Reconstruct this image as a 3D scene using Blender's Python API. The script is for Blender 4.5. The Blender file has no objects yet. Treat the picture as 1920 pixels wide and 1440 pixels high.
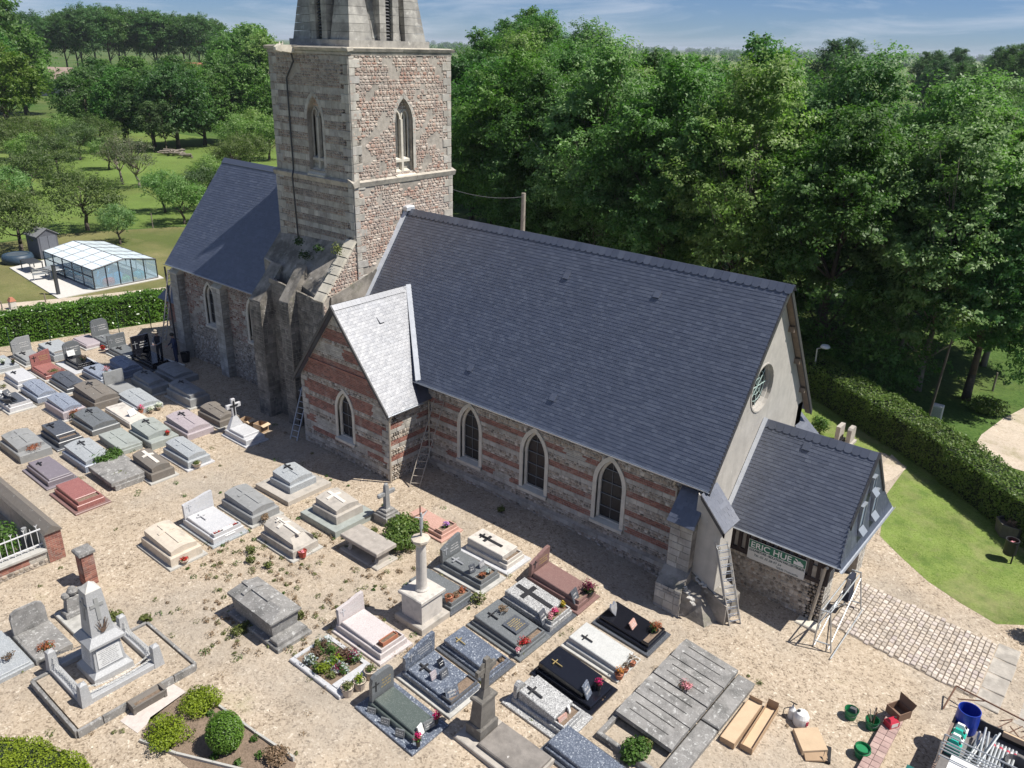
import bpy, bmesh, math, random
import numpy as np
from mathutils import Vector, Matrix, geometry
R=math.radians
random.seed(7); rng=np.random.default_rng(7)
SC=bpy.context.scene; COL=SC.collection
# ---------------------------------------------------------------- camera
F_PX=1529.54; PITCH,ROLL,YAW=R(22.605),R(-1.538),R(39.3386); CAM_H=17.0
def cam_axes():
    cy,sy,cp,sp=math.cos(YAW),math.sin(YAW),math.cos(PITCH),math.sin(PITCH)
    f=Vector((-sy*cp,cy*cp,-sp)); r=Vector((cy,sy,0)); d=f.cross(r)
    return math.cos(ROLL)*r+math.sin(ROLL)*d, -math.sin(ROLL)*r+math.cos(ROLL)*d, f
AX=cam_axes(); CP=Vector((0,0,CAM_H))
cam=bpy.data.cameras.new('camera'); cam.sensor_width=36; cam.lens=36*F_PX/1920; cam.clip_start=.5; cam.clip_end=30000
co=bpy.data.objects.new('camera',cam); COL.objects.link(co)
m=Matrix((AX[0],-AX[1],-AX[2])).transposed().to_4x4(); m.translation=CP; co.matrix_world=m
SC.camera=co
# ---------------------------------------------------------------- sky and sun
SUN=Vector((.535,.325,1)).normalized()
W=bpy.data.worlds.new('World'); SC.world=W; W.use_nodes=True; nt=W.node_tree; nt.nodes.clear()
sky=nt.nodes.new('ShaderNodeTexSky'); sky.sky_type='NISHITA'; sky.sun_disc=False
sky.sun_elevation=math.asin(SUN.z); sky.sun_rotation=math.atan2(SUN.x,SUN.y); sky.altitude=900; sky.ozone_density=3.5; sky.dust_density=.0; sky.air_density=.85
tc=nt.nodes.new('ShaderNodeTexCoord'); mp=nt.nodes.new('ShaderNodeMapping'); mp.inputs['Scale'].default_value=(2.2,2.2,16)
nz=nt.nodes.new('ShaderNodeTexNoise'); nz.inputs['Scale'].default_value=2.3; nz.inputs['Detail'].default_value=7; nz.inputs['Roughness'].default_value=.6; nz.inputs['Distortion'].default_value=.5
rp=nt.nodes.new('ShaderNodeValToRGB'); rp.color_ramp.elements[0].position=.44; rp.color_ramp.elements[1].position=.73
rp.color_ramp.elements[0].color=(0,0,0,1); rp.color_ramp.elements[1].color=(.75,.75,.75,1)
mx=nt.nodes.new('ShaderNodeMix'); mx.data_type='RGBA'
mx.inputs['B'].default_value=(9.5,10.6,12.4,1)
hs=nt.nodes.new('ShaderNodeMix'); hs.data_type='RGBA'; hs.blend_type='MULTIPLY'; hs.inputs['Factor'].default_value=1; hs.inputs['B'].default_value=(.66,.84,1.2,1)
bg=nt.nodes.new('ShaderNodeBackground'); bg.inputs['Strength'].default_value=.05
wo=nt.nodes.new('ShaderNodeOutputWorld'); L=nt.links.new
L(tc.outputs['Generated'],mp.inputs['Vector']); L(mp.outputs[0],nz.inputs['Vector']); L(nz.outputs['Fac'],rp.inputs[0])
L(sky.outputs[0],hs.inputs['A']); L(hs.outputs['Result'],mx.inputs['A']); L(rp.outputs[0],mx.inputs['Factor']); L(mx.outputs['Result'],bg.inputs[0]); L(bg.outputs[0],wo.inputs[0])
sl=bpy.data.lights.new('sun','SUN'); sl.energy=5.0; sl.angle=R(.53); sl.color=(1,.955,.88)
so=bpy.data.objects.new('sun',sl); COL.objects.link(so); so.rotation_euler=SUN.to_track_quat('Z','Y').to_euler(); so.location=(0,0,60)
SC.view_settings.view_transform='Standard'; SC.view_settings.look='None'; SC.view_settings.exposure=.38; SC.view_settings.gamma=1
SC.render.engine='CYCLES'
# ---------------------------------------------------------------- pixel helpers
def zg(x): return -.08*(min(max(x,-15),2)+15)
def ray(u,v): return AX[0]*((u-960)/F_PX)+AX[1]*((v-720)/F_PX)+AX[2]
def gp(u,v):
    d=ray(u,v); t=-CAM_H/d.z
    for i in range(30): t=(zg(d.x*t)-CAM_H)/d.z
    return CP+d*t
def pl(u,v,ax,val):
    d=ray(u,v); return CP+d*((val-CP[ax])/d[ax])
# ---------------------------------------------------------------- materials
MATS={}
def mat(name,base=(.5,.5,.5),var=.18,scale=3.,rough=.85,bump=.25,bscale=30.,island=None,objr=None,dirt=None,speck=None,metal=0.,spec=.5,trans=0.,emit=None,det=4,streak=None,ior=1.5,tree=False):
    if name in MATS: return MATS[name]
    m=bpy.data.materials.new(name); m.use_nodes=True; nt=m.node_tree; nt.nodes.clear(); L=nt.links.new
    def N(t,**k):
        n=nt.nodes.new('ShaderNode'+t)
        for a,b in k.items():
            if a in n.inputs: n.inputs[a].default_value=b
            else: setattr(n,a,b)
        return n
    geo=N('NewGeometry'); out=N('OutputMaterial'); b=N('BsdfPrincipled')
    b.inputs['Roughness'].default_value=rough; b.inputs['Metallic'].default_value=metal; b.inputs['Specular IOR Level'].default_value=spec; b.inputs['IOR'].default_value=ior
    def ramp(cols,fac):
        r=N('ValToRGB'); e=r.color_ramp.elements; n=len(cols)
        while len(e)<n: e.new(.5)
        for i,c in enumerate(cols): e[i].position=i/(n-1) if n>1 else 0; e[i].color=(*c[:3],1)
        L(fac,r.inputs[0]); return r.outputs[0]
    def noise(s,d=det,ro=.6):
        n=N('TexNoise',Scale=s,Detail=d,Roughness=ro); L(geo.outputs['Position'],n.inputs['Vector']); return n.outputs['Fac']
    def mixc(f,a,bb,bt='MIX'):
        x=N('Mix',data_type='RGBA',blend_type=bt)
        for s,v in (('Factor',f),('A',a),('B',bb)):
            i=x.inputs[0] if s=='Factor' else x.inputs[6 if s=='A' else 7]
            if hasattr(v,'links') : L(v,i)
            else: i.default_value=v if s=='Factor' else (*v[:3],1)
        return x.outputs[2]
    def rng_(fac,a,b2,c=0.,d=1.):
        x=N('MapRange'); x.inputs[1].default_value=a; x.inputs[2].default_value=b2; x.inputs[3].default_value=c; x.inputs[4].default_value=d; L(fac,x.inputs[0]); return x.outputs[0]
    if island: col=ramp(island,geo.outputs['Random Per Island'])
    elif objr:
        oi=N('ObjectInfo'); col=ramp(objr,oi.outputs['Random'])
    else:
        rgb=N('RGB'); rgb.outputs[0].default_value=(*base[:3],1); col=rgb.outputs[0]
    if var:
        v=rng_(noise(scale),.25,.75,1-var,1+var); cc=N('CombineXYZ'); [L(v,cc.inputs[i]) for i in range(3)]
        col=mixc(1.,col,cc.outputs[0],'MULTIPLY')
    if tree:
        oi2=N('ObjectInfo'); col=mixc(1.,col,ramp([(.72,.84,.95),(1.0,1.0,1.0),(1.15,1.08,.9),(.85,1.0,.9),(1.1,1.14,1.25)],oi2.outputs['Random']),'MULTIPLY')
    if streak:   # vertical run-off stains: colour, amount
        mpn=N('Mapping'); mpn.inputs['Scale'].default_value=(2.2,2.2,.22); L(geo.outputs['Position'],mpn.inputs['Vector'])
        n=N('TexNoise',Scale=1.3,Detail=5.,Roughness=.65); L(mpn.outputs[0],n.inputs['Vector'])
        col=mixc(rng_(n.outputs['Fac'],.48,.75,0,streak[1]),col,streak[0])
    for dd in (dirt or []):  # (colour, scale, lo, hi, amount)
        col=mixc(rng_(noise(dd[1],6,.65),dd[2],dd[3],0,dd[4]),col,dd[0])
    if speck:    # list of (colour, scale, threshold)
        for sc_,ss,th in speck:
            vo=N('TexVoronoi',Scale=ss); L(geo.outputs['Position'],vo.inputs['Vector'])
            sp=N('SeparateColor'); L(vo.outputs['Color'],sp.inputs[0])
            col=mixc(rng_(sp.outputs[0],th,th+.03),col,sc_)
    L(col,b.inputs['Base Color'])
    if bump:
        bp=N('Bump',Strength=bump,Distance=.02); L(noise(bscale,5,.65),bp.inputs['Height']); L(bp.outputs[0],b.inputs['Normal'])
    sh=b.outputs[0]
    if trans:
        t=N('BsdfTranslucent'); br=mixc(1.,col,(1.05,1.45,.62),'MULTIPLY'); L(br,t.inputs[0]); ms=N('MixShader'); ms.inputs[0].default_value=trans
        L(b.outputs[0],ms.inputs[1]); L(t.outputs[0],ms.inputs[2]); sh=ms.outputs[0]
    L(sh,out.inputs[0]); MATS[name]=m; return m
# ---------------------------------------------------------------- mesh builder
def npmesh(name,V,Fq,n=4):
    me=bpy.data.meshes.new(name); V=np.asarray(V,np.float32); Fq=np.asarray(Fq,np.int32)
    me.vertices.add(len(V)); me.vertices.foreach_set('co',V.ravel())
    me.loops.add(Fq.size); me.loops.foreach_set('vertex_index',Fq.ravel())
    me.polygons.add(len(Fq)); me.polygons.foreach_set('loop_start',np.arange(0,Fq.size,n,dtype=np.int32)); me.polygons.foreach_set('loop_total',np.full(len(Fq),n,np.int32))
    me.update(); me.validate(); return me
def link(o,parent=None,kind=None,label=None,cat=None,group=None,loc=None):
    COL.objects.link(o)
    if parent is not None:
        o.parent=parent
        if parent.get('_w'): o.matrix_parent_inverse=Matrix.Translation(-Vector(parent['_w']))
    if loc is not None: o.location=loc
    if kind: o['kind']=kind
    if label: o['label']=label
    if cat: o['category']=cat
    if group: o['group']=group
    return o
def thing(name,label,cat,loc,rz=0,group=None):
    o=bpy.data.objects.new(name,None); o.empty_display_size=.2; link(o,None,None,label,cat,group); o.location=loc; o.rotation_euler=(0,0,rz); return o
def wthing(name,label,cat,loc,group=None):     # a thing whose parts are written in world coordinates
    o=thing(name,label,cat,loc,0,group); o['_w']=tuple(loc); return o
class MB:
    def __init__(s): s.v=[]; s.f=[]
    def add(s,vs,fs):
        k=len(s.v); s.v+= [tuple(a) for a in vs]; s.f+=[tuple(i+k for i in f) for f in fs]; return s
    def hexa(s,p): return s.add(p,[(0,3,2,1),(4,5,6,7),(0,1,5,4),(1,2,6,5),(2,3,7,6),(3,0,4,7)])
    def box(s,x0,x1,y0,y1,z0,z1): return s.hexa([(x0,y0,z0),(x1,y0,z0),(x1,y1,z0),(x0,y1,z0),(x0,y0,z1),(x1,y0,z1),(x1,y1,z1),(x0,y1,z1)])
    def cbox(s,x0,x1,y0,y1,z0,z1,c=.015,zt=None):   # box with chamfered top edges; zt=(z at x0, z at x1) for a sloped top
        a,b=zt or (z1,z1)
        p=[(x0,y0,z0),(x1,y0,z0),(x1,y1,z0),(x0,y1,z0),(x0,y0,a-c),(x1,y0,b-c),(x1,y1,b-c),(x0,y1,a-c),(x0+c,y0+c,a),(x1-c,y0+c,b),(x1-c,y1-c,b),(x0+c,y1-c,a)]
        return s.add(p,[(0,3,2,1),(0,1,5,4),(1,2,6,5),(2,3,7,6),(3,0,4,7),(4,5,9,8),(5,6,10,9),(6,7,11,10),(7,4,8,11),(8,9,10,11)])
    def tube(s,a,b,r0,r1=None,n=8,cap=True):
        a=Vector(a); b=Vector(b); r1=r0 if r1 is None else r1; d=(b-a); q=d.to_track_quat('Z','Y') if d.length>1e-6 else None
        e1=q@Vector((1,0,0)); e2=q@Vector((0,1,0)); vs=[]
        for p,r in ((a,r0),(b,r1)):
            for i in range(n):
                t=2*math.pi*i/n; vs.append(p+e1*(r*math.cos(t))+e2*(r*math.sin(t)))
        fs=[(i,(i+1)%n,n+(i+1)%n,n+i) for i in range(n)]
        if cap: fs+=[tuple(range(n-1,-1,-1)),tuple(range(n,2*n))]
        return s.add(vs,fs)
    def path(s,pts,r,n=6):
        for a,b in zip(pts[:-1],pts[1:]): s.tube(a,b,r,n=n)
        return s
    def lathe(s,prof,c=(0,0,0),n=16,sx=1,sy=1):
        vs=[];fs=[]
        for r,z in prof:
            for i in range(n):
                t=2*math.pi*i/n; vs.append((c[0]+r*sx*math.cos(t),c[1]+r*sy*math.sin(t),c[2]+z))
        for k in range(len(prof)-1):
            for i in range(n): fs.append((k*n+i,k*n+(i+1)%n,(k+1)*n+(i+1)%n,(k+1)*n+i))
        if prof[0][0]>1e-4: fs.append(tuple(range(n-1,-1,-1)))
        if prof[-1][0]>1e-4: fs.append(tuple(range((len(prof)-1)*n,len(prof)*n)))
        return s.add(vs,fs)
    def prism(s,poly,fn,d0,d1):   # poly in (a,b); fn(a,b,d)->xyz
        n=len(poly); vs=[fn(a,b,d0) for a,b in poly]+[fn(a,b,d1) for a,b in poly]
        return s.add(vs,[tuple(range(n-1,-1,-1)),tuple(range(n,2*n))]+[(i,(i+1)%n,n+(i+1)%n,n+i) for i in range(n)])
    def quad(s,*p): return s.add(p,[tuple(range(len(p)))])
    def mesh(s,name,smooth=False,fix=True):
        me=bpy.data.meshes.new(name); me.from_pydata(s.v,[],s.f); me.update()
        if fix:
            bm=bmesh.new(); bm.from_mesh(me); bmesh.ops.recalc_face_normals(bm,faces=bm.faces); bm.to_mesh(me); bm.free()
        if smooth:
            for p in me.polygons: p.use_smooth=True
        return me
    def build(s,name,m,parent=None,smooth=False,fix=True,**k):
        me=s.mesh(name,smooth,fix); me.materials.append(m); return link(bpy.data.objects.new(name,me),parent,**k)
def mesh_obj(name,me,parent=None,**k): return link(bpy.data.objects.new(name,me),parent,**k)
def copy_tree(o,parent=None,loc=None,rz=None,scale=None,label=None,group=None):
    c=o.copy(); COL.objects.link(c); c.parent=parent
    if loc is not None: c.location=loc
    if rz is not None: c.rotation_euler=(0,0,rz)
    if scale is not None: c.scale=(scale,)*3 if not isinstance(scale,tuple) else scale
    if label: c['label']=label
    if group: c['group']=group
    for ch in o.children: copy_tree(ch,c)
    return c
UNIT={}
def unit_block(m):
    if m.name not in UNIT:
        c=.04
        p=[(-.5,-.5,-.5),(.5,-.5,-.5),(.5,-.5,.5),(-.5,-.5,.5),(-.5,.3,-.5),(.5,.3,-.5),(.5,.3,.5),(-.5,.3,.5),(-.5+c,.5,-.5+c),(.5-c,.5,-.5+c),(.5-c,.5,.5-c),(-.5+c,.5,.5-c)]
        b=MB(); b.add(p,[(0,1,5,4),(1,2,6,5),(2,3,7,6),(3,0,4,7),(4,5,9,8),(5,6,10,9),(6,7,11,10),(7,4,8,11),(8,9,10,11)])
        UNIT[m.name]=b.mesh('stone_block'); UNIT[m.name].materials.append(m)
    return UNIT[m.name]
# ================================================================ materials
LICH=((.62,.62,.58),5.,.56,.66,.7); MOSS=((.10,.115,.05),1.4,.56,.72,.55); SOOT=((.07,.065,.06),.9,.5,.7,.6)
M_mortar=mat('mortar',(.40,.36,.31),.22,6,.95,.5,45,dirt=[SOOT])
M_flint=mat('flint',rough=.6,bump=.3,bscale=40,island=[(.12,.105,.09),(.34,.28,.22),(.46,.40,.33),(.2,.165,.13),(.62,.57,.5),(.3,.22,.16)],dirt=[((.30,.28,.25),2.,.5,.75,.5)])
M_rubble=mat('rubble',rough=.8,bump=.35,bscale=40,island=[(.50,.385,.31),(.38,.235,.18),(.58,.49,.41),(.34,.27,.23),(.46,.35,.285),(.64,.56,.48),(.28,.185,.145)],dirt=[((.37,.32,.28),.75,.50,.64,.75),((.40,.20,.145),.9,.55,.68,.65),((.20,.185,.175),2.6,.58,.68,.6)])
M_brick=mat('brick',rough=.85,bump=.3,bscale=50,island=[(.28,.115,.082),(.21,.085,.065),(.35,.165,.12),(.25,.105,.08),(.16,.075,.06)],dirt=[((.34,.28,.24),1.7,.54,.70,.65)])
M_ashlar=mat('ashlar',rough=.88,bump=.35,bscale=25,objr=[(.46,.43,.37),(.38,.36,.32),(.54,.51,.45),(.42,.40,.37)],dirt=[((.20,.175,.15),1.3,.48,.68,.65),((.62,.59,.53),2.7,.6,.7,.5)],streak=((.14,.13,.12),.5))  # dirt and streaks made stronger to put the tower front's shade into the colour
M_ashlar_i=mat("ashlar_joined",rough=.88,bump=.35,bscale=25,island=[(.46,.43,.37),(.38,.36,.32),(.54,.51,.45),(.42,.40,.37)],dirt=[((.20,.175,.15),1.3,.48,.68,.65),((.62,.59,.53),2.7,.6,.7,.5)],streak=((.14,.13,.12),.5))  # joined copy of ashlar, same shade of the tower front in its dirt
M_spire=mat('spire_stone',rough=.9,bump=.4,bscale=22,island=[(.40,.385,.35),(.33,.315,.285),(.45,.43,.39)],dirt=[((.17,.163,.155),1.3,.44,.62,.75),((.64,.62,.56),3.,.58,.68,.5)],streak=((.19,.185,.18),.5))
M_render=mat('gable_render',(.44,.415,.375),.14,2.2,.93,.45,40,dirt=[((.70,.68,.64),7.,.66,.72,.6),((.30,.285,.26),.7,.5,.75,.4)],streak=((.27,.25,.23),.4))
M_oldrender=mat('weathered_render',(.33,.30,.26),.28,1.8,.95,.6,18,dirt=[((.10,.092,.08),1.1,.42,.62,.85),((.58,.55,.5),3.2,.6,.7,.6),MOSS])
M_trim=mat('limestone_trim',(.60,.56,.48),.14,4,.85,.25,30,dirt=[((.33,.31,.28),1.8,.55,.75,.5)])
M_coping=mat('coping_stone',(.62,.57,.47),.2,3,.88,.4,25,dirt=[((.25,.24,.22),1.8,.52,.7,.6)])
M_slate=mat('slate',rough=.47,bump=.1,bscale=60,spec=1.,ior=1.8,var=.12,scale=1.2,island=[(.030,.041,.072),(.046,.058,.094),(.038,.049,.082),(.066,.080,.118),(.034,.045,.077)])
M_slate_o=mat('slate_single',rough=.47,bump=.1,bscale=60,spec=1.,ior=1.8,var=.12,scale=1.2,objr=[(.030,.041,.072),(.046,.058,.094),(.038,.049,.082),(.066,.080,.118),(.034,.045,.077)])
M_zinc=mat('zinc',(.50,.53,.57),.1,5,.38,.05,20,metal=.6)
M_lead=mat('lead_flashing',(.62,.64,.67),.12,4,.45,.1,20,metal=.35)
M_pvc=mat('weathered_pipe',(.42,.37,.30),.15,6,.6,.1)
M_darkpipe=mat('dark_pipe',(.05,.05,.055),.2,6,.5,.1)
M_glass=mat('leaded_glass',(.016,.018,.024),.5,9,.3,.35,14,spec=.25)
M_bar=mat('glazing_bar',(.20,.21,.22),.1,6,.5,.1)
M_louvre=mat('louvre',(.10,.10,.105),.15,6,.7,.2)
M_timber=mat('dark_timber',(.030,.020,.020),.3,8,.75,.3,30)
M_wood=mat('old_soffit_wood',(.20,.155,.115),.25,7,.85,.3,30)
M_plaster=mat('timber_infill_plaster',(.34,.31,.28),.12,5,.9,.2)
M_soot_b=mat('sooty_block',rough=.92,bump=.4,bscale=22,objr=[(.22,.20,.175),(.31,.285,.25),(.16,.15,.135),(.36,.33,.285)],dirt=[((.07,.066,.06),.9,.45,.62,.8),((.45,.43,.39),2.6,.62,.7,.6)],streak=((.07,.066,.06),.6))
M_soot_i=mat('sooty_stone',rough=.92,bump=.4,bscale=22,island=[(.22,.20,.175),(.31,.285,.25),(.16,.15,.135),(.36,.33,.285)],dirt=[((.07,.066,.06),.9,.45,.62,.8),((.45,.43,.39),2.6,.62,.7,.6)],streak=((.07,.066,.06),.6))
M_chmix=mat('chancel_mixed_stone',rough=.85,bump=.35,bscale=40,island=[(.26,.115,.08),(.42,.37,.31),(.20,.085,.065),(.36,.31,.26),(.30,.15,.11),(.5,.45,.39)],dirt=[((.22,.195,.17),1.2,.47,.66,.6)])
SOOTM={'block':M_soot_b,'smallstone':M_soot_i,'ashlar':M_soot_i}
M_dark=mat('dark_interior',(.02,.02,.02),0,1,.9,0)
# ================================================================ masonry
def spans(poly,v):
    xs=[]; n=len(poly)
    for i in range(n):
        a,b=poly[i],poly[(i+1)%n]
        if (a[1]<=v)!=(b[1]<=v): xs.append(a[0]+(v-a[1])/(b[1]-a[1])*(b[0]-a[0]))
    xs.sort(); return list(zip(xs[::2],xs[1::2]))
def course_segments(outline,holes,v0,v1):
    vs=[v0+.01,(v0+v1)/2,v1-.01]; o=None
    for v in vs:
        s=spans(outline,v)
        if not s: return []
        s=(s[0][0],s[-1][1]); o=s if o is None else (max(o[0],s[0]),min(o[1],s[1]))
    segs=[o]
    for h in holes:
        hs=[x for v in vs for x in spans(h,v)]
        if not hs: continue
        a=min(x[0] for x in hs); b=max(x[1] for x in hs); ns=[]
        for s in segs:
            if b<=s[0] or a>=s[1]: ns.append(s); continue
            if a>s[0]: ns.append((s[0],a))
            if b<s[1]: ns.append((b,s[1]))
        segs=ns
    return [s for s in segs if s[1]-s[0]>.03]
KINDS={'brick':(.075,.20,.23,.006),'flint':(.10,.09,.2,.022),'rubble':(.12,.08,.3,.024),'ashlar':(.26,.32,.62,.012),'smallstone':(.16,.16,.34,.012),'cobblestone':(.115,.10,.17,.024)}
def masonry(name,parent,O,U,Nn,outline,bands,holes=(),mats=None,thick=.5,reveal=.28,back=None,single=True,quoin=None,bandpatch=True):
    """one wall: mortar core with real openings, then each brick, flint and stone laid on it"""
    O=Vector(O); U=Vector(U).normalized(); Nn=Vector(Nn).normalized(); V=Vector((0,0,1))
    P=lambda u,v,d=0: O+U*u+V*v+Nn*d
    mats=mats or {}
    b=MB(); rings=[list(outline)]+[list(h) for h in holes]
    flat=[p for r in rings for p in r]; tri=geometry.tessellate_polygon([[Vector((a,c,0)) for a,c in r] for r in rings])
    b.add([P(u,v) for u,v in flat],[tuple(t) for t in tri])
    for h in holes:
        n=len(h); b.add([P(u,v) for u,v in h]+[P(u,v,-reveal) for u,v in h],[(i,(i+1)%n,n+(i+1)%n,n+i) for i in range(n)])
    n=len(outline); b.add([P(u,v) for u,v in outline]+[P(u,v,-thick) for u,v in outline],[(i,(i+1)%n,n+(i+1)%n,n+i) for i in range(n)])
    w=b.build(name,back or M_mortar,parent)
    acc={}; cnt=0
    rot=Matrix((U,Nn,V)).transposed().to_4x4()
    for v0,v1,kind in bands:
        ch,l0,l1,pr=KINDS[kind]; nrow=max(1,round((v1-v0)/ch)); rh=(v1-v0)/nrow
        cuts=[v0+(r+(random.uniform(-.42,.42) if 0<r<nrow and kind in('flint','rubble','smallstone','cobblestone') else 0))*rh for r in range(nrow+1)]
        for r in range(nrow):
            a,c=cuts[r],cuts[r+1]; rh=c-a
            for s0,s1 in course_segments(outline,holes,a,c):
                u=s0+.004; first=True
                while u<s1-.02:
                    l=random.uniform(l0,l1)
                    if kind=='brick' and first and r%2: l*=.5
                    first=False
                    if u+l>s1-l0*.5: l=s1-u-.003
                    k=kind
                    if quoin and kind in('flint','rubble','brick') and (u-s0<.02 or s1-u-l<.02) and r%2==0: pass
                    if kind=='brick' and bandpatch and hash((int(v0*50),int((u+2*math.sin(v0*9))/.9)))%10<1: k='smallstone'
                    if kind=='rubble' and (hash((int(a*1.6+math.sin(u*2.3)),int(u*1.4+math.sin(a*3.1)),len(name)))%100<13 or random.random()<.03): u+=l; continue
                    j=random.uniform(-.3,.6)*pr
                    g=.004 if kind in('brick','ashlar') else .010
                    if kind in('ashlar','smallstone') and single and cnt<300 and l>.2:
                        o=bpy.data.objects.new('stone_block',unit_block(mats.get('block',M_ashlar)))
                        mm=rot@Matrix.Diagonal((l-2*g,.10,rh-2*g,1)); mm.translation=P(u+l/2,(a+c)/2,-.05+pr+j)
                        link(o,w); o.matrix_basis=mm; cnt+=1
                        acc.setdefault('_s',o)
                    else:
                        q=acc.setdefault(k,MB()); d=pr+j
                        if kind in('flint','rubble','cobblestone'):
                            cu,cv=u+l/2,(a+c)/2; ru,rv=l/2-g*.6,rh/2-g*.5; n=6; t0=random.uniform(0,1)
                            an=[(i+t0)*math.pi/3 for i in range(n)]; rr=[random.uniform(.88,1.12) for i in range(n)]
                            lo=[P(cu+max(-1,min(1,1.15*math.cos(t)*k2))*ru,cv+max(-1,min(1,1.15*math.sin(t)*k2))*rv,.0) for t,k2 in zip(an,rr)]
                            hi=[P(cu+.72*math.cos(t)*ru*k2,cv+.72*math.sin(t)*rv*k2,d) for t,k2 in zip(an,rr)]
                            q.add(lo+hi,[tuple(range(n,2*n))]+[(i,(i+1)%n,n+(i+1)%n,n+i) for i in range(n)])
                        else:
                            e=.006
                            p=[P(u+g,a+g,0),P(u+l-g,a+g,0),P(u+l-g,c-g,0),P(u+g,c-g,0),P(u+g+e,a+g+e,d),P(u+l-g-e,a+g+e,d),P(u+l-g-e,c-g-e,d),P(u+g+e,c-g-e,d)]
                            q.add(p,[(4,5,6,7),(0,1,5,4),(1,2,6,5),(2,3,7,6),(3,0,4,7)])
                    u+=l
    DM={'brick':M_brick,'flint':M_flint,'rubble':M_rubble,'ashlar':M_ashlar_i,'smallstone':M_ashlar_i,'cobblestone':M_flint}
    nm={'brick':'brickwork','flint':'flintwork','rubble':'rubble_stones','ashlar':'small_ashlar','smallstone':'small_stonework','cobblestone':'flint_cobbles'}
    for k,q in acc.items():
        if k!='_s': o=q.build(nm[k],mats.get(k,DM[k]),w,kind='stuff')
    return w
def blockrow(parent,P,U,Nn,items):      # single stones: (u centre, v centre, length, height, proud)
    rot=Matrix((Vector(U),Vector(Nn),Vector((0,0,1)))).transposed().to_4x4()
    for u,v,l,h,d in items:
        o=bpy.data.objects.new('stone_block',unit_block(M_ashlar)); mm=rot@Matrix.Diagonal((l,.12,h,1)); mm.translation=P(u,v,d-.06); link(o,parent); o.matrix_basis=mm
def quoins(parent,O,U,Nn,u,v0,v1,side,h=.3,lmin=.3,lmax=.6,proud=.03):
    O=Vector(O); U=Vector(U); Nn=Vector(Nn); P=lambda a,b,d:O+U*a+Vector((0,0,1))*b+Nn*d
    it=[]; v=v0; k=0
    while v<v1-.1:
        hh=min(random.uniform(.85,1.15)*h,v1-v); l=(lmax if k%2 else lmin)*random.uniform(.9,1.1); it.append((u+side*l/2,v+hh/2,l,hh-.012,proud)); v+=hh; k+=1
    blockrow(parent,P,U,Nn,it)
def lancet(uc,w,v0,v1,n=7):
    sp=v1-.95*w; r=w*1.03; pts=[(uc-w/2,v0),(uc+w/2,v0)]
    for i in range(n+1):
        t=i/n; a=t*math.acos(1-.5/1.03); pts.append((uc+w/2-r+r*math.cos(a),sp+(v1-sp)*math.sin(a)/math.sin(math.acos(1-.5/1.03))))
    for i in range(n-1,-1,-1):
        t=i/n; a=t*math.acos(1-.5/1.03); pts.append((uc-w/2+r-r*math.cos(a),sp+(v1-sp)*math.sin(a)/math.sin(math.acos(1-.5/1.03))))
    return pts
def offset_poly(p,d):
    c=(sum(a for a,b in p)/len(p),sum(b for a,b in p)/len(p)); out=[]; n=len(p)
    for i in range(n):
        a=Vector(p[i-1]); b=Vector(p[i]); c2=Vector(p[(i+1)%n]); e1=(b-a); e2=(c2-b)
        if e1.length<1e-6: e1=e2
        if e2.length<1e-6: e2=e1
        n1=Vector((e1.y,-e1.x)).normalized(); n2=Vector((e2.y,-e2.x)).normalized(); k=(n1+n2); k=k.normalized()*min(1.6,1/max(.4,k.normalized().dot(n1))); out.append((b.x+k.x*d,b.y+k.y*d))
    return out
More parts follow.
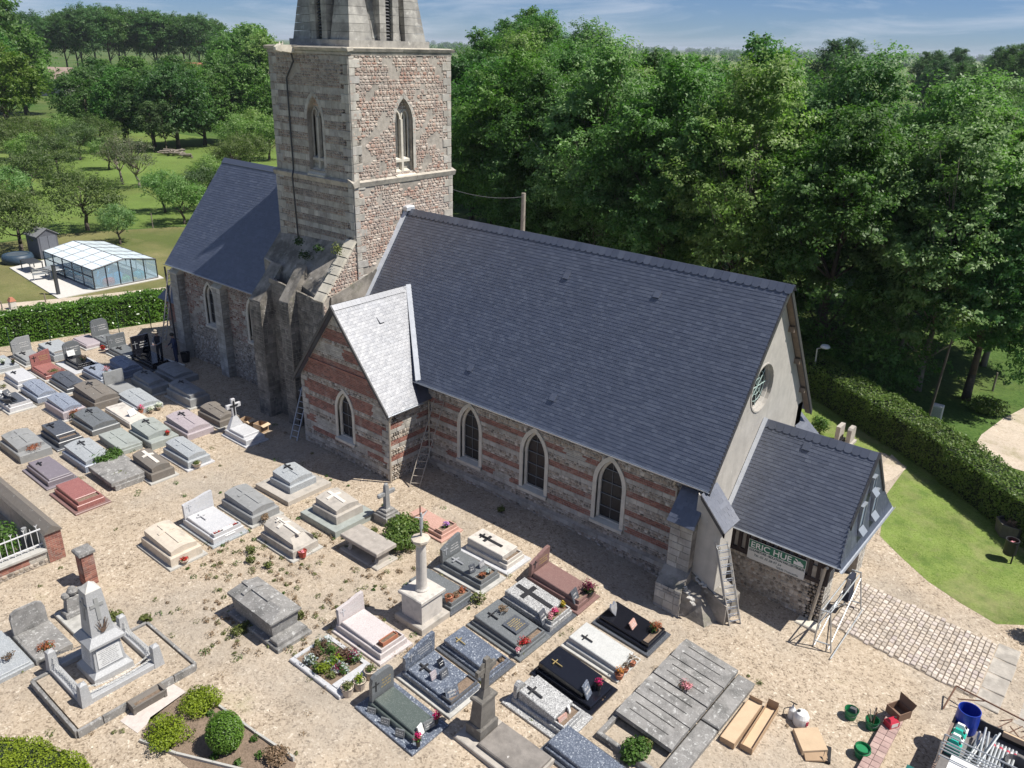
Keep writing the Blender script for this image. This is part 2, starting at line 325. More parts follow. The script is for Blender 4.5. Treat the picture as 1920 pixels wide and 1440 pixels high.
def window(parent,O,U,Nn,uc,w,v0,v1,rim=.15,rows=4,reveal=.26,label=None,louvre=False,proud=.05,cols=2):
    """stone surround blocks + inner chamfer + panes and bars, all behind a real opening"""
    O=Vector(O); U=Vector(U); Nn=Vector(Nn); P=lambda a,b,d:O+U*a+Vector((0,0,1))*b+Nn*d
    pin=lancet(uc,w,v0,v1); pout=offset_poly(pin,rim); pm=offset_poly(pin,-.09); n=len(pin)
    b=MB()
    def ring(A,da,Bp,db):
        for i in range(n): b.quad(P(*A[i],da),P(*A[(i+1)%n],da),P(*Bp[(i+1)%n],db),P(*Bp[i],db))
    ring(pout,-.02,pout,proud); ring(pout,proud,pin,proud); ring(pin,proud,pin,-.08); ring(pin,-.08,pm,-.12); ring(pm,-.12,pm,-reveal-.02)
    wn=b.build('window',M_trim,parent,fix=False)
    if label: wn['label']=label
    # sill
    s=MB(); s.hexa([P(uc-w/2-rim,v0-.14,-.1),P(uc+w/2+rim,v0-.14,-.1),P(uc+w/2+rim,v0-.14,proud+.08),P(uc-w/2-rim,v0-.14,proud+.08),P(uc-w/2-rim,v0+.06,-.1),P(uc+w/2+rim,v0+.06,-.1),P(uc+w/2+rim,v0-.02,proud+.08),P(uc-w/2-rim,v0-.02,proud+.08)]); s.build('sill',M_trim,wn)
    W2=w/2-.08
    if louvre:
        nl=int((v1-v0)/.13)
        for i in range(nl):
            v=v0+(i+.5)*(v1-v0)/nl; sp=spans(pm,v)
            if not sp: continue
            a,c=sp[0]; q=MB(); q.hexa([P(a,v-.02,-.13),P(c,v-.02,-.13),P(c,v+.07,-.22),P(a,v+.07,-.22),P(a,v,-.13),P(c,v,-.13),P(c,v+.09,-.22),P(a,v+.09,-.22)]); q.build('louvre',M_louvre,wn)
        q=MB(); q.add([P(u,v,-.24) for u,v in pm],[tuple(range(n))]); q.build('dark_backing',M_dark,wn); return wn
    hh=(v1-v0)/rows
    for r in range(rows):
        a=v0+.05+r*hh; c=a+hh-.02
        vs=np.linspace(a,min(c,v1-.14),5); le=[];ri=[]
        for v in vs:
            sp=spans(pm,v)
            if sp: le.append((sp[0][0]-.02,v)); ri.append((sp[0][1]+.02,v))
        if len(le)<2: continue
        for cc in range(cols):
            q=MB(); k=len(le); L0=[(l[0]+(rr[0]-l[0])*cc/cols+.006,l[1]) for l,rr in zip(le,ri)]; R0=[(l[0]+(rr[0]-l[0])*(cc+1)/cols-.006,l[1]) for l,rr in zip(le,ri)]
            for i in range(k-1): q.quad(P(*L0[i],-.18),P(*R0[i],-.18),P(*R0[i+1],-.18),P(*L0[i+1],-.18))
            q.build('pane',M_glass,wn,fix=False)
        q=MB(); q.tube(P(ri[0][0],a-.01,-.15),P(le[0][0],a-.01,-.15),.016,n=6); q.build('glazing_bar',M_bar,wn)
    q=MB(); q.add([P(u,v,-.22) for u,v in pm],[tuple(range(n))]); q.build('dark_backing',M_dark,wn)
    if cols>1:
        q=MB(); q.tube(P(uc,v0,-.16),P(uc,v1-.15,-.16),.01,n=5); q.build('glazing_bar',M_bar,wn)
    return wn
SLU=None
def slates(name,parent,O,U,S,outline,ex=.135,w=.22,single=0,thick=.013,under=True,holes=()):
    """slate courses on a roof plane; O lower-left, U along the eave, S up the slope; outline in (u,s)"""
    global SLU
    O=Vector(O); U=Vector(U).normalized(); S=Vector(S).normalized(); Nn=U.cross(S).normalized(); 
    if Nn.z<0: Nn=-Nn
    P=lambda u,s,d=0:O+U*u+S*s+Nn*d
    b=MB(); n=len(outline); b.add([P(u,s,0) for u,s in outline]+[P(u,s,-.09) for u,s in outline],[tuple(range(n)),tuple(range(2*n-1,n-1,-1))]+[(i,(i+1)%n,n+(i+1)%n,n+i) for i in range(n)])
    rf=b.build(name,M_slate,parent)
    smax=max(s for u,s in outline); smin=min(s for u,s in outline); items=[]; row=0; s=smin
    while s<smax-.03:
        sp=spans(outline,s+.03)
        if sp:
            a,c=sp[0][0],sp[-1][1]; u=a-(w/2 if row%2 else 0)
            while u<c-.02:
                x0=max(u,a)+.002; x1=min(u+w,c)-.002
                if x1-x0>.03: items.append((x0,x1,s))
                u+=w
        s+=ex; row+=1
    items=[(x0,x1,s,random.uniform(0,.004),random.uniform(-.003,.003),random.uniform(-.003,.003)) for x0,x1,s in items]
    items.sort(key=lambda t:(P((t[0]+t[1])/2,t[2])-CP).length)
    if SLU is None:
        q=MB(); q.add([(0,0,0),(1,0,0),(0,0,1),(1,0,1),(1,1,.12),(0,1,.12)],[(2,3,4,5),(0,1,3,2),(0,2,5),(1,4,3)]); SLU=q.mesh('slate',fix=False); SLU.materials.append(M_slate_o)
    rot=Matrix((U,S,Nn)).transposed().to_4x4(); q=MB()
    for k,(x0,x1,s,j,tl,js) in enumerate(items):
        le=min(ex*1.35,smax-s+.02)
        if k<single:
            o=bpy.data.objects.new('slate',SLU); mm=rot@Matrix.Diagonal((x1-x0,le,thick+j,1)); mm.translation=P(x0,s+js,.001); link(o,rf); o.matrix_basis=mm
        else:
            t=thick+j
            q.add([P(x0,s+js,0),P(x1,s+js,0),P(x0,s+js,t+tl),P(x1,s+js,t-tl),P(x1,s+le,.003),P(x0,s+le,.003)],[(2,3,4,5),(0,1,3,2),(0,2,5),(1,4,3)])
    q.build('slates',M_slate,rf,fix=False,kind='stuff'); return rf
def gutter(parent,a,b,r=.07,name='gutter',m=None):
    a=Vector(a); b=Vector(b); d=(b-a).normalized(); sd=d.cross(Vector((0,0,1))).normalized(); q=MB(); n=7; vs=[]
    for p in (a,b):
        for k in range(n+1):
            t=math.pi*k/n; vs.append(p+sd*(r*math.cos(t))-Vector((0,0,1))*(r*math.sin(t)))
        for k in range(n,-1,-1):
            t=math.pi*k/n; vs.append(p+sd*((r-.012)*math.cos(t))-Vector((0,0,1))*((r-.012)*math.sin(t)))
    m2=2*(n+1); q.add(vs,[(i,(i+1)%m2,m2+(i+1)%m2,m2+i) for i in range(m2)]+[tuple(range(m2)),tuple(range(2*m2-1,m2-1,-1))]); return q.build(name,m or M_zinc,parent)
def solid(parent,name,m,*hexas):
    q=MB(); [q.hexa(h) for h in hexas]; return q.build(name,m,parent)
def hx(x0,x1,y0,y1,z0,z1,dz=(0,0,0,0)):   # box with a separately raised top: dz for corners x0y0,x1y0,x1y1,x0y1
    return [(x0,y0,z0),(x1,y0,z0),(x1,y1,z0),(x0,y1,z0),(x0,y0,z1+dz[0]),(x1,y0,z1+dz[1]),(x1,y1,z1+dz[2]),(x0,y1,z1+dz[3])]
# ================================================================ church
CH=wthing('church','grey stone village church with slate roofs, square tower and stone spire','church',(-22,26,0))
X1,Y1,Z1=Vector((1,0,0)),Vector((0,1,0)),Vector((0,0,1))
YW,YE,ZE,YR,ZR=22.2,21.75,3.94,26.08,9.885; XT,XG,XV=-27.97,-9.78,-9.54
YF=2*YR-YW
# ---- nave wall
def stripes(z0,z1,start=0):
    pat=[('ashlar',.19),('brick',.24),('flint',.30),('ashlar',.17),('brick',.22),('flint',.34)]
    out=[];z=z0;i=start
    while z<z1-.02:
        k,h=pat[i%6]; h=min(h,z1-z); out.append((z,z+h,k)); z+=h; i+=1
    return out
NX0=-22.74; nl=XG-NX0
wins=[(-20.35,1.05,.93,3.42),(-16.98,1.08,.88,3.42),(-13.52,1.1,.85,3.44)]
holes=[lancet(x-NX0,w,a,c) for x,w,a,c in wins]
nw=masonry('nave_wall',CH,(NX0,YW,0),X1,-Y1,[(0,-.7),(nl,-.7),(nl,4.4),(0,4.4)],[(.62,.82,'ashlar')]+[(.36,.62,'flint')]+stripes(.82,4.4,1),holes)
for x,w,a,c in wins: window(nw,(NX0,YW,0),X1,-Y1,x-NX0,w,a,c,rim=.16,rows=5)
pb=MB(); pb.hexa([(NX0,YW-.12,-.75),(XG,YW-.12,-.9),(XG,YW,-.9),(NX0,YW,-.75),(NX0,YW-.1,.30),(XG,YW-.1,.30),(XG,YW,.37),(NX0,YW,.37)]); plinth=pb.build('plinth',M_mortar,CH)
masonry('plinth_face',CH,(NX0,YW-.13,0),X1,-Y1,[(0,-.7),(nl,-.7),(nl,.3),(0,.3)],[(.12,.3,'ashlar'),(-.7,.12,'flint')],thick=.02)
solid(CH,'nave_far_wall',M_mortar,hx(XT,XG,YF-.5,YF,-.8,4.4),hx(XT,-24.6,YW,YW+.4,-.3,4.4))
# ---- nave roof
sl=math.hypot(YR-YE,ZR-ZE); SN=Vector((0,YR-YE,ZR-ZE))/sl
rl=XV-XT
nr=slates('nave_roof',CH,(XT+.02,YE,ZE),X1,SN,[(0,0),(rl,0),(rl,sl),(0,sl)],single=300)
SNb=Vector((0,-(YR-YE),ZR-ZE))/sl
slates('nave_far_roof',CH,(XT+.02,2*YR-YE,ZE),X1,SNb,[(0,0),(rl,0),(rl,sl),(0,sl)])
# ridge slates with a scalloped lower edge
rb=MB(); x=XT+.02
while x<XV-.05:
    for sg,so_ in ((1,SN),(-1,SNb)):
        n0=Vector((0,-sg*(ZR-ZE)/sl,(YR-YE)/sl)); base=Vector((0,YR,ZR))+n0*.035
        pts=[(0,0),(.28,0),(.28,.26),(.21,.325),(.07,.325),(0,.26)]
        tp=[base+X1*(x+a)-so_*c+n0*random.uniform(0,.004) for a,c in pts]; bt=[p-n0*.02 for p in tp]; k=6
        rb.add(tp+bt,[tuple(range(k))]+[(i,(i+1)%k,k+(i+1)%k,k+i) for i in range(k)])
    x+=.285
rb.build('ridge_slates',M_slate,CH,kind='stuff')
gutter(CH,(XT+4.9,YE-.04,ZE+.0),(XV+.02,YE-.04,ZE+.0),.075)
# verge boards at the gable (barge + soffit)
for sg in (1,-1):
    y0=YE if sg>0 else 2*YR-YE
    b=MB(); b.hexa([(XV-.02,y0,ZE-.22),(XV+.03,y0,ZE-.22),(XV+.03,YR,ZR-.22),(XV-.02,YR,ZR-.22),(XV-.02,y0,ZE+.02),(XV+.03,y0,ZE+.02),(XV+.03,YR,ZR+.03),(XV-.02,YR,ZR+.03)]); b.build('bargeboard',M_darkpipe,CH)
    b=MB(); b.hexa([(XG,y0,ZE-.20),(XV-.03,y0,ZE-.20),(XV-.03,YR,ZR-.20),(XG,YR,ZR-.20),(XG,y0,ZE-.1),(XV-.03,y0,ZE-.1),(XV-.03,YR,ZR-.1),(XG,YR,ZR-.1)]); b.build('soffit_board',M_wood,CH)
    for t in (.25,.5,.75):
        y=y0+(YR-y0)*t; z=ZE+(ZR-ZE)*t-.34; b=MB(); b.box(XG,XV-.04,y-.08,y+.08,z-.1,z+.1); b.build('purlin_end',M_wood,CH)
# ---- gable wall with round window
rc=(25.5-YW,6.32); rr=.86
circ=[(rc[0]+rr*math.cos(2*math.pi*i/24),rc[1]+rr*math.sin(2*math.pi*i/24)) for i in range(24)]
GW=YF-YW
gw=masonry('gable_wall',CH,(XG,YW,0),Y1,X1,[(0,-.9),(GW,-.9),(GW,4.3),(GW/2,9.62),(0,4.3)],[],[circ],back=M_render,reveal=.3)
def roundwin():
    P=lambda u,v,d:Vector((XG+d,YW+u,v)); b=MB(); n=24
    def c(r): return [(rc[0]+r*math.cos(2*math.pi*i/n),rc[1]+r*math.sin(2*math.pi*i/n)) for i in range(n)]
    for (r0,d0),(r1,d1) in (((rr+.04,-.02),(rr+.04,.025)),((rr+.04,.025),(rr-.01,.025)),((rr-.01,.025),(rr-.01,-.1)),((rr-.01,-.1),(rr-.07,-.12)),((rr-.07,-.12),(rr-.1,-.26))):
        A,B=c(r0),c(r1)
        for i in range(n): b.quad(P(*A[i],d0),P(*A[(i+1)%n],d0),P(*B[(i+1)%n],d1),P(*B[i],d1))
    w=b.build('round_window',M_render,gw,fix=False)
    for i in range(8):
        a0,a1=2*math.pi*i/8,2*math.pi*(i+1)/8; q=MB(); pts=[(rc[0]+.1*math.cos((a0+a1)/2),rc[1]+.1*math.sin((a0+a1)/2))]+[(rc[0]+(rr-.15)*math.cos(a0+.03+(a1-a0-.06)*k/4),rc[1]+(rr-.15)*math.sin(a0+.03+(a1-a0-.06)*k/4)) for k in range(5)]
        q.add([P(u,v,-.22) for u,v in pts],[tuple(range(6))]); q.build('pane',M_glass,w,fix=False)
    mgb=mat('copper_green_bar',(.35,.45,.42),.1,6,.6,.1)
    for a in (0,math.pi/4,math.pi/2,3*math.pi/4):
        q=MB(); q.tube(P(rc[0]-.72*math.cos(a),rc[1]-.72*math.sin(a),-.19),P(rc[0]+.72*math.cos(a),rc[1]+.72*math.sin(a),-.19),.018,n=6); q.build('glazing_bar',mgb,w)
    for r in (.3,.55):
        q=MB(); pts=[P(rc[0]+r*math.cos(2*math.pi*i/16),rc[1]+r*math.sin(2*math.pi*i/16),-.19) for i in range(17)]; q.path(pts,.013,5); q.build('tracery_ring',mgb,w)
roundwin()
# ---- corner buttresses at the gable, slate capped
def buttress(name,hexas,m=M_oldrender): return solid(CH,name,m,*hexas)
ba=masonry('buttress',CH,(-10.5,21.25,0),X1,-Y1,[(0,-.6),(.82,-.6),(.82,2.72),(0,2.72)],[(-.6,2.72,'ashlar')],thick=1.0,back=M_oldrender)
solid(CH,'buttress_core',M_oldrender,hx(-10.49,-9.69,21.27,22.3,-.8,2.7,(0,0,.95,.95)))
masonry('buttress_side',CH,(-10.5,22.2,0),-Y1,-X1,[(0,-.6),(.94,-.6),(.94,2.7),(0,3.5)],[(-.6,3.3,'ashlar')],thick=.05,back=M_oldrender)
slates('buttress_slate_cap',CH,(-10.6,21.12,2.72),X1,(0,.88,.96),[(0,0),(.98,0),(.98,1.25),(0,1.25)],ex=.16,w=.24)
solid(CH,'buttress_core',M_render,hx(-9.8,-8.86,21.55,22.45,-.8,2.85,(1.0,0,0,1.0)))
slates('buttress_slate_cap',CH,(-8.72,21.45,2.84),Y1,(-.94,0,1.06),[(0,0),(1.1,0),(1.1,1.4),(0,1.4)],ex=.16,w=.24)
solid(CH,'cap_edge',M_darkpipe,[(-8.74,21.42,2.70),(-8.70,21.42,2.70),(-8.70,21.45,2.70),(-8.74,21.45,2.70),(-8.74,21.42,2.84),(-8.70,21.42,2.84),(-8.70,21.45,2.84),(-8.74,21.45,2.84)],[(-9.65,21.42,3.75),(-8.70,21.42,2.68),(-8.70,21.47,2.68),(-9.65,21.47,3.75),(-9.65,21.42,3.9),(-8.70,21.42,2.84),(-8.70,21.47,2.84),(-9.65,21.47,3.9)])
# lower sloping stages
masonry('buttress_foot',CH,(-10.55,20.72,0),X1,-Y1,[(0,-.6),(.95,-.6),(.95,.55),(0,.55)],[(-.6,.3,'ashlar'),(.3,.55,'smallstone')],thick=.04,back=M_oldrender)
solid(CH,'buttress_foot_core',M_oldrender,hx(-10.54,-9.62,20.74,21.4,-.8,.55,(0,0,.6,.6)),hx(-9.7,-8.3,21.48,22.5,-.9,.2,(.7,0,0,.7)))
q=MB(); q.add([(-9.66,20.74,-.8),(-8.55,20.78,-.8),(-8.3,21.6,-.8),(-9.66,21.6,-.8),(-9.66,20.86,.45),(-9.1,21.2,.25),(-9.3,21.62,.62),(-9.66,21.62,.7)],[(0,1,5,4),(1,2,6,5),(4,5,6,7),(0,4,7,3),(2,3,7,6)]); q.build('buttress_wedge',M_oldrender,CH)
M_chip=mat('broken_slate_pieces',(.5,.48,.44),.2,5,.8,.3)
for k in range(16):
    t=k/15; a=Vector((-9.62,20.95,.62)).lerp(Vector((-8.62,20.9,-.42)),t) if k<8 else Vector((-9.55,21.5,.75)).lerp(Vector((-8.75,21.55,.35)),(k-8)/7)
    a=a+Vector((random.uniform(-.06,.06),random.uniform(-.05,.05),.02)); s=random.uniform(.06,.14); r_=random.uniform(0,3)
    q=MB(); q.hexa([(a.x+s*math.cos(r_+t2)*(1 if i<4 else .8),a.y+.6*s*math.sin(r_+t2),a.z+(0 if i<4 else .035)+.03*math.cos(t2)) for i,t2 in enumerate([0,1.6,3.1,4.7]*2)]); q.build('broken_slate',M_chip,CH)
# far corner buttress cap behind the gable
solid(CH,'far_buttress',M_render,hx(-10.4,-8.9,29.6,30.5,-.9,2.6,(1,0,0,1)))
slates('far_buttress_cap',CH,(-8.7,29.5,2.55),Y1,(-1.3,0,1.1),[(0,0),(1.1,0),(1.1,1.7),(0,1.7)],ex=.16,w=.24)
# downpipe on nave front
def downpipe(pts,m=M_pvc,r=.045,name='downpipe'):
    q=MB(); q.path([Vector(p) for p in pts],r,8); o=q.build(name,m,CH); return o
downpipe([(-10.75,YE-.02,ZE-.08),(-10.85,YE+.1,ZE-.3),(-10.85,YW-.08,ZE-.5),(-10.78,YW-.08,1.2),(-10.75,YW-.17,.35),(-10.75,YW-.2,-.3)])
# ---- transept (gabled, stands proud of the nave)
TX0,TX1,TY,TZA,TZE=-28.5,-22.74,19.98,7.0,3.42; TXA=-25.75
tl=TX1-TX0
th=[lancet(-25.55-TX0,.98,1.0,3.2)]
tb=[(0,.3,'flint'),(.3,.5,'ashlar'),(.5,.72,'flint')]+[(.72,.95,'brick'),(.95,1.15,'ashlar'),(1.15,1.5,'brick'),(1.5,1.75,'flint'),(1.75,1.95,'ashlar'),(1.95,2.4,'brick'),(2.4,2.65,'flint'),(2.65,3.2,'brick'),(3.2,3.5,'flint'),(3.5,4.2,'brick'),(4.2,4.5,'brick'),(4.5,4.72,'flint'),(4.72,5.2,'brick'),(5.2,5.4,'flint'),(5.4,5.9,'brick'),(5.9,6.1,'flint'),(6.1,6.9,'brick')]
tw=masonry('transept_wall',CH,(TX0,TY,0),X1,-Y1,[(0,-.2),(tl,-.2),(tl,TZE-.12),(TXA-TX0,TZA-.14),(0,TZE-.12)],tb,th)
window(tw,(TX0,TY,0),X1,-Y1,-25.55-TX0,.98,1.0,3.2,rim=.14,rows=4)
quoins(tw,(TX0,TY,0),X1,-Y1,tl,0.0,3.3,-1,.28,.22,.45,.03); quoins(tw,(TX0,TY,0),X1,-Y1,0,0.0,3.3,1,.28,.22,.45,.03)
masonry('transept_side_wall',CH,(TX1,TY,0),Y1,X1,[(0,-.2),(YW-TY,-.2),(YW-TY,TZE-.12),(0,TZE-.12)],[(0,.72,'flint')]+stripes(.72,3.5,0))
solid(CH,'transept_far_side',M_mortar,hx(TX0,TX0+.4,TY+.02,YW+.6,-.3,TZE))
q=MB(); q.box(TX0+.62,TX1-.72,TY-.05,TY+.02,4.18,4.26); q.build('string_course',M_brick,CH)
def troof(side):
    x0=TX1+.22 if side>0 else TX0-.22; z0=TZE-.22*(TZA-TZE)/(TX1-TXA) ; up=Vector((TXA-x0,0,TZA+.05-z0)); s=up.length; up/=s
    k=(YR-YE)/(ZR-ZE); yv=lambda z: YE+(z-ZE)*k if z>ZE else YE
    y_e=YW+.02 if side>0 else YW+.5; y_t=yv(TZA+.05)+.02
    kz=(ZE-z0)/(TZA+.05-z0)*s
    f=TY-.25
    out=[(0,0),(y_e-f,0),(y_e-f,kz),(yv(ZE)+.05-f,kz+.01),(y_t-f,s),(0,s)] if side>0 else [(0,0),(y_e-f+1.2,0),(y_t-f,s),(0,s)]
    return slates('transept_roof',CH,(x0,f,z0),Y1,up,out,ex=.14,w=.23),Vector((x0,f,z0)),up,s,y_t
r1,o1,u1,s1_,yt_=troof(1); troof(-1)
# ridge cap, valley flashing
q=MB()
for k in range(16):
    y=TY-.25+k*.245
    if y+.24>yt_: break
    for sg in (1,-1):
        d=Vector(((TX1+.22-TXA) if sg>0 else (TX0-.22-TXA),0,TZE-TZA)).normalized(); n0=Vector((-d.z*sg,0,abs(d.x))); a=Vector((TXA,y,TZA+.06))+n0*.03; c=a+d*.26
        q.add([a,a+Y1*.24,c+Y1*.24,c],[(0,1,2,3)])
q.build('ridge_slates',M_slate,CH,kind='stuff',fix=False)
va=Vector((TXA,yt_,TZA+.05)); vb=Vector((TX1+.22,YE,ZE)); vb2=Vector((TX1-.15,YE+.03,ZE+.02)); nn=Vector((.35,-.5,.8)).normalized(); sd=(vb2-va).cross(nn).normalized()
q=MB(); q.hexa([va-sd*.11,va+sd*.11,vb2+sd*.11,vb2-sd*.11,va-sd*.11+nn*.09,va+sd*.11+nn*.09,vb2+sd*.11+nn*.09,vb2-sd*.11+nn*.09]); q.build('valley_flashing',M_lead,CH)
for sg,xe in ((1,TX1+.22),(-1,TX0-.22)):
    z0=TZE-.22*(TZA-TZE)/(TX1-TXA); q=MB(); yy=TY-.27
    q.hexa([(xe,yy-.03,z0-.16),(xe,yy+.03,z0-.16),(TXA,yy+.03,TZA-.12),(TXA,yy-.03,TZA-.12),(xe,yy-.03,z0+.03),(xe,yy+.03,z0+.03),(TXA,yy+.03,TZA+.08),(TXA,yy-.03,TZA+.08)]); q.build('bargeboard',M_darkpipe,CH)
zt=TZE-.22*(TZA-TZE)/(TX1-TXA)
gutter(CH,(TX1+.26,TY-.25,zt),(TX1+.26,YE-.1,zt),.06)
downpipe([(TX1+.26,TY-.12,zt-.05),(TX1+.1,TY-.1,zt-.35),(TX1+.06,TY-.09,.0)]); downpipe([(TX1+.12,YW-.1,zt-.1),(TX1+.09,YW-.09,-.1)],r=.035)
# small lean-to stair cell between transept and tower
solid(CH,'stair_cell',M_oldrender,hx(-30.3,-28.5,20.9,23,-.3,1.95,(0,0,.9,.9)))
slates('stair_cell_roof',CH,(-30.5,20.75,1.9),X1,(0,2.2,1.0),[(0,0),(2.05,0),(2.05,2.2),(0,2.2)],ex=.15,w=.22)
gutter(CH,(-30.55,20.72,1.88),(-28.45,20.72,1.88),.05)
# ---- tower
TWx0,TWx1,TWy0,TWy1=-33.4,XT,23.05,29.06
def tband(z0,z1):
    out=[];z=z0;i=0
    while z<z1-.05:
        k,h=(('ashlar',.27),('flint',.30))[i%2]; h*=random.uniform(.85,1.15); h=min(h,z1-z); out.append((z,z+h,k)); z+=h; i+=1
    return out
M_flint_shade=mat('shaded_tower_flint',rough=.8,bump=.3,bscale=40,island=[(.20,.16,.13),(.33,.27,.22),(.42,.36,.30),(.27,.19,.15),(.48,.43,.37)],dirt=[((.22,.20,.19),.9,.45,.65,.7)])  # darker, browner flint: the shade of the front face put into the colour
def twin(uc,z0,z1): return [lancet(uc-.27,.40,z0,z1),lancet(uc+.27,.40,z0,z1)]
wf=TWx1-TWx0; ws=TWy1-TWy0
up=masonry('tower_front_wall',CH,(TWx0,TWy0,0),X1,-Y1,[(0,11.4),(wf,11.4),(wf,16.45),(0,16.45)],tband(11.4,15.4)+[(15.4,16.45,'rubble')],[lancet(3.0,1.05,11.6,14.7)],{'flint':M_flint_shade,'rubble':M_flint_shade})
lo_=masonry('tower_front_wall',CH,(TWx0-.06,TWy0-.07,0),X1,-Y1,[(0,8.0),(wf+.1,8.0),(wf+.1,11.2),(0,11.2)],tband(8.0,11.2),(),{'flint':M_flint_shade})
uw=masonry('tower_side_wall',CH,(TWx1,TWy0,0),Y1,X1,[(0,11.4),(ws,11.4),(ws,16.45),(0,16.45)],[(11.4,16.45,'rubble')],[lancet(3.0,1.05,11.55,14.7)],reveal=.34)
lw=masonry('tower_side_wall',CH,(TWx1+.06,TWy0-.07,0),Y1,X1,[(0,6.0),(ws+.1,6.0),(ws+.1,11.2),(0,11.2)],[(6.0,11.2,'rubble')])
solid(CH,'tower_core',M_mortar,hx(TWx0,TWx1-.5,TWy0+.5,TWy1,-.3,16.4))
for w_,o_,u_,n_,l_ in ((up,(TWx0,TWy0,0),X1,-Y1,wf),(uw,(TWx1,TWy0,0),Y1,X1,ws)):
    quoins(w_,o_,u_,n_,0,11.4,16.4,1,.34,.3,.55,.035); quoins(w_,o_,u_,n_,l_,11.4,16.4,-1,.34,.3,.55,.035)
for w_,o_,u_,n_,l_,z0 in ((lo_,(TWx0-.06,TWy0-.07,0),X1,-Y1,wf+.1,8.0),(lw,(TWx1+.06,TWy0-.07,0),Y1,X1,ws+.1,6.6)):
    quoins(w_,o_,u_,n_,0,z0,11.15,1,.34,.3,.6,.035); quoins(w_,o_,u_,n_,l_,z0,11.15,-1,.34,.3,.6,.035)
def twinwin(w_,o_,u_,n_,uc,z0,z1,deep):
    O=Vector(o_)+Vector(n_)*(-.26); P=lambda a,b,d:O+Vector(u_)*a+Z1*b+Vector(n_)*d
    pin=lancet(uc,1.15,z0-.65,z1+.6); hs=[lancet(uc-.235,.34,z0,z1),lancet(uc+.235,.34,z0,z1)]
    pn=masonry('window_panel',w_,O,u_,n_,pin,[(z0-.75,z1-.1,'smallstone'),(z1-.1,z1+.6,'rubble')],hs,thick=.05,reveal=.3,back=M_trim)
    for d in (-.235,.235): window(w_,O,u_,n_,uc+d,.34,z0,z1,rim=.06,louvre=True,proud=.05)
    b=MB(); b.hexa([P(uc-.09,z0-.75,-.01),P(uc+.09,z0-.75,-.01),P(uc+.09,z1-.35,-.01),P(uc-.09,z1-.35,-.01),P(uc-.06,z0-.75,.14),P(uc+.06,z0-.75,.14),P(uc+.06,z1-.35,.12),P(uc-.06,z1-.35,.12)]); b.build('mullion',M_trim,w_)
    b=MB(); b.hexa([P(uc-.6,z0-.85,0),P(uc+.6,z0-.85,0),P(uc+.6,z0-.85,.38),P(uc-.6,z0-.85,.38),P(uc-.6,z0-.45,0),P(uc+.6,z0-.45,0),P(uc+.6,z0-.72,.38),P(uc-.6,z0-.72,.38)]); b.build('sloped_sill',M_coping,w_)
    pi=lancet(uc,1.05,z0-.5,z1+.55); po=offset_poly(pi,.16); n=len(pi); O2=Vector(o_); Q=lambda a,b,d:O2+Vector(u_)*a+Z1*b+Vector(n_)*d
    for i in range(1,n):
        k=(i+1)%n
        if k==0: break
        b=MB(); e=random.uniform(.018,.04); b.hexa([Q(*pi[i],-.05),Q(*po[i],-.05),Q(*po[k],-.05),Q(*pi[k],-.05),Q(*pi[i],e),Q(*po[i],e),Q(*po[k],e),Q(*pi[k],e)]); b.build('arch_stone',M_ashlar_i,w_)
twinwin(uw,(TWx1,TWy0,0),Y1,X1,3.0,12.1,14.15,.14); MT0=M_trim; M_trim=M_ashlar_i; twinwin(up,(TWx0,TWy0,0),X1,-Y1,3.0,12.15,14.2,.10); M_trim=MT0
# string course and cornice, weathered top
def belt(z0,z1,pr,name,m,seg=1.2,slope=.0):
    for (a,b,nx,ny) in (((TWx0,TWy0),(TWx1,TWy0),0,-1),((TWx1,TWy0),(TWx1,TWy1),1,0)):
        n=int(math.hypot(b[0]-a[0],b[1]-a[1])/seg)
        for i in range(n):
            t0,t1=i/n,(i+1)/n; q=MB(); e=pr
            p0=Vector((a[0]+(b[0]-a[0])*t0,a[1]+(b[1]-a[1])*t0,0)); p1=Vector((a[0]+(b[0]-a[0])*t1,a[1]+(b[1]-a[1])*t1,0)); d=(p1-p0).normalized(); N_=Vector((nx,ny,0))
            if i==0: p0=p0-d*e
            if i==n-1: p1=p1+d*e
            g=d*.004; j=random.uniform(-.012,.012); p0=p0+g; p1=p1-g
            q.hexa([p0-N_*.2+Z1*(z0+.05),p1-N_*.2+Z1*(z0+.05),p1+N_*(pr*.6)+Z1*z0,p0+N_*(pr*.6)+Z1*z0,p0-N_*.2+Z1*(z1+slope),p1-N_*.2+Z1*(z1+slope),p1+N_*(pr+j)+Z1*(z1-.03),p0+N_*(pr+j)+Z1*(z1-.03)])
            q.build(name,m,CH)
M_belt=mat('weathered_belt_stone',(.46,.42,.355),.2,3,.88,.4,25,dirt=[((.2,.185,.165),1.8,.48,.66,.75)]); belt(11.12,11.36,.17,'string_course_stone',M_belt,slope=.12); belt(16.42,16.56,.05,'cornice_stone',M_belt); belt(16.56,16.72,.15,'cornice_stone',M_belt,1.5)
solid(CH,'tower_top',M_coping,hx(TWx0,TWx1,TWy0,TWy1,16.4,16.73))
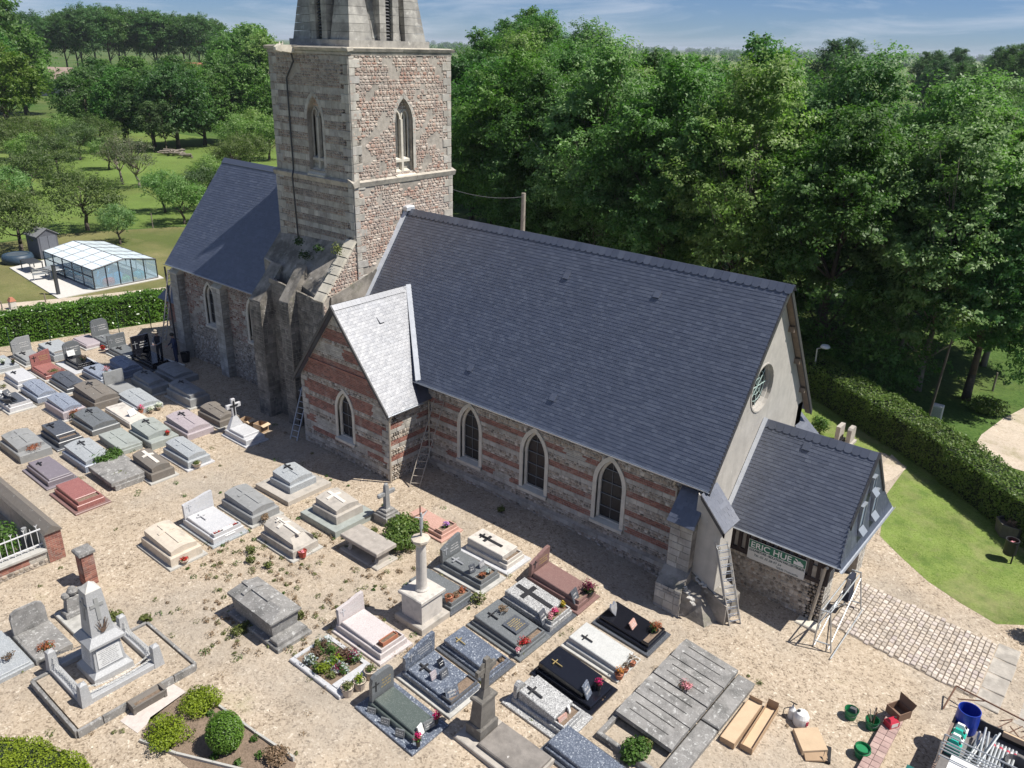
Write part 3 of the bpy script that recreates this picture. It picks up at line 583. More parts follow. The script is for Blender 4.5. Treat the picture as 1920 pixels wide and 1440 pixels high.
# gargoyle and tower drain pipe
q=MB(); gx=-31.55; 
q.hexa([(gx-.13,TWy0-.75,16.50),(gx+.13,TWy0-.75,16.50),(gx+.17,TWy0+.1,16.40),(gx-.17,TWy0+.1,16.40),(gx-.12,TWy0-.75,16.72),(gx+.12,TWy0-.75,16.72),(gx+.17,TWy0+.1,16.76),(gx-.17,TWy0+.1,16.76)])
q.hexa([(gx-.1,TWy0-.95,16.53),(gx+.1,TWy0-.95,16.53),(gx+.14,TWy0-.7,16.46),(gx-.14,TWy0-.7,16.46),(gx-.07,TWy0-.95,16.66),(gx+.07,TWy0-.95,16.66),(gx+.15,TWy0-.7,16.78),(gx-.15,TWy0-.7,16.78)])
q.tube((gx-.09,TWy0-.62,16.75),(gx-.12,TWy0-.6,16.88),.05,.01,6); q.tube((gx+.09,TWy0-.62,16.75),(gx+.12,TWy0-.6,16.88),.05,.01,6); q.build('gargoyle',M_coping,CH)
downpipe([(gx+.1,TWy0-.2,16.4),(gx+.1,TWy0-.12,16.1),(gx-.5,TWy0-.1,15.4),(gx-.5,TWy0-.1,11.5),(gx-.42,TWy0-.25,11.2),(gx-.42,TWy0-.18,8.2),(gx-.9,TWy0-.7,7.7)],M_darkpipe,.038,'tower_drain_pipe')
# ---- lower stage of the tower with sloping shoulders
q=MB()
YL=21.05
q.hexa([(-33.55,YL+.9,-.3),(-28.0,YL,-.3),(-28.0,TWy0+.2,-.3),(-33.55,TWy0+.2,-.3),(-33.55,YL+.9,7.25),(-28.0,YL,6.5),(-28.0,TWy0+.2,8.95),(-33.55,TWy0+.2,8.7)]); q.build('tower_lower_stage',M_oldrender,CH)
lw2=masonry('shoulder_wall',CH,(XT+.02,YL-.02,0),Y1,X1,[(0,3.2),(2.05,3.2),(2.05,8.78),(0,6.5)],[(3.2,8.7,'rubble')],thick=.35)
q=MB(); q.hexa([(XT-.02,YL+.0,3.0),(XT+.12,YL+.0,3.0),(XT+.12,TWy0+1.1,3.0),(XT-.02,TWy0+1.1,3.0),(XT-.02,YL+.35,6.6),(XT+.12,YL+.35,6.6),(XT+.12,TWy0+1.0,7.4),(XT-.02,TWy0+1.0,7.4)]); q.build('shoulder_render',M_oldrender,CH)
for k in range(7):       # stepped coping stones
    t0,t1=k/7,(k+1)/7-.01; a=Vector((XT+.05,YL-.12,6.45)).lerp(Vector((XT+.05,TWy0-.1,8.85)),t0); b=Vector((XT+.05,YL-.12,6.45)).lerp(Vector((XT+.05,TWy0-.1,8.85)),t1)
    d=(b-a).normalized(); n0=Vector((0,-d.z,d.y)); q=MB(); w0,w1=-.48+random.uniform(-.05,.05),.12
    q.hexa([a+X1*w0,a+X1*w1,b+X1*w1,b+X1*w0,a+X1*w0+n0*.13,a+X1*w1+n0*.13,b+X1*w1+n0*.11,b+X1*w0+n0*.11]); q.build('coping_stone',M_coping,CH)
fw=masonry('lower_front_wall',CH,(-31.9,YL-.03,0),X1,-Y1,[(0,-.2),(3.85,-.2),(3.85,6.4),(0,6.8)],[(-.2,6.8,'smallstone')],thick=.1,mats=SOOTM,back=M_oldrender)
# buttresses of the lower stage
for x0,x1_,y0,zt in ((-32.6,-31.75,20.35,7.0),(-30.55,-29.85,20.55,7.3)):
    solid(CH,'buttress_core',M_oldrender,hx(x0,x1_,y0,21.7,-.3,zt-1.2,(0,0,1.5,1.5)))
    masonry('buttress_face',CH,(x0,y0-.01,0),X1,-Y1,[(0,-.2),(x1_-x0,-.2),(x1_-x0,zt-1.25),(0,zt-1.25)],[(-.2,zt-1.25,'smallstone')],mats=SOOTM,thick=.05,back=M_oldrender)
    masonry('buttress_side',CH,(x1_+.01,y0,0),Y1,X1,[(0,-.2),(1.2,-.2),(1.2,zt-.1),(0,zt-1.2)],[(-.2,zt-.3,'smallstone')],mats=SOOTM,thick=.05,back=M_oldrender)
cb=masonry('capped_buttress',CH,(-33.45,20.95,0),X1,-Y1,[(0,-.2),(1.25,-.2),(1.25,3.45),(0,3.45)],[(-.2,3.45,'ashlar')],mats=SOOTM,thick=1.2,back=M_oldrender)
masonry('capped_buttress_side',CH,(-32.19,20.95,0),Y1,X1,[(0,-.2),(1.2,-.2),(1.2,3.45),(0,3.45)],[(-.2,3.45,'ashlar')],mats=SOOTM,thick=.05,back=M_oldrender)
solid(CH,'buttress_cap',M_oldrender,hx(-33.55,-32.1,20.85,22.2,3.45,3.6,(0,0,.35,.35)))
downpipe([(-33.5,22.0,7.25),(-32.3,21.75,7.2)],M_pvc,.05)
# ---- spire with corner pinnacles and louvred dormers
sx0,sx1,sy0,sy1=TWx0+.8,TWx1-.8,TWy0+.8,TWy1-.8; scx,scy=(sx0+sx1)/2,(sy0+sy1)/2
def courses(name,base,top,h,m,n=4,rot=0):   # tapering ashlar courses: base/top = list of corner points
    q=MB(); k=max(2,int(h/.32)); nb=len(base)
    for i in range(k):
        t0,t1=i/k,(i+1)/k
        A=[Vector(a).lerp(Vector(b),t0) for a,b in zip(base,top)]; B=[Vector(a).lerp(Vector(b),t1) for a,b in zip(base,top)]
        for j in range(nb):
            a0,a1,b0,b1=A[j],A[(j+1)%nb],B[j],B[(j+1)%nb]; wd=(a1-a0).length; nn_=max(1,int(wd/.45)); off=.5/nn_ if i%2 else 0
            us=[0]+[min(1,(x+1)/nn_-off) for x in range(nn_)]+([1] if off else []); us=sorted(set(us))
            N_=(a1-a0).cross(b0-a0).normalized(); N_=N_ if N_.dot((a0+a1)/2-Vector((scx,scy,a0.z)))>0 or n==99 else -N_
            for u0,u1_ in zip(us[:-1],us[1:]):
                g=.006; e=random.uniform(.0,.018)
                p=[a0.lerp(a1,u0),a0.lerp(a1,u1_),b0.lerp(b1,u1_),b0.lerp(b1,u0)]; c=sum(p,Vector())/4; pi=[x+(c-x).normalized()*.012 for x in p]
                q.add(p+[x+N_*(.012+e) for x in pi],[(4,5,6,7),(0,1,5,4),(1,2,6,5),(2,3,7,6),(3,0,4,7)])
    return q
def octo(r,z,sq=.41421):
    out=[]
    for sxx,syy in ((1,-sq),(1,sq),(sq,1),(-sq,1),(-1,sq),(-1,-sq),(-sq,-1),(sq,-1)): out.append((scx+sxx*r*(sx1-sx0)/4.0/1.0,scy+syy*r*(sy1-sy0)/4.0,z))
    return out
sp_=courses('spire',octo(1.86,16.7),octo(.05,27.5),9.5,M_spire); spo=sp_.build('spire',M_spire,CH,kind=None)
solid(CH,'spire_base',M_spire,hx(sx0-.12,sx1+.12,sy0-.12,sy1+.12,16.7,17.0))
def tapered(x0,x1,y0,y1,z0,z1,cx,cy,k=.12):
    base=[(x0,y0,z0),(x1,y0,z0),(x1,y1,z0),(x0,y1,z0)]; top=[(cx+(x-cx)*k if False else x+(cx-x)*(1-k),y+(cy-y)*(1-k),z1) for x,y,_ in base]; return base,top
pw=1.25
for cxn,cyn in ((sx1,sy0),(sx0,sy0),(sx1,sy1),(sx0,sy1)):
    x0,x1_=(cxn-pw,cxn) if cxn==sx1 else (cxn,cxn+pw); y0,y1=(cyn-pw,cyn) if cyn==sy1 else (cyn,cyn+pw)
    ax=cxn+(-.75 if cxn==sx1 else .75); ay=cyn+(-.75 if cyn==sy1 else .75)
    base=[(x0,y0,17),(x1_,y0,17),(x1_,y1,17),(x0,y1,17)]; top=[(ax+(x-ax)*.03,ay+(y-ay)*.03,22.2) for x,y,_ in base]
    q=courses('pinnacle',base,top,5.2,M_spire,99)
    # outward normals fixed by hand: use core
    c=MB(); c.hexa([*base,*top]); c.v=c.v; 
    q2=MB(); k=16
    for i in range(k):
        t0,t1=i/k,(i+1)/k; A=[Vector(a).lerp(Vector(b),t0) for a,b in zip(base,top)]; B=[Vector(a).lerp(Vector(b),t1) for a,b in zip(base,top)]; cA=sum(A,Vector())/4; cB=sum(B,Vector())/4
        e=random.uniform(-.006,.01); A=[cA+(a-cA)*(1+e) for a in A]; B=[cB+(a-cB)*(1+e)-Z1*.012 for a in B]; q2.hexa(A+B)
    q2.build('pinnacle',M_spire,CH)
# dormers
for O,U,Nn,wd in (((sx0,sy0-.05,0),X1,-Y1,sx1-sx0),((sx1+.05,sy0,0),Y1,X1,sy1-sy0)):
    O=Vector(O); P=lambda a,b,d:O+U*a+Z1*b+Nn*d; uc=wd/2
    b=MB()
    for a0,a1 in ((uc-.55,uc-.2),(uc+.2,uc+.55)):
        for k in range(6): b.hexa([P(a0,17+k*.34,-.9),P(a1,17+k*.34,-.9),P(a1,17+k*.34,.0),P(a0,17+k*.34,.0),P(a0,17+(k+1)*.34-.012,-.9),P(a1,17+(k+1)*.34-.012,-.9),P(a1,17+(k+1)*.34-.012,random.uniform(-.01,.01)),P(a0,17+(k+1)*.34-.012,random.uniform(-.01,.01))])
    b.hexa([P(uc-.55,19.05,-.9),P(uc+.55,19.05,-.9),P(uc+.55,19.05,.02),P(uc-.55,19.05,.02),P(uc-.55,19.3,-.9),P(uc+.55,19.3,-.9),P(uc+.55,19.3,.02),P(uc-.55,19.3,.02)])
    b.add([P(uc-.7,19.3,.1),P(uc+.7,19.3,.1),P(uc,20.6,.1),P(uc-.7,19.3,-1),P(uc+.7,19.3,-1),P(uc,20.6,-1)],[(0,1,2),(0,2,5,3),(1,4,5,2),(3,5,4),(0,3,4,1)])
    dm=b.build('spire_dormer',M_spire,CH)
    for k in range(15):
        v=17.12+k*.13; q=MB(); q.hexa([P(uc-.2,v-.02,-.12),P(uc+.2,v-.02,-.12),P(uc+.2,v+.06,-.24),P(uc-.2,v+.06,-.24),P(uc-.2,v,-.12),P(uc+.2,v,-.12),P(uc+.2,v+.08,-.24),P(uc-.2,v+.08,-.24)]); q.build('louvre',M_louvre,dm)
    q=MB(); q.quad(P(uc-.2,17,-.3),P(uc+.2,17,-.3),P(uc+.2,19.05,-.3),P(uc-.2,19.05,-.3)); q.build('dark_backing',M_dark,dm)
# ---- chancel
CX0,CX1=-42.5,-33.0; CZE,CZR=5.35,10.64
ch_h=[lancet(-39.35-CX0,.85,2.45,4.75),lancet(-35.35-CX0,.85,2.45,4.72)]
cw=masonry('chancel_wall',CH,(CX0,YW,0),X1,-Y1,[(0,-.2),(CX1-CX0,-.2),(CX1-CX0,5.7),(0,5.7)],[(-.2,2.2,'flint'),(2.2,5.7,'rubble')],ch_h,{'rubble':M_chmix})
for xx in (-39.35,-35.35):
    for sd_ in (-1,1): quoins(cw,(CX0,YW,0),X1,-Y1,xx-CX0+sd_*.57,2.4,4.1,sd_,.26,.18,.4,.03)
for xx in (-39.35,-35.35): window(cw,(CX0,YW,0),X1,-Y1,xx-CX0,.85,2.45,4.75,rim=.15,rows=4)
for x0 in (-42.55,-38.3):
    pw_=.75; masonry('pilaster',CH,(x0,YW-.42,0),X1,-Y1,[(0,-.2),(pw_,-.2),(pw_,4.9),(0,4.9)],[(-.2,4.9,'ashlar')],thick=.5)
    masonry('pilaster_side',CH,(x0+pw_,YW-.42,0),Y1,X1,[(0,-.2),(.42,-.2),(.42,5.15),(0,4.9)],[(-.2,4.9,'smallstone')],thick=.05)
    solid(CH,'pilaster_cap',M_coping,hx(x0-.03,x0+pw_+.03,YW-.47,YW+.02,4.88,4.95,(0,0,.35,.35)))
csl=math.hypot(YR-YE,CZR-CZE); CS=Vector((0,YR-YE,CZR-CZE))/csl; CSb=Vector((0,-(YR-YE),CZR-CZE))/csl
slates('chancel_roof',CH,(CX0-.35,YE,CZE),X1,CS,[(0,0),(CX1-CX0+.3,0),(CX1-CX0+.3,csl),(0,csl)],ex=.14,w=.23)
slates('chancel_far_roof',CH,(CX0-.35,2*YR-YE,CZE),X1,CSb,[(0,0),(CX1-CX0+.3,0),(CX1-CX0+.3,csl),(0,csl)],ex=.14,w=.23)
gutter(CH,(CX0-.35,YE-.04,CZE),(-33.4,YE-.04,CZE),.07)
q=MB()
for sg in (1,-1): q.hexa([(CX0-.35,YR,CZR),(CX1,YR,CZR),(CX1,YR-sg*.2,CZR-.25),(CX0-.35,YR-sg*.2,CZR-.25),(CX0-.35,YR,CZR+.05),(CX1,YR,CZR+.05),(CX1,YR-sg*.22,CZR-.2),(CX0-.35,YR-sg*.22,CZR-.2)])
q.build('ridge_cap',M_slate,CH)
q=MB(); q.prism([(YW+.02,-.3),(YF,-.3),(YF,5.4),(YR,10.3),(YW+.02,5.4)],lambda a,b,d:(d,a,b),CX0,CX0+.4); q.build('chancel_end_wall',M_mortar,CH)
solid(CH,'chancel_far_wall',M_mortar,hx(CX0,CX1,YF-.4,YF,-.3,5.6))
# sacristy lean-to behind the chancel end
sw=masonry('sacristy_wall',CH,(-45.6,22.9,0),X1,-Y1,[(0,-.2),(3.1,-.2),(3.1,3.0),(0,2.7)],[(-.2,1.2,'flint')]+[(1.2,2.9,'brick')],thick=.4)
solid(CH,'sacristy_core',M_mortar,hx(-45.58,-42.5,23.0,27.5,-.3,2.6,(0,.5,.5,0)))
slates('sacristy_roof',CH,(-46.0,22.6,2.55),X1,(0,1.6,1.7),[(0,0),(3.55,0),(3.55,2.3),(.9,2.3)],ex=.15,w=.23)
downpipe([(-42.75,YW-.55,5.2),(-42.75,YW-.5,0)],M_darkpipe,.05)
fa=Vector((XT+.07,YE+.2,ZE+.3)); fb=Vector((XT+.07,YR,ZR+.06)); fn=Vector((0,-(ZR-ZE),YR-YE)).normalized(); q=MB(); q.hexa([fa,fa+X1*.16,fb+X1*.16,fb,fa+fn*.13,fa+X1*.16+fn*.05,fb+X1*.16+fn*.05,fb+fn*.13]); q.build('abutment_flashing',M_lead,CH); q=MB(); q.cbox(XT-.05,XT+.35,YR-.3,YR+.2,ZR-.05,ZR+.16,.05); q.build('ridge_end_cap',M_lead,CH)
# growing plants rooted on the ledges are added later; roof vent slates
for u,v,zz in ((1063,517,0),(1233,552,0),(883,690,0),(1038,745,0),(713,600,1)):
    d=ray(u,v)
    if not zz:
        n0=Vector((0,-(ZR-ZE),YR-YE)).normalized(); t=(Vector((0,YE,ZE))-CP).dot(n0)/d.dot(n0); p=CP+d*t; S_,U_=SN,X1
    else:
        n0=u1.cross(Y1).normalized(); n0=n0 if n0.z>0 else -n0; t=(o1-CP).dot(n0)/d.dot(n0); p=CP+d*t; S_,U_=u1,Y1
    q=MB(); q.hexa([p-U_*.13-S_*.15+n0*.02,p+U_*.13-S_*.15+n0*.02,p+U_*.13+S_*.15+n0*.01,p-U_*.13+S_*.15+n0*.01,p-U_*.13-S_*.15+n0*.075,p+U_*.13-S_*.15+n0*.075,p+U_*.13+S_*.15+n0*.03,p-U_*.13+S_*.15+n0*.03]); q.build('roof_vent',M_slate,CH)
# ================================================================ porch
PYN,PX1,PYR,PZR,PYE,PZE,PXE=23.9,-6.05,26.1,4.95,23.5,1.87,-5.62
pwl=masonry('porch_wall',CH,(XG,PYN,0),X1,-Y1,[(0,-1.1),(PX1-XG,-1.1),(PX1-XG,.82),(0,.82)],[(-1.1,.82,'cobblestone')],thick=.45)
solid(CH,'porch_far_wall',M_mortar,hx(XG,PX1,2*PYR-PYN-.4,2*PYR-PYN,-1.1,1.9))
q=MB(); q.box(XG,PX1,PYN+.06,PYN+.3,.82,2.2); q.build('porch_infill',M_plaster,CH)
def beam(x0,x1,z0,z1,y0=None): 
    q=MB(); q.cbox(x0,x1,PYN-.03 if y0 is None else y0,PYN+.1,z0,z1,.008); q.build('timber_post' if z1-z0>x1-x0 else 'timber_rail',M_timber,CH)
beam(XG,PX1+.05,.80,.95); beam(XG,PX1+.05,1.72,1.9)
for i in range(14):
    x=XG+.05+i*(PX1-XG-.12)/13; beam(x,x+.12,.952,1.718,PYN-.025)
# stone corner piers and front opening
for y0 in (PYN,2*PYR-PYN-.75):
    masonry('porch_pier',CH,(PX1,y0,0),Y1,X1,[(0,-1.1),(.75,-1.1),(.75,1.4),(0,1.4)],[(-1.1,1.4,'smallstone')],thick=.5)
q=MB(); q.cbox(PX1-.35,PX1+.08,PYN,2*PYR-PYN,1.4,1.62,.02); q.build('porch_lintel',M_timber,CH)
solid(CH,'porch_door_recess',M_timber,hx(XG+.02,XG+.1,25.2,27.0,-.9,1.6))
# porch roof slopes
psl=math.hypot(PYR-PYE,PZR-PZE); PS=Vector((0,PYR-PYE,PZR-PZE))/psl; PSb=Vector((0,-(PYR-PYE),PZR-PZE))/psl
pxr=-5.80
slates('porch_roof',CH,(XG,PYE,PZE),X1,PS,[(0,0),(PXE-XG,0),(pxr-XG,psl*.35),(pxr-XG,psl),(0,psl)],ex=.13,w=.22,single=300)
slates('porch_far_roof',CH,(XG,2*PYR-PYE,PZE),X1,PSb,[(0,0),(PXE-XG,0),(pxr-XG,psl*.35),(pxr-XG,psl),(0,psl)],ex=.13,w=.22)
q=MB(); x=XG
while x<pxr-.05:
    for sg,so_ in ((1,PS),(-1,PSb)):
        n0=Vector((0,-sg*(PZR-PZE)/psl,(PYR-PYE)/psl)); base=Vector((0,PYR,PZR))+n0*.035
        pts=[(0,0),(.26,0),(.26,.24),(.2,.30),(.06,.30),(0,.24)]; tp=[base+X1*(x+a)-so_*c for a,c in pts]; q.add(tp+[p-n0*.02 for p in tp],[tuple(range(6))]+[(i,(i+1)%6,6+(i+1)%6,6+i) for i in range(6)])
    x+=.265
q.build('ridge_slates',M_slate,CH,kind='stuff')
# slate-hung gable with a flared foot
def pg(t):  # t 0..1 up the gable: x position of the flared face
    return PXE+.04-(PXE+.04-pxr)*min(1,(t/.35))**.6
q=MB(); nr_=24
core=MB()
for i in range(nr_):
    t0,t1=i/nr_,(i+1)/nr_; z0,z1=PZE+(PZR-.1-PZE)*t0,PZE+(PZR-.1-PZE)*t1+.05; h0=(PYR-PYE)*(1-t0)
    y=PYR-h0+.02; core.quad((pg(t0)-.03,PYR-h0,z0),(pg(t0)-.03,PYR+h0,z0),(pg(t1)-.03,PYR+h0*(1-1/(nr_-i)),z1),(pg(t1)-.03,PYR-h0*(1-1/(nr_-i)),z1))
    off=.1 if i%2 else 0
    y-=off
    while y<PYR+h0-.02:
        a,b_=max(y,PYR-h0+.01),min(y+.2,PYR+h0-.01)
        if b_-a>.03: e=random.uniform(0,.006); q.add([(pg(t0)-.01,a+.002,z0),(pg(t0)-.01,b_-.002,z0),(pg(t0)+.016+e,a+.002,z0),(pg(t0)+.016+e,b_-.002,z0),(pg(t1)+.001,b_-.002,z1),(pg(t1)+.001,a+.002,z1)],[(2,3,4,5),(0,1,3,2),(0,2,5),(1,4,3)])
        y+=.2
gb=core.build('porch_gable',M_slate,CH); q.build('slates',M_slate,gb,kind='stuff',fix=False)
M_pane=mat('pale_glass',(.30,.38,.46),.2,6,.12,0,spec=.6)
for yc,z0,z1,w in ((25.35,2.55,3.35,.34),(26.6,2.55,3.35,.34),(25.95,3.75,4.15,.26)):
    b=MB(); xs=pxr+.05
    b.box(xs-.05,xs+.06,yc-w/2-.05,yc-w/2,z0,z1); b.box(xs-.05,xs+.06,yc+w/2,yc+w/2+.05,z0,z1); b.box(xs-.05,xs+.07,yc-w/2-.05,yc+w/2+.05,z1,z1+.05)
    b.add([(xs+.05,yc-w/2-.06,z0),(xs+.05,yc+w/2+.06,z0),(xs+.24,yc+w/2+.06,z0-.2),(xs+.24,yc-w/2-.06,z0-.2),(xs+.05,yc-w/2-.06,z0-.25),(xs+.05,yc+w/2+.06,z0-.25)],[(0,1,2,3),(0,3,4),(1,5,2),(3,2,5,4)])
    w_=b.build('gable_window',mat('dull_zinc',(.26,.29,.33),.1,5,.5,.05,metal=.3),gb); q=MB(); q.quad((xs+.02,yc-w/2,z0),(xs+.02,yc+w/2,z0),(xs+.02,yc+w/2,z1),(xs+.02,yc-w/2,z1)); q.build('pane',M_pane,gb)
gutter(CH,(PXE+.09,PYE-.1,PZE-.0),(PXE+.09,2*PYR-PYE+.1,PZE),.07); gutter(CH,(XG+.3,PYE-.03,PZE+.045),(PXE+.05,PYE-.03,PZE+.045),.04)
for sg in (1,-1):
    y0=PYR-sg*(PYR-PYE)*.65; z0=PZE+(PZR-PZE)*.35
    b=MB(); b.hexa([(pxr-.02,y0,z0-.12),(pxr+.06,y0,z0-.12),(pxr+.06,PYR,PZR-.12),(pxr-.02,PYR,PZR-.12),(pxr-.02,y0,z0+.03),(pxr+.06,y0,z0+.03),(pxr+.06,PYR,PZR+.04),(pxr-.02,PYR,PZR+.04)]); b.build('bargeboard',M_darkpipe,CH)
fl=MB(); a=Vector((XG+.02,PYE+.35,PZE+.45)); b_=Vector((XG+.02,PYR,PZR+.04)); n0=Vector((0,-(PZR-PZE),PYR-PYE)).normalized()
fl.hexa([a,a+X1*.14,b_+X1*.14,b_,a+n0*.07,a+X1*.14+n0*.05,b_+X1*.14+n0*.05,b_+n0*.07]); fl.build('roof_flashing',M_lead,CH)
d=ray(1513,838); n0=Vector((0,-(PZR-PZE),PYR-PYE)).normalized(); p=CP+d*((Vector((0,PYE,PZE))-CP).dot(n0)/d.dot(n0))
q=MB(); q.hexa([p-X1*.13-PS*.13,p+X1*.13-PS*.13,p+X1*.13+PS*.13,p-X1*.13+PS*.13]+[c+n0*.06 for c in (p-X1*.13-PS*.13,p+X1*.13-PS*.13,p+X1*.13+PS*.13,p-X1*.13+PS*.13)]); q.build('roof_vent',M_slate,CH)
downpipe([(PXE-.35,PYE-.08,PZE-.06),(PXE-.5,PYN-.12,PZE-.35),(PX1-.25,PYN-.12,-.75)],M_pvc,.05)
q=MB(); q.cbox(PX1-.6,PX1+.15,PYN-.5,PYN-.05,-1.1,-.62,.03); q.build('drain_stone',M_trim,CH)
# ================================================================ ground
GRAV=dict(rough=.95,bump=.9,bscale=34)
def ground_mat(name,cols,patches,scale=24.,bump=.8,big=.35,ks=.5):
    m=bpy.data.materials.new(name); m.use_nodes=True; nt=m.node_tree; nt.nodes.clear(); L=nt.links.new
    N=lambda t:nt.nodes.new('ShaderNode'+t)
    geo=N('NewGeometry'); out=N('OutputMaterial'); b=N('BsdfPrincipled'); b.inputs['Roughness'].default_value=.95; b.inputs['Specular IOR Level'].default_value=.2
    vo=N('TexVoronoi'); vo.inputs['Scale'].default_value=scale; L(geo.outputs['Position'],vo.inputs['Vector'])
    sp=N('SeparateColor'); L(vo.outputs['Color'],sp.inputs[0]); r=N('ValToRGB'); e=r.color_ramp.elements
    while len(e)<len(cols): e.new(.5)
    for i,c in enumerate(cols): e[i].position=i/(len(cols)-1); e[i].color=(*c,1)
    vb=N('TexVoronoi'); vb.inputs['Scale'].default_value=scale*.38; L(geo.outputs['Position'],vb.inputs['Vector']); sb=N('SeparateColor'); L(vb.outputs['Color'],sb.inputs[0])
    ad=N('Mix'); ad.data_type='FLOAT'; ad.inputs[0].default_value=.35; L(sp.outputs[0],ad.inputs[2]); L(sb.outputs[1],ad.inputs[3]); L(ad.outputs[0],r.inputs[0]); col=r.outputs[0]
    def noise(s,d=6,ro=.62):
        n=N('TexNoise'); n.inputs['Scale'].default_value=s; n.inputs['Detail'].default_value=d; n.inputs['Roughness'].default_value=ro; L(geo.outputs['Position'],n.inputs['Vector']); return n.outputs['Fac']
    for c,s,lo,hi,am in patches:
        mr=N('MapRange'); mr.inputs[1].default_value=lo; mr.inputs[2].default_value=hi; mr.inputs[4].default_value=am; L(noise(s),mr.inputs[0])
        x=N('Mix'); x.data_type='RGBA'; L(mr.outputs[0],x.inputs[0]); L(col,x.inputs[6]); x.inputs[7].default_value=(*c,1); col=x.outputs[2]
    v=N('MapRange'); v.inputs[1].default_value=.3; v.inputs[2].default_value=.7; v.inputs[3].default_value=1-big; v.inputs[4].default_value=1+big*.6; L(noise(ks),v.inputs[0])
    x=N('Mix'); x.data_type='RGBA'; x.blend_type='MULTIPLY'; x.inputs[0].default_value=1; L(col,x.inputs[6]); cc=N('CombineXYZ'); [L(v.outputs[0],cc.inputs[i]) for i in range(3)]; L(cc.outputs[0],x.inputs[7]); L(x.outputs[2],b.inputs['Base Color'])
    bp=N('Bump'); bp.inputs['Strength'].default_value=bump; bp.inputs['Distance'].default_value=.03; L(ad.outputs[0],bp.inputs['Height']); L(bp.outputs[0],b.inputs['Normal']); L(b.outputs[0],out.inputs[0]); MATS[name]=m; return m
M_gravel=ground_mat('gravel',[(.13,.10,.072),(.34,.272,.20),(.51,.42,.32),(.44,.36,.27),(.74,.65,.53)],[((.30,.275,.16),.5,.62,.74,.5),((.50,.40,.285),.22,.45,.72,.4),((.36,.325,.28),.15,.46,.62,.55),((.24,.20,.155),.8,.62,.74,.35)],scale=21,bump=1.0,big=.14)
M_grass=ground_mat('meadow_grass',[(.030,.065,.012),(.060,.115,.022),(.085,.145,.032),(.05,.10,.02)],[((.17,.165,.06),.05,.45,.62,.55),((.04,.085,.015),.6,.5,.7,.6)],scale=9,bump=.8,big=.25,ks=.08)
M_lawn=ground_mat('mown_lawn',[(.10,.15,.028),(.165,.235,.05),(.225,.29,.08),(.135,.195,.04)],[((.27,.255,.125),.45,.50,.68,.65),((.085,.15,.03),1.1,.48,.66,.6),((.20,.22,.09),3.,.55,.7,.5)],scale=26,bump=1.,big=.22,ks=.8)
M_drylawn=ground_mat('dry_lawn',[(.13,.135,.05),(.17,.165,.065),(.20,.185,.08),(.12,.135,.045)],[((.075,.11,.025),.12,.44,.62,.75),((.27,.22,.12),.3,.58,.75,.6)],scale=16,bump=.6,big=.2,ks=.2)
M_orchard=ground_mat('orchard_grass',[(.095,.155,.03),(.125,.19,.04),(.15,.215,.052),(.105,.17,.034)],[((.15,.17,.05),.09,.5,.68,.6)],scale=10,bump=.8,big=.25,ks=.12)
M_track=ground_mat('dirt_track',[(.42,.35,.27),(.5,.42,.33),(.56,.48,.39),(.46,.39,.31)],[((.25,.23,.12),.6,.55,.7,.6)],scale=14,bump=.6,big=.15)
M_soil=ground_mat('bed_soil',[(.17,.125,.09),(.22,.165,.12),(.27,.20,.15),(.2,.15,.11)],[((.12,.09,.07),1.2,.5,.7,.6)],scale=26,bump=.9,big=.15)
M_field=ground_mat('crop_field',[(.10,.16,.04),(.13,.19,.05),(.16,.21,.07),(.11,.17,.045)],[((.26,.26,.11),.004,.5,.6,.7)],scale=.6,bump=.3,big=.15,ks=.02)
def sheet(name,poly,dz,m,label=None,kind='structure',parent=None):
    bm=bmesh.new(); vs=[bm.verts.new((p[0],p[1],0)) for p in poly]; bm.faces.new(vs)
    for x in (-15,2): bmesh.ops.bisect_plane(bm,geom=bm.verts[:]+bm.edges[:]+bm.faces[:],plane_co=(x,0,0),plane_no=(1,0,0))
    for v in bm.verts: v.co.z=zg(v.co.x)+dz
    bmesh.ops.triangulate(bm,faces=bm.faces); bmesh.ops.recalc_face_normals(bm,faces=bm.faces)
    for f in bm.faces:
        if f.normal.z<0: f.normal_flip()
    me=bpy.data.meshes.new(name); bm.to_mesh(me); bm.free(); me.materials.append(m); o=link(bpy.data.objects.new(name,me),parent,kind=kind,label=label); return o
g2=lambda u,v:tuple(gp(u,v)[:2])
sheet('ground',[(-9000,-300),(9000,-300),(9000,14000),(-9000,14000)],-.012,M_grass,'wide green meadow ground around the churchyard')
sheet('churchyard_gravel',[(-54,2),(-20,-6),(12,-6),(12,26.2),g2(1925,1172),g2(1868,1170),g2(1800,1130),g2(1740,1090),g2(1690,1045),g2(1650,1005),g2(1660,930),g2(1700,875),g2(1660,850),(-13,36),(-43,35),(-48.6,25.5),(-51.2,15.3)],-.004,M_gravel,'tan pea gravel covering the churchyard')
sheet('lawn',[g2(1925,1172),g2(1868,1170),g2(1800,1130),g2(1740,1090),g2(1690,1045),g2(1650,1005),g2(1660,930),g2(1700,875),g2(1660,850),(-13,36),(-14,43.4),(-3,36.6),(2.5,32.4),(9,28),(9,26.8)],0,M_lawn,'mown lawn between porch and clipped hedge')
sheet('track',[g2(1812,862),g2(1840,815),g2(1880,785),g2(1925,762),g2(2100,720),g2(2100,960),g2(1925,885),g2(1880,872)],.0,M_track,'pale dirt track curving past the wood')
sheet('lane',[g2(-120,612),g2(-120,580),g2(0,570),g2(150,556),g2(340,535),g2(340,552),g2(150,573),g2(0,592)],.0,M_track,'stony lane behind the laurel hedge')
sheet('pool_lawn',[g2(-150,470),g2(0,455),g2(120,438),g2(330,425),g2(420,432),g2(420,520),g2(330,548),g2(150,566),g2(0,582),g2(-150,600)],-.004,M_drylawn,'dry patchy garden lawn around the pool enclosure')
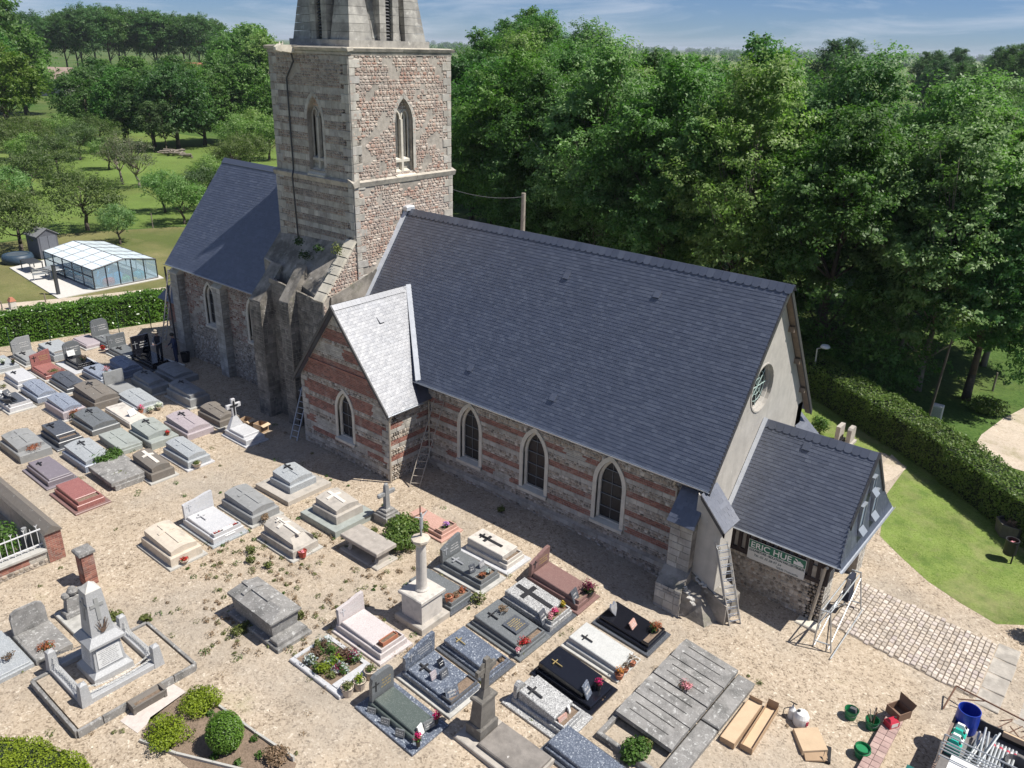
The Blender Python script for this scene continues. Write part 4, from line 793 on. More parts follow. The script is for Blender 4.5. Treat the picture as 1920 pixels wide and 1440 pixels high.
sheet('orchard_meadow',[g2(-150,468),g2(0,453),g2(120,436),g2(330,423),g2(440,430),g2(560,285),g2(330,250),g2(0,245),g2(-200,260)],-.008,M_orchard,'sunlit green orchard meadow')
for i,(pp,lb) in enumerate(([[(-900,900),(-200,800),(-150,1500),(-900,1600)],'far crop field beyond the wood'],[[(-260,420),(60,330),(240,700),(-200,900)],'wide green crop field behind the trees'],[[(-1500,1800),(900,1500),(1200,3200),(-1600,3600)],'far pale crop fields at the horizon'])): sheet('field',pp,-.006+.001*i,M_field,lb)
sheet('sand_patch',[g2(1655,870),g2(1672,852),g2(1700,878),g2(1672,900),g2(1656,905)],.004,M_track,'bare sandy patch beside the porch')
# ================================================================ foliage
def leaf_cloud(cen,rad,per,size,rs,shell=.55,upb=.35,aspect=.55,twigs=0):
    cen=np.asarray(cen,float); rad=np.asarray(rad,float); n=len(cen); tot=n*per
    d=rs.normal(size=(tot,3)); d/=np.linalg.norm(d,axis=1)[:,None]+1e-9
    r=(shell+(1-shell)*rs.random(tot)**.7)*(.85+.3*rs.random(tot)); k=np.repeat(np.arange(n),per)
    p=cen[k]+d*r[:,None]*rad[k]
    if twigs:
        td=rs.normal(size=(n,twigs,3)); td[:,:,2]+=.25; td/=np.linalg.norm(td,axis=2)[:,:,None]; w=td[k,rs.integers(0,twigs,tot)]; s_=(.15+1.05*rs.random(tot)**.7)[:,None]; sp=(.10+.16*(1-s_))
        p=cen[k]+(w*s_+rs.normal(size=(tot,3))*sp)*rad[k]*1.12; d=w
    nm=d*.8+rs.normal(size=(tot,3))*.42; nm[:,2]+=upb; nm/=np.linalg.norm(nm,axis=1)[:,None]+1e-9
    t=np.cross(nm,rs.normal(size=(tot,3))); t/=np.linalg.norm(t,axis=1)[:,None]+1e-9; b=np.cross(nm,t)
    s=size*(.65+.7*rs.random(tot))[:,None]; fold=nm*s*.12
    V=np.stack([p-t*s*.5,p-b*s*.5*aspect+fold,p+t*s*.5,p+b*s*.5*aspect+fold],1).reshape(-1,3)
    return V,np.arange(tot*4).reshape(-1,4)
def foliage(name,cen,rad,per,size,m,rs,parent=None,**k):
    kk={a:k.pop(a) for a in list(k) if a in('shell','upb','aspect','twigs')}
    V,Fq=leaf_cloud(cen,rad,per,size,rs,**kk); me=npmesh(name,V,Fq); me.materials.append(m); return mesh_obj(name,me,parent,**k)
def leafmat(name,cols,trans=.38,rough=.5,var=.22,sc=.35): return mat(name,rough=rough,bump=0,island=cols,var=var,scale=sc,trans=trans,spec=.35,det=2,tree=True)
LM_a=leafmat('leaf_maple',[(.07,.155,.038),(.11,.215,.055),(.155,.27,.078),(.085,.18,.044)])
LM_b=leafmat('leaf_ash',[(.13,.22,.07),(.18,.28,.095),(.235,.33,.13),(.15,.245,.08)])
LM_c=leafmat('leaf_oak_dark',[(.05,.115,.034),(.08,.16,.046),(.115,.20,.062),(.062,.135,.038)])
LM_d=leafmat('leaf_apple',[(.075,.115,.04),(.105,.15,.055),(.14,.185,.075),(.09,.13,.048)])
LM_e=leafmat('leaf_lime',[(.12,.17,.018),(.16,.22,.028),(.20,.25,.042)])
LM_f=leafmat('leaf_pale_willow',[(.12,.14,.085),(.155,.18,.11),(.19,.215,.14)])
M_bark=mat('bark',(.085,.07,.055),.3,5,.95,.6,18); M_barkl=mat('pale_bark',(.22,.19,.155),.3,5,.95,.5,18)
PROTO={}
def make_tree(key,name,h,cr,cb,ncl,per,ls,lm,seed,bark=None,tr=.28,lean=.1,limbs=12,clr=.27,flat=.75,open_=0,squash=1.):
    rs=np.random.default_rng(seed); rd=random.Random(seed); root=thing(name,'tree','tree',(0,0,0))
    cz=(h+cb)/2; rz=(h-cb)/2; cen=[];rad=[]
    lob=[(rs.normal(size=3),rs.uniform(.75,1.15)) for _ in range(7)]
    while len(cen)<ncl:
        d=rs.normal(size=3); d/=np.linalg.norm(d)
        if d[2]<-.75: continue
        k=1.; 
        for ld,a in lob:
            c=np.dot(d,ld/np.linalg.norm(ld))
            if c>.55: k*=1+(a-1)*(c-.55)/.45
        r=k*rs.uniform(.45,.98)**.6; 
        taper=1-.28*max(0,d[2])**2
        p=np.array([d[0]*cr*r*taper,d[1]*cr*r*taper*squash,cz+d[2]*rz*r]); q=cr*clr*rs.uniform(.65,1.3)
        p[2]=min(p[2],h-q*.5); cen.append(p); rad.append([q,q,q*flat*rs.uniform(.7,1.1)])
    foliage('crown',cen,rad,per,ls,lm,rs,root,twigs=15,upb=.5)
    t=MB(); pts=[Vector((0,0,-.3))]; n=6
    for i in range(1,n+1): pts.append(Vector((rd.uniform(-lean,lean)*i*.4,rd.uniform(-lean,lean)*i*.4,(cb+(h-cb)*.65)*i/n)))
    for i in range(n): t.tube(pts[i],pts[i+1],tr*(1-.13*i)*(1.25 if i==0 else 1),tr*(1-.13*(i+1)),7)
    for k in rs.choice(len(cen),min(limbs,len(cen)),False):
        c=Vector(cen[k]); b=pts[min(n-1,max(1,int(n*max(.15,(c.z*.62)/(pts[-1].z+.1)))))]; md=(b+c)/2+Vector((0,0,-.08*(c-b).length)); t.tube(b,md,tr*.34,tr*.2,5); t.tube(md,c,tr*.2,tr*.05,5)
        if open_:
            for _ in range(open_):
                e=c+Vector((rd.uniform(-1,1),rd.uniform(-1,1),rd.uniform(.1,1.2)))*cr*.25; t.tube(md,e,tr*.14,tr*.03,4)
    t.build('trunk',bark or M_bark,root,smooth=True); PROTO[key]=[root,0]; return root
def place(key,x,y,s=1.,rz=None,label=None,group=None,sz=None,cat='tree'):
    rz=random.uniform(0,6.28) if rz is None else rz; sc=(s,s,sz or s); z=zg(x)
    root,n=PROTO[key]
    if n==0: o=root; o.location=(x,y,z); o.rotation_euler=(0,0,rz); o.scale=sc; o['label']=label
    else: o=copy_tree(root,None,(x,y,z),rz,sc,label)
    if group: o['group']=group
    o['category']=cat
    PROTO[key][1]+=1; return o
FL='tall leafy broadleaf tree in the wood behind the nave'; FG='trees of the wood behind the church'
make_tree('fa','broadleaf_tree',17,5.6,1.0,150,560,.23,LM_a,11,clr=.26)
make_tree('fb','broadleaf_tree',17,5.2,.6,150,560,.23,LM_a,12,clr=.25)
make_tree('fc','ash_tree',17.5,5.2,2.2,130,480,.22,LM_b,13,M_barkl,.2,.25,30,clr=.24,open_=2)
make_tree('fd','ash_tree',17.0,4.8,2.0,130,480,.22,LM_b,14,M_barkl,.2,.25,30,clr=.24,open_=2)
make_tree('fe','broadleaf_tree',16.5,5.4,.6,145,540,.23,LM_c,15,clr=.25)
FLS=dict(fa='tall mid green broadleaf tree in the wood behind the nave',fb='tall mid green broadleaf tree in the wood behind the nave',fc='tall feathery pale green ash tree showing limbs in the wood',fd='tall feathery pale green ash tree showing limbs in the wood',fe='dense darker green tree in the wood behind the nave')
def FW(k,x,y,s,label=FL,sz=None): place(k,x,y,s,label=FLS[k],group={'a':'mid green','b':'mid green','c':'pale ash','d':'pale ash','e':'darker'}[k[1]]+' trees of the wood behind the church',sz=sz)
# front row, then rows behind
row=[('fb',-7.0,48.5,.8),('fd',-9.3,47.5,.92),('fe',-15,47.0,.9),('fc',-20.5,46.8,.95),('fb',-26,47,.97),('fc',-31.5,48.5,1.0),('fe',-37.5,50,.95),('fb',-43,52.5,.98),('fa',-49,56,1.0),('fe',-55,60,1.0),
     ('fc',-17,52.5,.98),('fd',-23.5,53.5,.97),('fc',-12,53.5,.93),('fa',-29,54.5,1.03),('fd',-35.5,55.5,1.0),('fb',-41.5,58,1.02),('fa',-48,62.5,1.05),('fc',-56,67.5,1.04),('fb',-63,70,1.08),
     ('fd',-7.5,55,.86),('fe',-21,61,.98),('fb',-28,62.5,1.06),('fe',-36,63,1.04),('fa',-44,67,1.08),('fc',-52,74,1.1),('fb',-62,80,1.16),('fe',-70,84,1.22),('fa',-76,96,1.32),('fb',-84,104,1.3)]
for k,x,y,s in row: FW(k,x,y,s)
# right-hand edge of the wood and the pale tree by the track
make_tree('rt','roadside_tree',9.5,3.6,2.6,55,230,.2,LM_b,21,M_bark,.2,.3,26,clr=.26,open_=2)
_p=gp(1838,350); place('rt',_p.x,_p.y,1.55,label='open crowned tree showing dark limbs beside the dirt track',group=None)
place('fe',-11,64,.9,label='dark tree at the back edge of the wood beside the field')
place('fd',-13,72,.85,label='pale green tree standing alone between wood and field')
for x,y,s in [(*gp(u,v)[:2],s) for u,v,s in ((1745,222,1.0),(1790,235,.95),(1730,205,1.15),(1880,215,1.3),(1915,225,1.35),(1860,190,1.3),(1945,240,1.3),(1780,190,1.25))]: place('fe',x,y,s,label='dark tree in the far belt beyond the track',group='far belt beyond the track')
place('fe',-72,205,1.25,label='rounded dark tree rising alone above the wood canopy')
# low undergrowth between hedge and wood
rs=np.random.default_rng(5)
M_under=leafmat('leaf_undergrowth',[(.05,.115,.03),(.085,.17,.042),(.125,.22,.06)])
c=[];r_=[]
for k in range(150):
    x=-46+(k%75)*.5+rs.uniform(-.5,.5); y=43.8+max(0,(-x-14))*.30+rs.uniform(-.3,3.4)+(0 if x<-11 else (x+11)*-.1); h=rs.uniform(.6,3.4); c.append((x,y,zg(x)+h)); r_.append((1.2,1.1,1.0))
foliage('undergrowth',c,r_,200,.2,M_under,rs,None,twigs=9,upb=.5,kind='stuff',label='shaded undergrowth at the foot of the wood')
# ---------------------------------------------------------------- left: orchard and far woods
make_tree('oa','apple_tree',4.6,2.5,1.2,46,190,.15,LM_d,31,M_bark,.16,.2,14,clr=.32)
make_tree('ob','apple_tree',4.2,2.2,1.3,40,190,.15,LM_b,32,M_bark,.13,.25,14,clr=.32)
make_tree('oc','apple_tree',4.8,2.0,1.5,30,110,.14,LM_f,33,M_barkl,.13,.35,22,clr=.3,open_=3)
make_tree('od','young_tree',6.2,1.5,1.6,30,120,.16,LM_d,34,M_bark,.09,.15,10,clr=.34)
OG='orchard trees behind the pool garden'; OL='spreading apple tree in the sunny orchard'
for k,u,v,s in (('oa',165,432,1.25),('ob',310,398,1.0),('ob',345,420,1.05),('ob',20,392,1.0),('oa',62,366,1.1),('oa',110,330,1.15),('ob',60,320,1.1),('oa',150,300,1.15),('ob',400,372,1.1),('oa',380,395,1.0),('oa',20,302,1.2),('ob',205,318,1.0),('oa',190,285,1.2),('ob',120,278,1.2),('oa',60,285,1.2),('oa',440,330,1.1),('oa',470,318,1.1)):
    p=gp(u,v); place(k,p.x,p.y,s,label=OL,group=OG)
p=gp(230,345); place('oc',p.x,p.y,1.25,label='half bare pale apple tree leaning in the orchard')
p=gp(262,352); place('oc',p.x,p.y,1.2,label='half bare pale apple tree beside its leaning twin')['group']='half bare apple trees'
p=gp(40,472); place('oa',p.x,p.y,1.15,label='grey green apple tree beside the garden shed'); 
p=gp(225,458); place('ob',p.x,p.y,.8,label='small slim fruit tree on the dry lawn behind the pool enclosure')
for u,v in ((243,275),(290,285),(313,285),(215,262)): p=gp(u,v); place('od',p.x,p.y,1.25,label='slim young tree at the upper edge of the orchard',group='slim young trees by the wood edge')
make_tree('wa','woodland_tree',15,6.2,1.2,90,200,.42,LM_c,41,M_bark,.4,.2,12,clr=.27)
make_tree('wb','woodland_tree',15,5.6,1.0,90,200,.42,LM_a,42,M_bark,.4,.2,12,clr=.27)
make_tree('wc','tall_beech',20,6.0,7.0,80,220,.42,LM_c,43,M_bark,.35,.15,16,clr=.3)
WG='dark wood beyond the orchard'; WL='dense dark tree in the wood beyond the orchard'
for u,v,k,s in ((170,262,'wa',.78),(235,270,'wb',.78),(290,275,'wa',.82),(335,278,'wa',.88),(385,272,'wb',.8),(430,268,'wa',.85),(480,270,'wb',.85),(200,235,'wa',.85),(270,232,'wb',.85),(345,236,'wa',.9),(420,235,'wb',.95),(480,240,'wa',1.05),(490,215,'wb',1.3),(450,205,'wa',1.2),(330,190,'wa',.8),(260,190,'wb',.75),(205,190,'wb',.7)):
    p=gp(u,v); place(k,p.x,p.y,s,label=WL if k=='wa' else 'mid green leafy tree in the wood beyond the orchard',group=WG if k=='wa' else 'mid green trees of the wood beyond the orchard')
BG='row of tall trees on the skyline'
for u,s in ((130,1.3),(160,1.4),(185,1.45),(212,1.45),(240,1.42),(268,1.4),(295,1.4),(322,1.38),(350,1.35),(378,1.35),(405,1.3),(40,1.25),(70,1.3),(95,1.2),(15,1.25),(-15,1.3),(150,1.35),(230,1.45),(300,1.4),(360,1.35)):
    p=gp(u,random.uniform(142,150)); place('wc',p.x,p.y,s*.93,label='tall bare stemmed tree in the skyline row',group=BG)
for u,v,s in ((15,232,1.1),(50,215,1.2),(-20,215,1.3)): p=gp(u,v); place('wb',p.x,p.y,s,label='broad tree below the barn at the wood edge',group='broad trees below the barn')
make_tree('li','lime_tree',14,5.5,1.5,80,220,.38,LM_e,44,M_bark,.35,.2,12,clr=.28)
p=gp(20,255); place('li',p.x,p.y,1.15,label='bright yellow green tree at the far left of the wood')
p=gp(-25,215); place('wa',p.x,p.y,1.8,label='dark wooded slope tree at the far left')
make_tree('pw','pale_tree',15,4.6,1.5,80,220,.36,LM_b,45,M_barkl,.3,.2,16,clr=.27)
for u,v,s in ((455,225,1.25),(480,225,1.3),(505,240,1.2)): p=gp(u,v); place('pw',p.x,p.y,s,label='lighter green tree close behind the tower',group='lighter trees left of the tower')
for u,v in ((480,285),(505,300),(450,300)): p=gp(u,v); place('ob',p.x,p.y,1.5,label='low pale bushy tree behind the chancel roof',group='bushy trees behind the chancel')
# distant hedgerow belts at the horizon
def belt_trees(y0,x0,x1,n,h,m,seed,label,ls):
    rs=np.random.default_rng(seed); c=[];r=[]
    for i in range(n):
        x=rs.uniform(x0,x1); y=y0+rs.uniform(-60,60); hh=h*rs.uniform(.5,1.2); c.append((x,y,hh*.55)); r.append((hh*.7,hh*.5,hh*.55))
    foliage('distant_trees',c,r,70,ls,m,rs,None,kind='stuff',label=label)
belt_trees(1250,-1300,500,260,13,LM_c,61,'distant hedgerow trees across the fields',3.2); belt_trees(2400,-2600,1100,340,16,LM_c,62,'farther tree line below the horizon',5.); belt_trees(4200,-4600,2600,420,24,LM_c,63,'farthest wooded ridge at the horizon',8.); belt_trees(640,-420,330,70,10,LM_a,64,'field edge trees behind the wood',1.6)
# ---------------------------------------------------------------- hedges
def hedge(name,label,pts,width,height,dens,ls,m,seed,fuzz=.09):
    rs=np.random.default_rng(seed); root=wthing(name,label,'hedge',(pts[0][0],pts[0][1],zg(pts[0][0])))
    P=[];q=MB()
    for a,b in zip(pts[:-1],pts[1:]):
        a=Vector((*a,0)); b=Vector((*b,0)); d=(b-a); ln=d.length; d/=ln; sd=Vector((-d.y,d.x,0)); w=width/2-.08
        za,zb=zg(a.x),zg(b.x)
        q.hexa([a-sd*w+Z1*(za-.1),b-sd*w+Z1*(zb-.1),b+sd*w+Z1*(zb-.1),a+sd*w+Z1*(za-.1),a-sd*w+Z1*(za+height-.12),b-sd*w+Z1*(zb+height-.12),b+sd*w+Z1*(zb+height-.12),a+sd*w+Z1*(za+height-.12)])
        per=2*height+width; n=int(ln*per*dens); u=rs.random(n); s=rs.random(n)*per
        lump=.07*np.sin(u*ln*2.1+seed)+.05*np.sin(u*ln*5.3)+rs.normal(0,fuzz*.6,n)
        off=np.where(s<height,-width/2-lump*.8,np.where(s<height+width,s-height-width/2,width/2+lump*.8)); z=np.where(s<height,s,np.where(s<height+width,height+lump,per-s))
        X=a.x+d.x*u*ln+sd.x*off; Y=a.y+d.y*u*ln+sd.y*off; Z=z+za+(zb-za)*u
        nx=np.where(s<height,-1,np.where(s<height+width,0,1)); nv=np.stack([sd.x*nx,sd.y*nx,(nx==0)*1.],1); P.append((np.stack([X,Y,Z],1),nv))
    q.build('stems_and_shade_core',mat('hedge_core',(.012,.022,.008),.3,6,.95,.6),root)  # solid near-black box in place of stems; shade between leaves put in its colour
    p=np.concatenate([a for a,b in P]); nm=np.concatenate([b for a,b in P]); n=len(p); nm=nm*.7+rs.normal(size=(n,3))*.5; nm[:,2]+=.25; nm/=np.linalg.norm(nm,axis=1)[:,None]
    t=np.cross(nm,rs.normal(size=(n,3))); t/=np.linalg.norm(t,axis=1)[:,None]; b=np.cross(nm,t); s=ls*(.6+.8*rs.random(n))[:,None]
    V=np.stack([p-t*s*.5,p-b*s*.26,p+t*s*.5,p+b*s*.26],1).reshape(-1,3); me=npmesh('foliage',V,np.arange(n*4).reshape(-1,4)); me.materials.append(m); mesh_obj('foliage',me,root); return root
LM_laurel=mat('leaf_laurel',rough=.28,bump=0,island=[(.06,.14,.016),(.095,.195,.026),(.13,.24,.036),(.075,.165,.02)],var=.2,scale=.5,trans=.3,spec=.5,det=2)
LM_box=mat('leaf_clipped',rough=.5,bump=0,island=[(.07,.13,.02),(.10,.17,.028),(.135,.20,.042),(.15,.19,.05)],var=.2,scale=.6,trans=.28,spec=.4,det=2)
hedge('laurel_hedge','glossy green laurel hedge along the lane side of the churchyard',[(-54.5,6),(-52.0,15.6),(-49.5,25.2),(-47.5,32)],1.25,1.75,330,.15,LM_laurel,3,.1)
hedge('clipped_hedge','long clipped hedge curving round the lawn in front of the wood',[(-30,50.0),(-22,46.6),(-14.6,43.2),(-10.5,41.0),(-6.2,38.9),(-2.4,36.2),(1.2,33.6),(5.5,29.5),(8,26)],1.7,1.75,420,.11,LM_box,4,.09)
# ================================================================ graves
def zm(ox,oy,k): return lambda x,y:gp(ox+x/k,oy+y/k)
ZA,ZB,ZC,ZD,ZE_,ZF,ZG_=zm(0,600,9.6),zm(160,600,8),zm(0,720,8),zm(200,700,6),zm(0,840,8),zm(240,860,6),zm(460,860,6)
ZH,ZI,ZJ,ZK,ZL,ZM,ZN=zm(0,1020,6),zm(420,1080,6),zm(620,1180,6),zm(740,960,6),zm(860,1060,6),zm(840,1200,6),zm(1100,1200,5.647)
AGE=[((.55,.55,.52),9.,.62,.70,.5),((.14,.14,.13),2.2,.52,.72,.5)]
def gm(name,c,rough=.7,age=False,speck=None,var=.1): return mat('stone_'+name,c,var,6,rough,.12 if rough<.4 else .25,30,dirt=AGE if age else None,speck=speck,spec=.5)
GM=dict(
 grey=gm('grey',(.26,.265,.265),.75,True), bluegrey=gm('bluegrey',(.20,.225,.28),.4,False,[((.36,.40,.46),60,.7)]), midgrey=gm('midgrey',(.30,.32,.335),.6,False,[((.45,.47,.48),70,.75)]),
 dark=gm('dark',(.075,.082,.095),.35,False,[((.13,.14,.16),60,.75)]), black=gm('black',(.010,.011,.016),.12), darkgrey=gm('darkgrey',(.135,.145,.15),.4,False,[((.2,.21,.22),60,.8)]),
 green=gm('green',(.085,.105,.095),.3,False,[((.14,.16,.15),60,.8)]), red=gm('red',(.30,.12,.105),.4,False,[((.36,.17,.15),70,.7),((.2,.08,.08),60,.8)]), darkred=gm('darkred',(.20,.115,.105),.4,False,[((.26,.17,.15),70,.75)]),
 pink=gm('pink',(.46,.27,.22),.6,False,[((.55,.36,.3),60,.7)]), lilac=gm('lilac',(.35,.30,.32),.6,False,[((.44,.4,.41),60,.7)]), purple=gm('purple',(.20,.175,.20),.5,True),
 white=gm('white',(.52,.52,.53),.5,False,[((.42,.43,.45),50,.8)]), pinkwhite=gm('pinkwhite',(.52,.47,.46),.6,False,[((.60,.56,.55),70,.65),((.42,.37,.37),70,.85)]), pale=gm('pale',(.56,.52,.47),.75,True), beige=gm('beige',(.56,.49,.40),.8,True),
 brown=gm('brown',(.17,.15,.13),.85,True), stone=gm('stone',(.42,.385,.34),.85,True), greenstone=gm('greenstone',(.30,.325,.305),.85,True), old=mat('stone_oldlichen',(.24,.232,.222),.3,3,.92,.5,25,dirt=[((.10,.10,.095),1.6,.5,.66,.75),((.50,.50,.48),7.,.58,.64,.8),((.50,.51,.49),24.,.60,.66,.8)]),
 granite=gm('granite',(.36,.36,.355),.5,False,[((.14,.14,.145),55,.7),((.56,.56,.55),45,.78)]), bluegranite=gm('bluegranite',(.10,.118,.155),.3,False,[((.20,.225,.27),38,.72),((.40,.43,.47),30,.93)]), whitegranite=gm('whitegranite',(.52,.52,.50),.45,False,[((.40,.41,.40),70,.75)]), kerbwhite=gm('kerbwhite',(.46,.45,.42),.8,True), concrete=gm('concrete',(.43,.42,.39),.85,True))
M_bronze=mat('dark_bronze_cross',(.025,.025,.028),.2,8,.45,.1); M_steel=mat('steel_cross',(.55,.56,.58),.1,8,.3,.05,metal=.6); M_gilt=mat('gilt_letters',(.50,.38,.16),.1,8,.4,0,metal=.3); M_wl=mat('pale_letters',(.55,.54,.52),.1,8,.6,0)
M_stoneX=mat('pale_stone_cross',(.62,.58,.52),.12,8,.85,.2)
def cross_poly(L_,W_,t,hd=.33):  # Latin cross in plan, long axis +x is the foot
    a=t/2; c=L_*hd; return [(-c,-a),(-a,-a),(-a,-W_/2),(a,-W_/2),(a,-a),(L_-c,-a),(L_-c,a),(a,a),(a,W_/2),(-a,W_/2),(-a,a),(-c,a)]
def marks(q,P,u0,u1,v0,v1,rows,seed):   # worn rows of engraved lettering too small to read
    rd=random.Random(seed)
    for r in range(rows):
        v=v1-(r+.5)*(v1-v0)/rows; h=(v1-v0)/rows*.42; ins=rd.uniform(0,.18)*(u1-u0); u=u0+ins
        while u<u1-ins-.02:
            l=rd.uniform(.012,.035); q.quad(P(u,v-h/2),P(u+l,v-h/2),P(u+l,v+h/2),P(u,v+h/2)); u+=l+rd.choice((.008,.008,.03))
def stele_poly(w,h,shape):
    a=w/2
    if shape=='arch': return [(-a,0),(a,0),(a,h*.78)]+[(a*math.cos(t),h*.78+h*.22*math.sin(t)) for t in np.linspace(.25,math.pi-.25,7)]+[(-a,h*.78)]
    if shape=='cut': return [(-a,0),(a,0),(a,h),(-a*.35,h),(-a,h*.78)]
    if shape=='wave': return [(-a,0),(a,0),(a,h),(a*.6,h*.99),(a*.2,h*.93),(-a*.1,h*.88),(-a*.45,h*.86),(-a*.75,h*.84),(-a,h*.8)]
    if shape=='step': return [(-a,0),(a,0),(a,h),(a*.7,h),(-a*.1,h*.87),(-a*.25,h*.82),(-a*.5,h*.80),(-a,h*.68)]
    if shape=='round': return [(-a,0),(a,0),(a,h*.7),(a*.9,h*.9),(a*.6,h),(-a*.6,h),(-a*.9,h*.9),(-a,h*.7)]
    if shape=='drop': return [(-a,0),(a*.2,0),(a*.0,h*.35),(-a*.25,h*.7),(-a*.55,h*.95),(-a*.8,h),(-a*.97,h*.85),(-a,h*.5)]
    return [(-a,0),(a,0),(a,h),(-a,h)]
TOMBS={}
def tomb(key,label,Z,Lp,Bp,Rp,m,style='camber',base='concrete',hb=.07,h1=.30,h2=.34,rise=.09,ins=.12,ins2=.11,cross='relief',crossm=None,head=None,hm=None,planter=0,fl=0,text=None,fore=0,cs=1.,drop=.05,topm=None,grp=None,plmat=None,sz=None,ct=None):
    a,b,c=Z(*Lp),Z(*Bp),Z(*Rp); x0=a.x; x1=(b.x+c.x)/2; y0=(a.y+b.y)/2; y1=c.y
    if sz: x0=x1-sz[0]; y1=y0+sz[1] if sz[1] else y1
    mw=.95 if key in('t17','t11','t29','t69','t67') else (1.3 if style=='head' or x1<-30 else 1.15)
    if y1-y0<mw: y1=y0+mw
    if x1-x0<1.95 and key!='t67': x0=x1-2.05
    lx,wy=x1-x0,y1-y0; cx,cy=(x0+x1)/2,(y0+y1)/2; root=thing('tomb',label,'tomb',(cx,cy,zg(cx)),0,grp); X0,X1_,Y0_,Y1_=-lx/2,lx/2,-wy/2,wy/2; M=GM[m]; TM=GM[topm or m]; z=0
    root.rotation_euler=(0,math.atan(.08) if cx>-15 else 0,random.uniform(-.012,.012))
    if base:
        q=MB(); q.cbox(X0,X1_,Y0_,Y1_,-.25,hb,.012); q.build('base_slab',GM[base],root); z=hb
    i=ins if base else 0
    a0,a1,b0,b1=X0+i,X1_-i,Y0_+i,Y1_-i; hs=.15 if head else 0
    if style in('camber','hip'):
        q=MB(); q.cbox(a0,a1,b0,b1,z-.01 if base else -.2,z+h1,.03); q.build('plinth',M,root); z+=h1
        c0,c1,d0,d1=a0+ins2*.8,a1-ins2-fl,b0+ins2,b1-ins2; n=7; prof=[]
        for k in range(n):
            t=k/(n-1); prof.append((d0+(d1-d0)*t,(1-abs(2*t-1)**1.6)))
        q=MB(); hh0,hh1=h2,h2-drop*2.2
        A=[(c0,y,z+hh0-rise+rise*p) for y,p in prof]; B=[(c1,y,z+hh1-rise+rise*p) for y,p in prof]
        if style=='hip': B=[(c1-.35*(1-0)*(0 if k in(0,n-1) else 1),y,z+(hh1-rise+rise*p)) for k,(y,p) in enumerate(prof)]
        vs=A+B+[(c0,d0,z-.02),(c0,d1,z-.02),(c1,d0,z-.02),(c1,d1,z-.02)]
        fs=[(k,n+k,n+k+1,k+1) for k in range(n-1)]+[tuple(range(n))+(2*n+1,2*n)]+[tuple(range(2*n-1,n-1,-1))+(2*n+2,2*n+3)]+[(0,2*n,2*n+2,n),(n-1,2*n-1,2*n+3,2*n+1)]
        q.add(vs,fs); q.build('cambered_top',TM,root); ztop=z+h2; 
        zz=lambda x,y: z+hh0+(hh1-hh0)*(x-c0)/(c1-c0)-rise+rise*(1-abs(2*(y-d0)/(d1-d0)-1)**1.6)
    else:
        q=MB(); q.cbox(a0,a1,b0,b1,z-.01 if base else -.2,z+h1,.02)
        if planter:   # kerb-like box at the foot
            pass
        q.build('plinth',M,root); z+=h1
        c0,c1,d0,d1=a0+.02+hs,a1-.06-planter-fl,b0+ins2*.7,b1-ins2*.7; q=MB(); q.cbox(c0,c1,d0,d1,z-.01,z+h2,.02,zt=(z+h2,z+h2-drop)); q.build('slab',TM,root); zz=lambda x,y:z+h2-drop*(x-c0)/(c1-c0); ztop=z+h2
        if planter:
            e0,e1=c1+.02,a1-.03; w=.045; q=MB(); q.box(e1-w,e1,d0,d1,z-.005,z+.13); q.box(e0,e1-w,d0,d0+w,z-.005,z+.13); q.box(e0,e1-w,d1-w,d1,z-.005,z+.13); q.build('planter',GM[plmat] if plmat else M,root)
            q=MB(); q.box(e0+.002,e1-w-.002,d0+w+.002,d1-w-.002,z-.003,z+.07); q.build('planter_soil',M_soil,root)
    if head:
        hh,shape=head; q=MB(); w=(b1-b0)-.06; q.prism(stele_poly(w,hh,shape),lambda u,v,d:(d-.05*v,(b0+b1)/2+u,z-.02+v),a0+.02,a0+.14); hd=q.build('headstone',GM[hm or m],root)
        if text:
            q=MB(); marks(q,lambda u,v:Vector((a0+.144-.05*v,(b0+b1)/2+u,z-.02+v)),-w*.1,w*.42,hh*.35,hh*.72,3,len(label)*7); q.build('inscription',M_gilt if text=='gilt' else M_wl,hd,fix=False)
            q=MB(); q.prism(cross_poly(hh*.38,hh*.26,.035),lambda u,v,d:Vector((a0+.143+d-.05*(hh*.68-u),(b0+b1)/2-w*.32+v,z+hh*.62-u)),-.002,.014); q.build('cross',M_steel if text!='gilt' else M_bronze,hd)
    if cross:
        cm={'relief':TM,'bronze':M_bronze,'steel':M_steel,'stone':M_stoneX,'gilt':M_gilt}[crossm or ('relief' if cross=='relief' else 'bronze')]
        if cross in('relief','both'):
            q=MB(); L_=(c1-c0)*.78*cs; W_=(d1-d0)*.62*cs; pc=cross_poly(L_,W_,.14*cs,.33); cx0=c0+(c1-c0)*.36; ym=(d0+d1)/2
            n=len(pc); lo=[(cx0+u,ym+v,zz(cx0+u,ym+v)-.02) for u,v in pc]; hi=[(cx0+u,ym+v,zz(cx0+u,ym+v)+.026) for u,v in pc]; q.add(lo+hi,[(0,1,10,11),(1,2,3,4),(4,7,10,1),(7,8,9,10),(4,5,6,7)] and [(n+i for i in (0,1,10,11)),(n+i for i in (2,3,4,1)),(n+i for i in (1,4,7,10)),(n+i for i in (7,8,9,10)),(n+i for i in (4,5,6,7))]+[(i,(i+1)%n,n+(i+1)%n,n+i) for i in range(n)]); q.build('relief_cross',TM if not crossm else cm,root)
        if cross in('laid','both'):
            q=MB(); pc=cross_poly(.52*cs,.32*cs,ct or .055*cs,.33); cx0=c0+(c1-c0)*.22; ym=(d0+d1)/2-(.0 if cross=='both' else wy*.12); q.prism(pc,lambda u,v,d:Vector((cx0+u,ym+v,zz(cx0+u,ym+v)+d+.012)),.012,.05)
            q.build('laid_cross',cm if crossm else M_bronze,root)
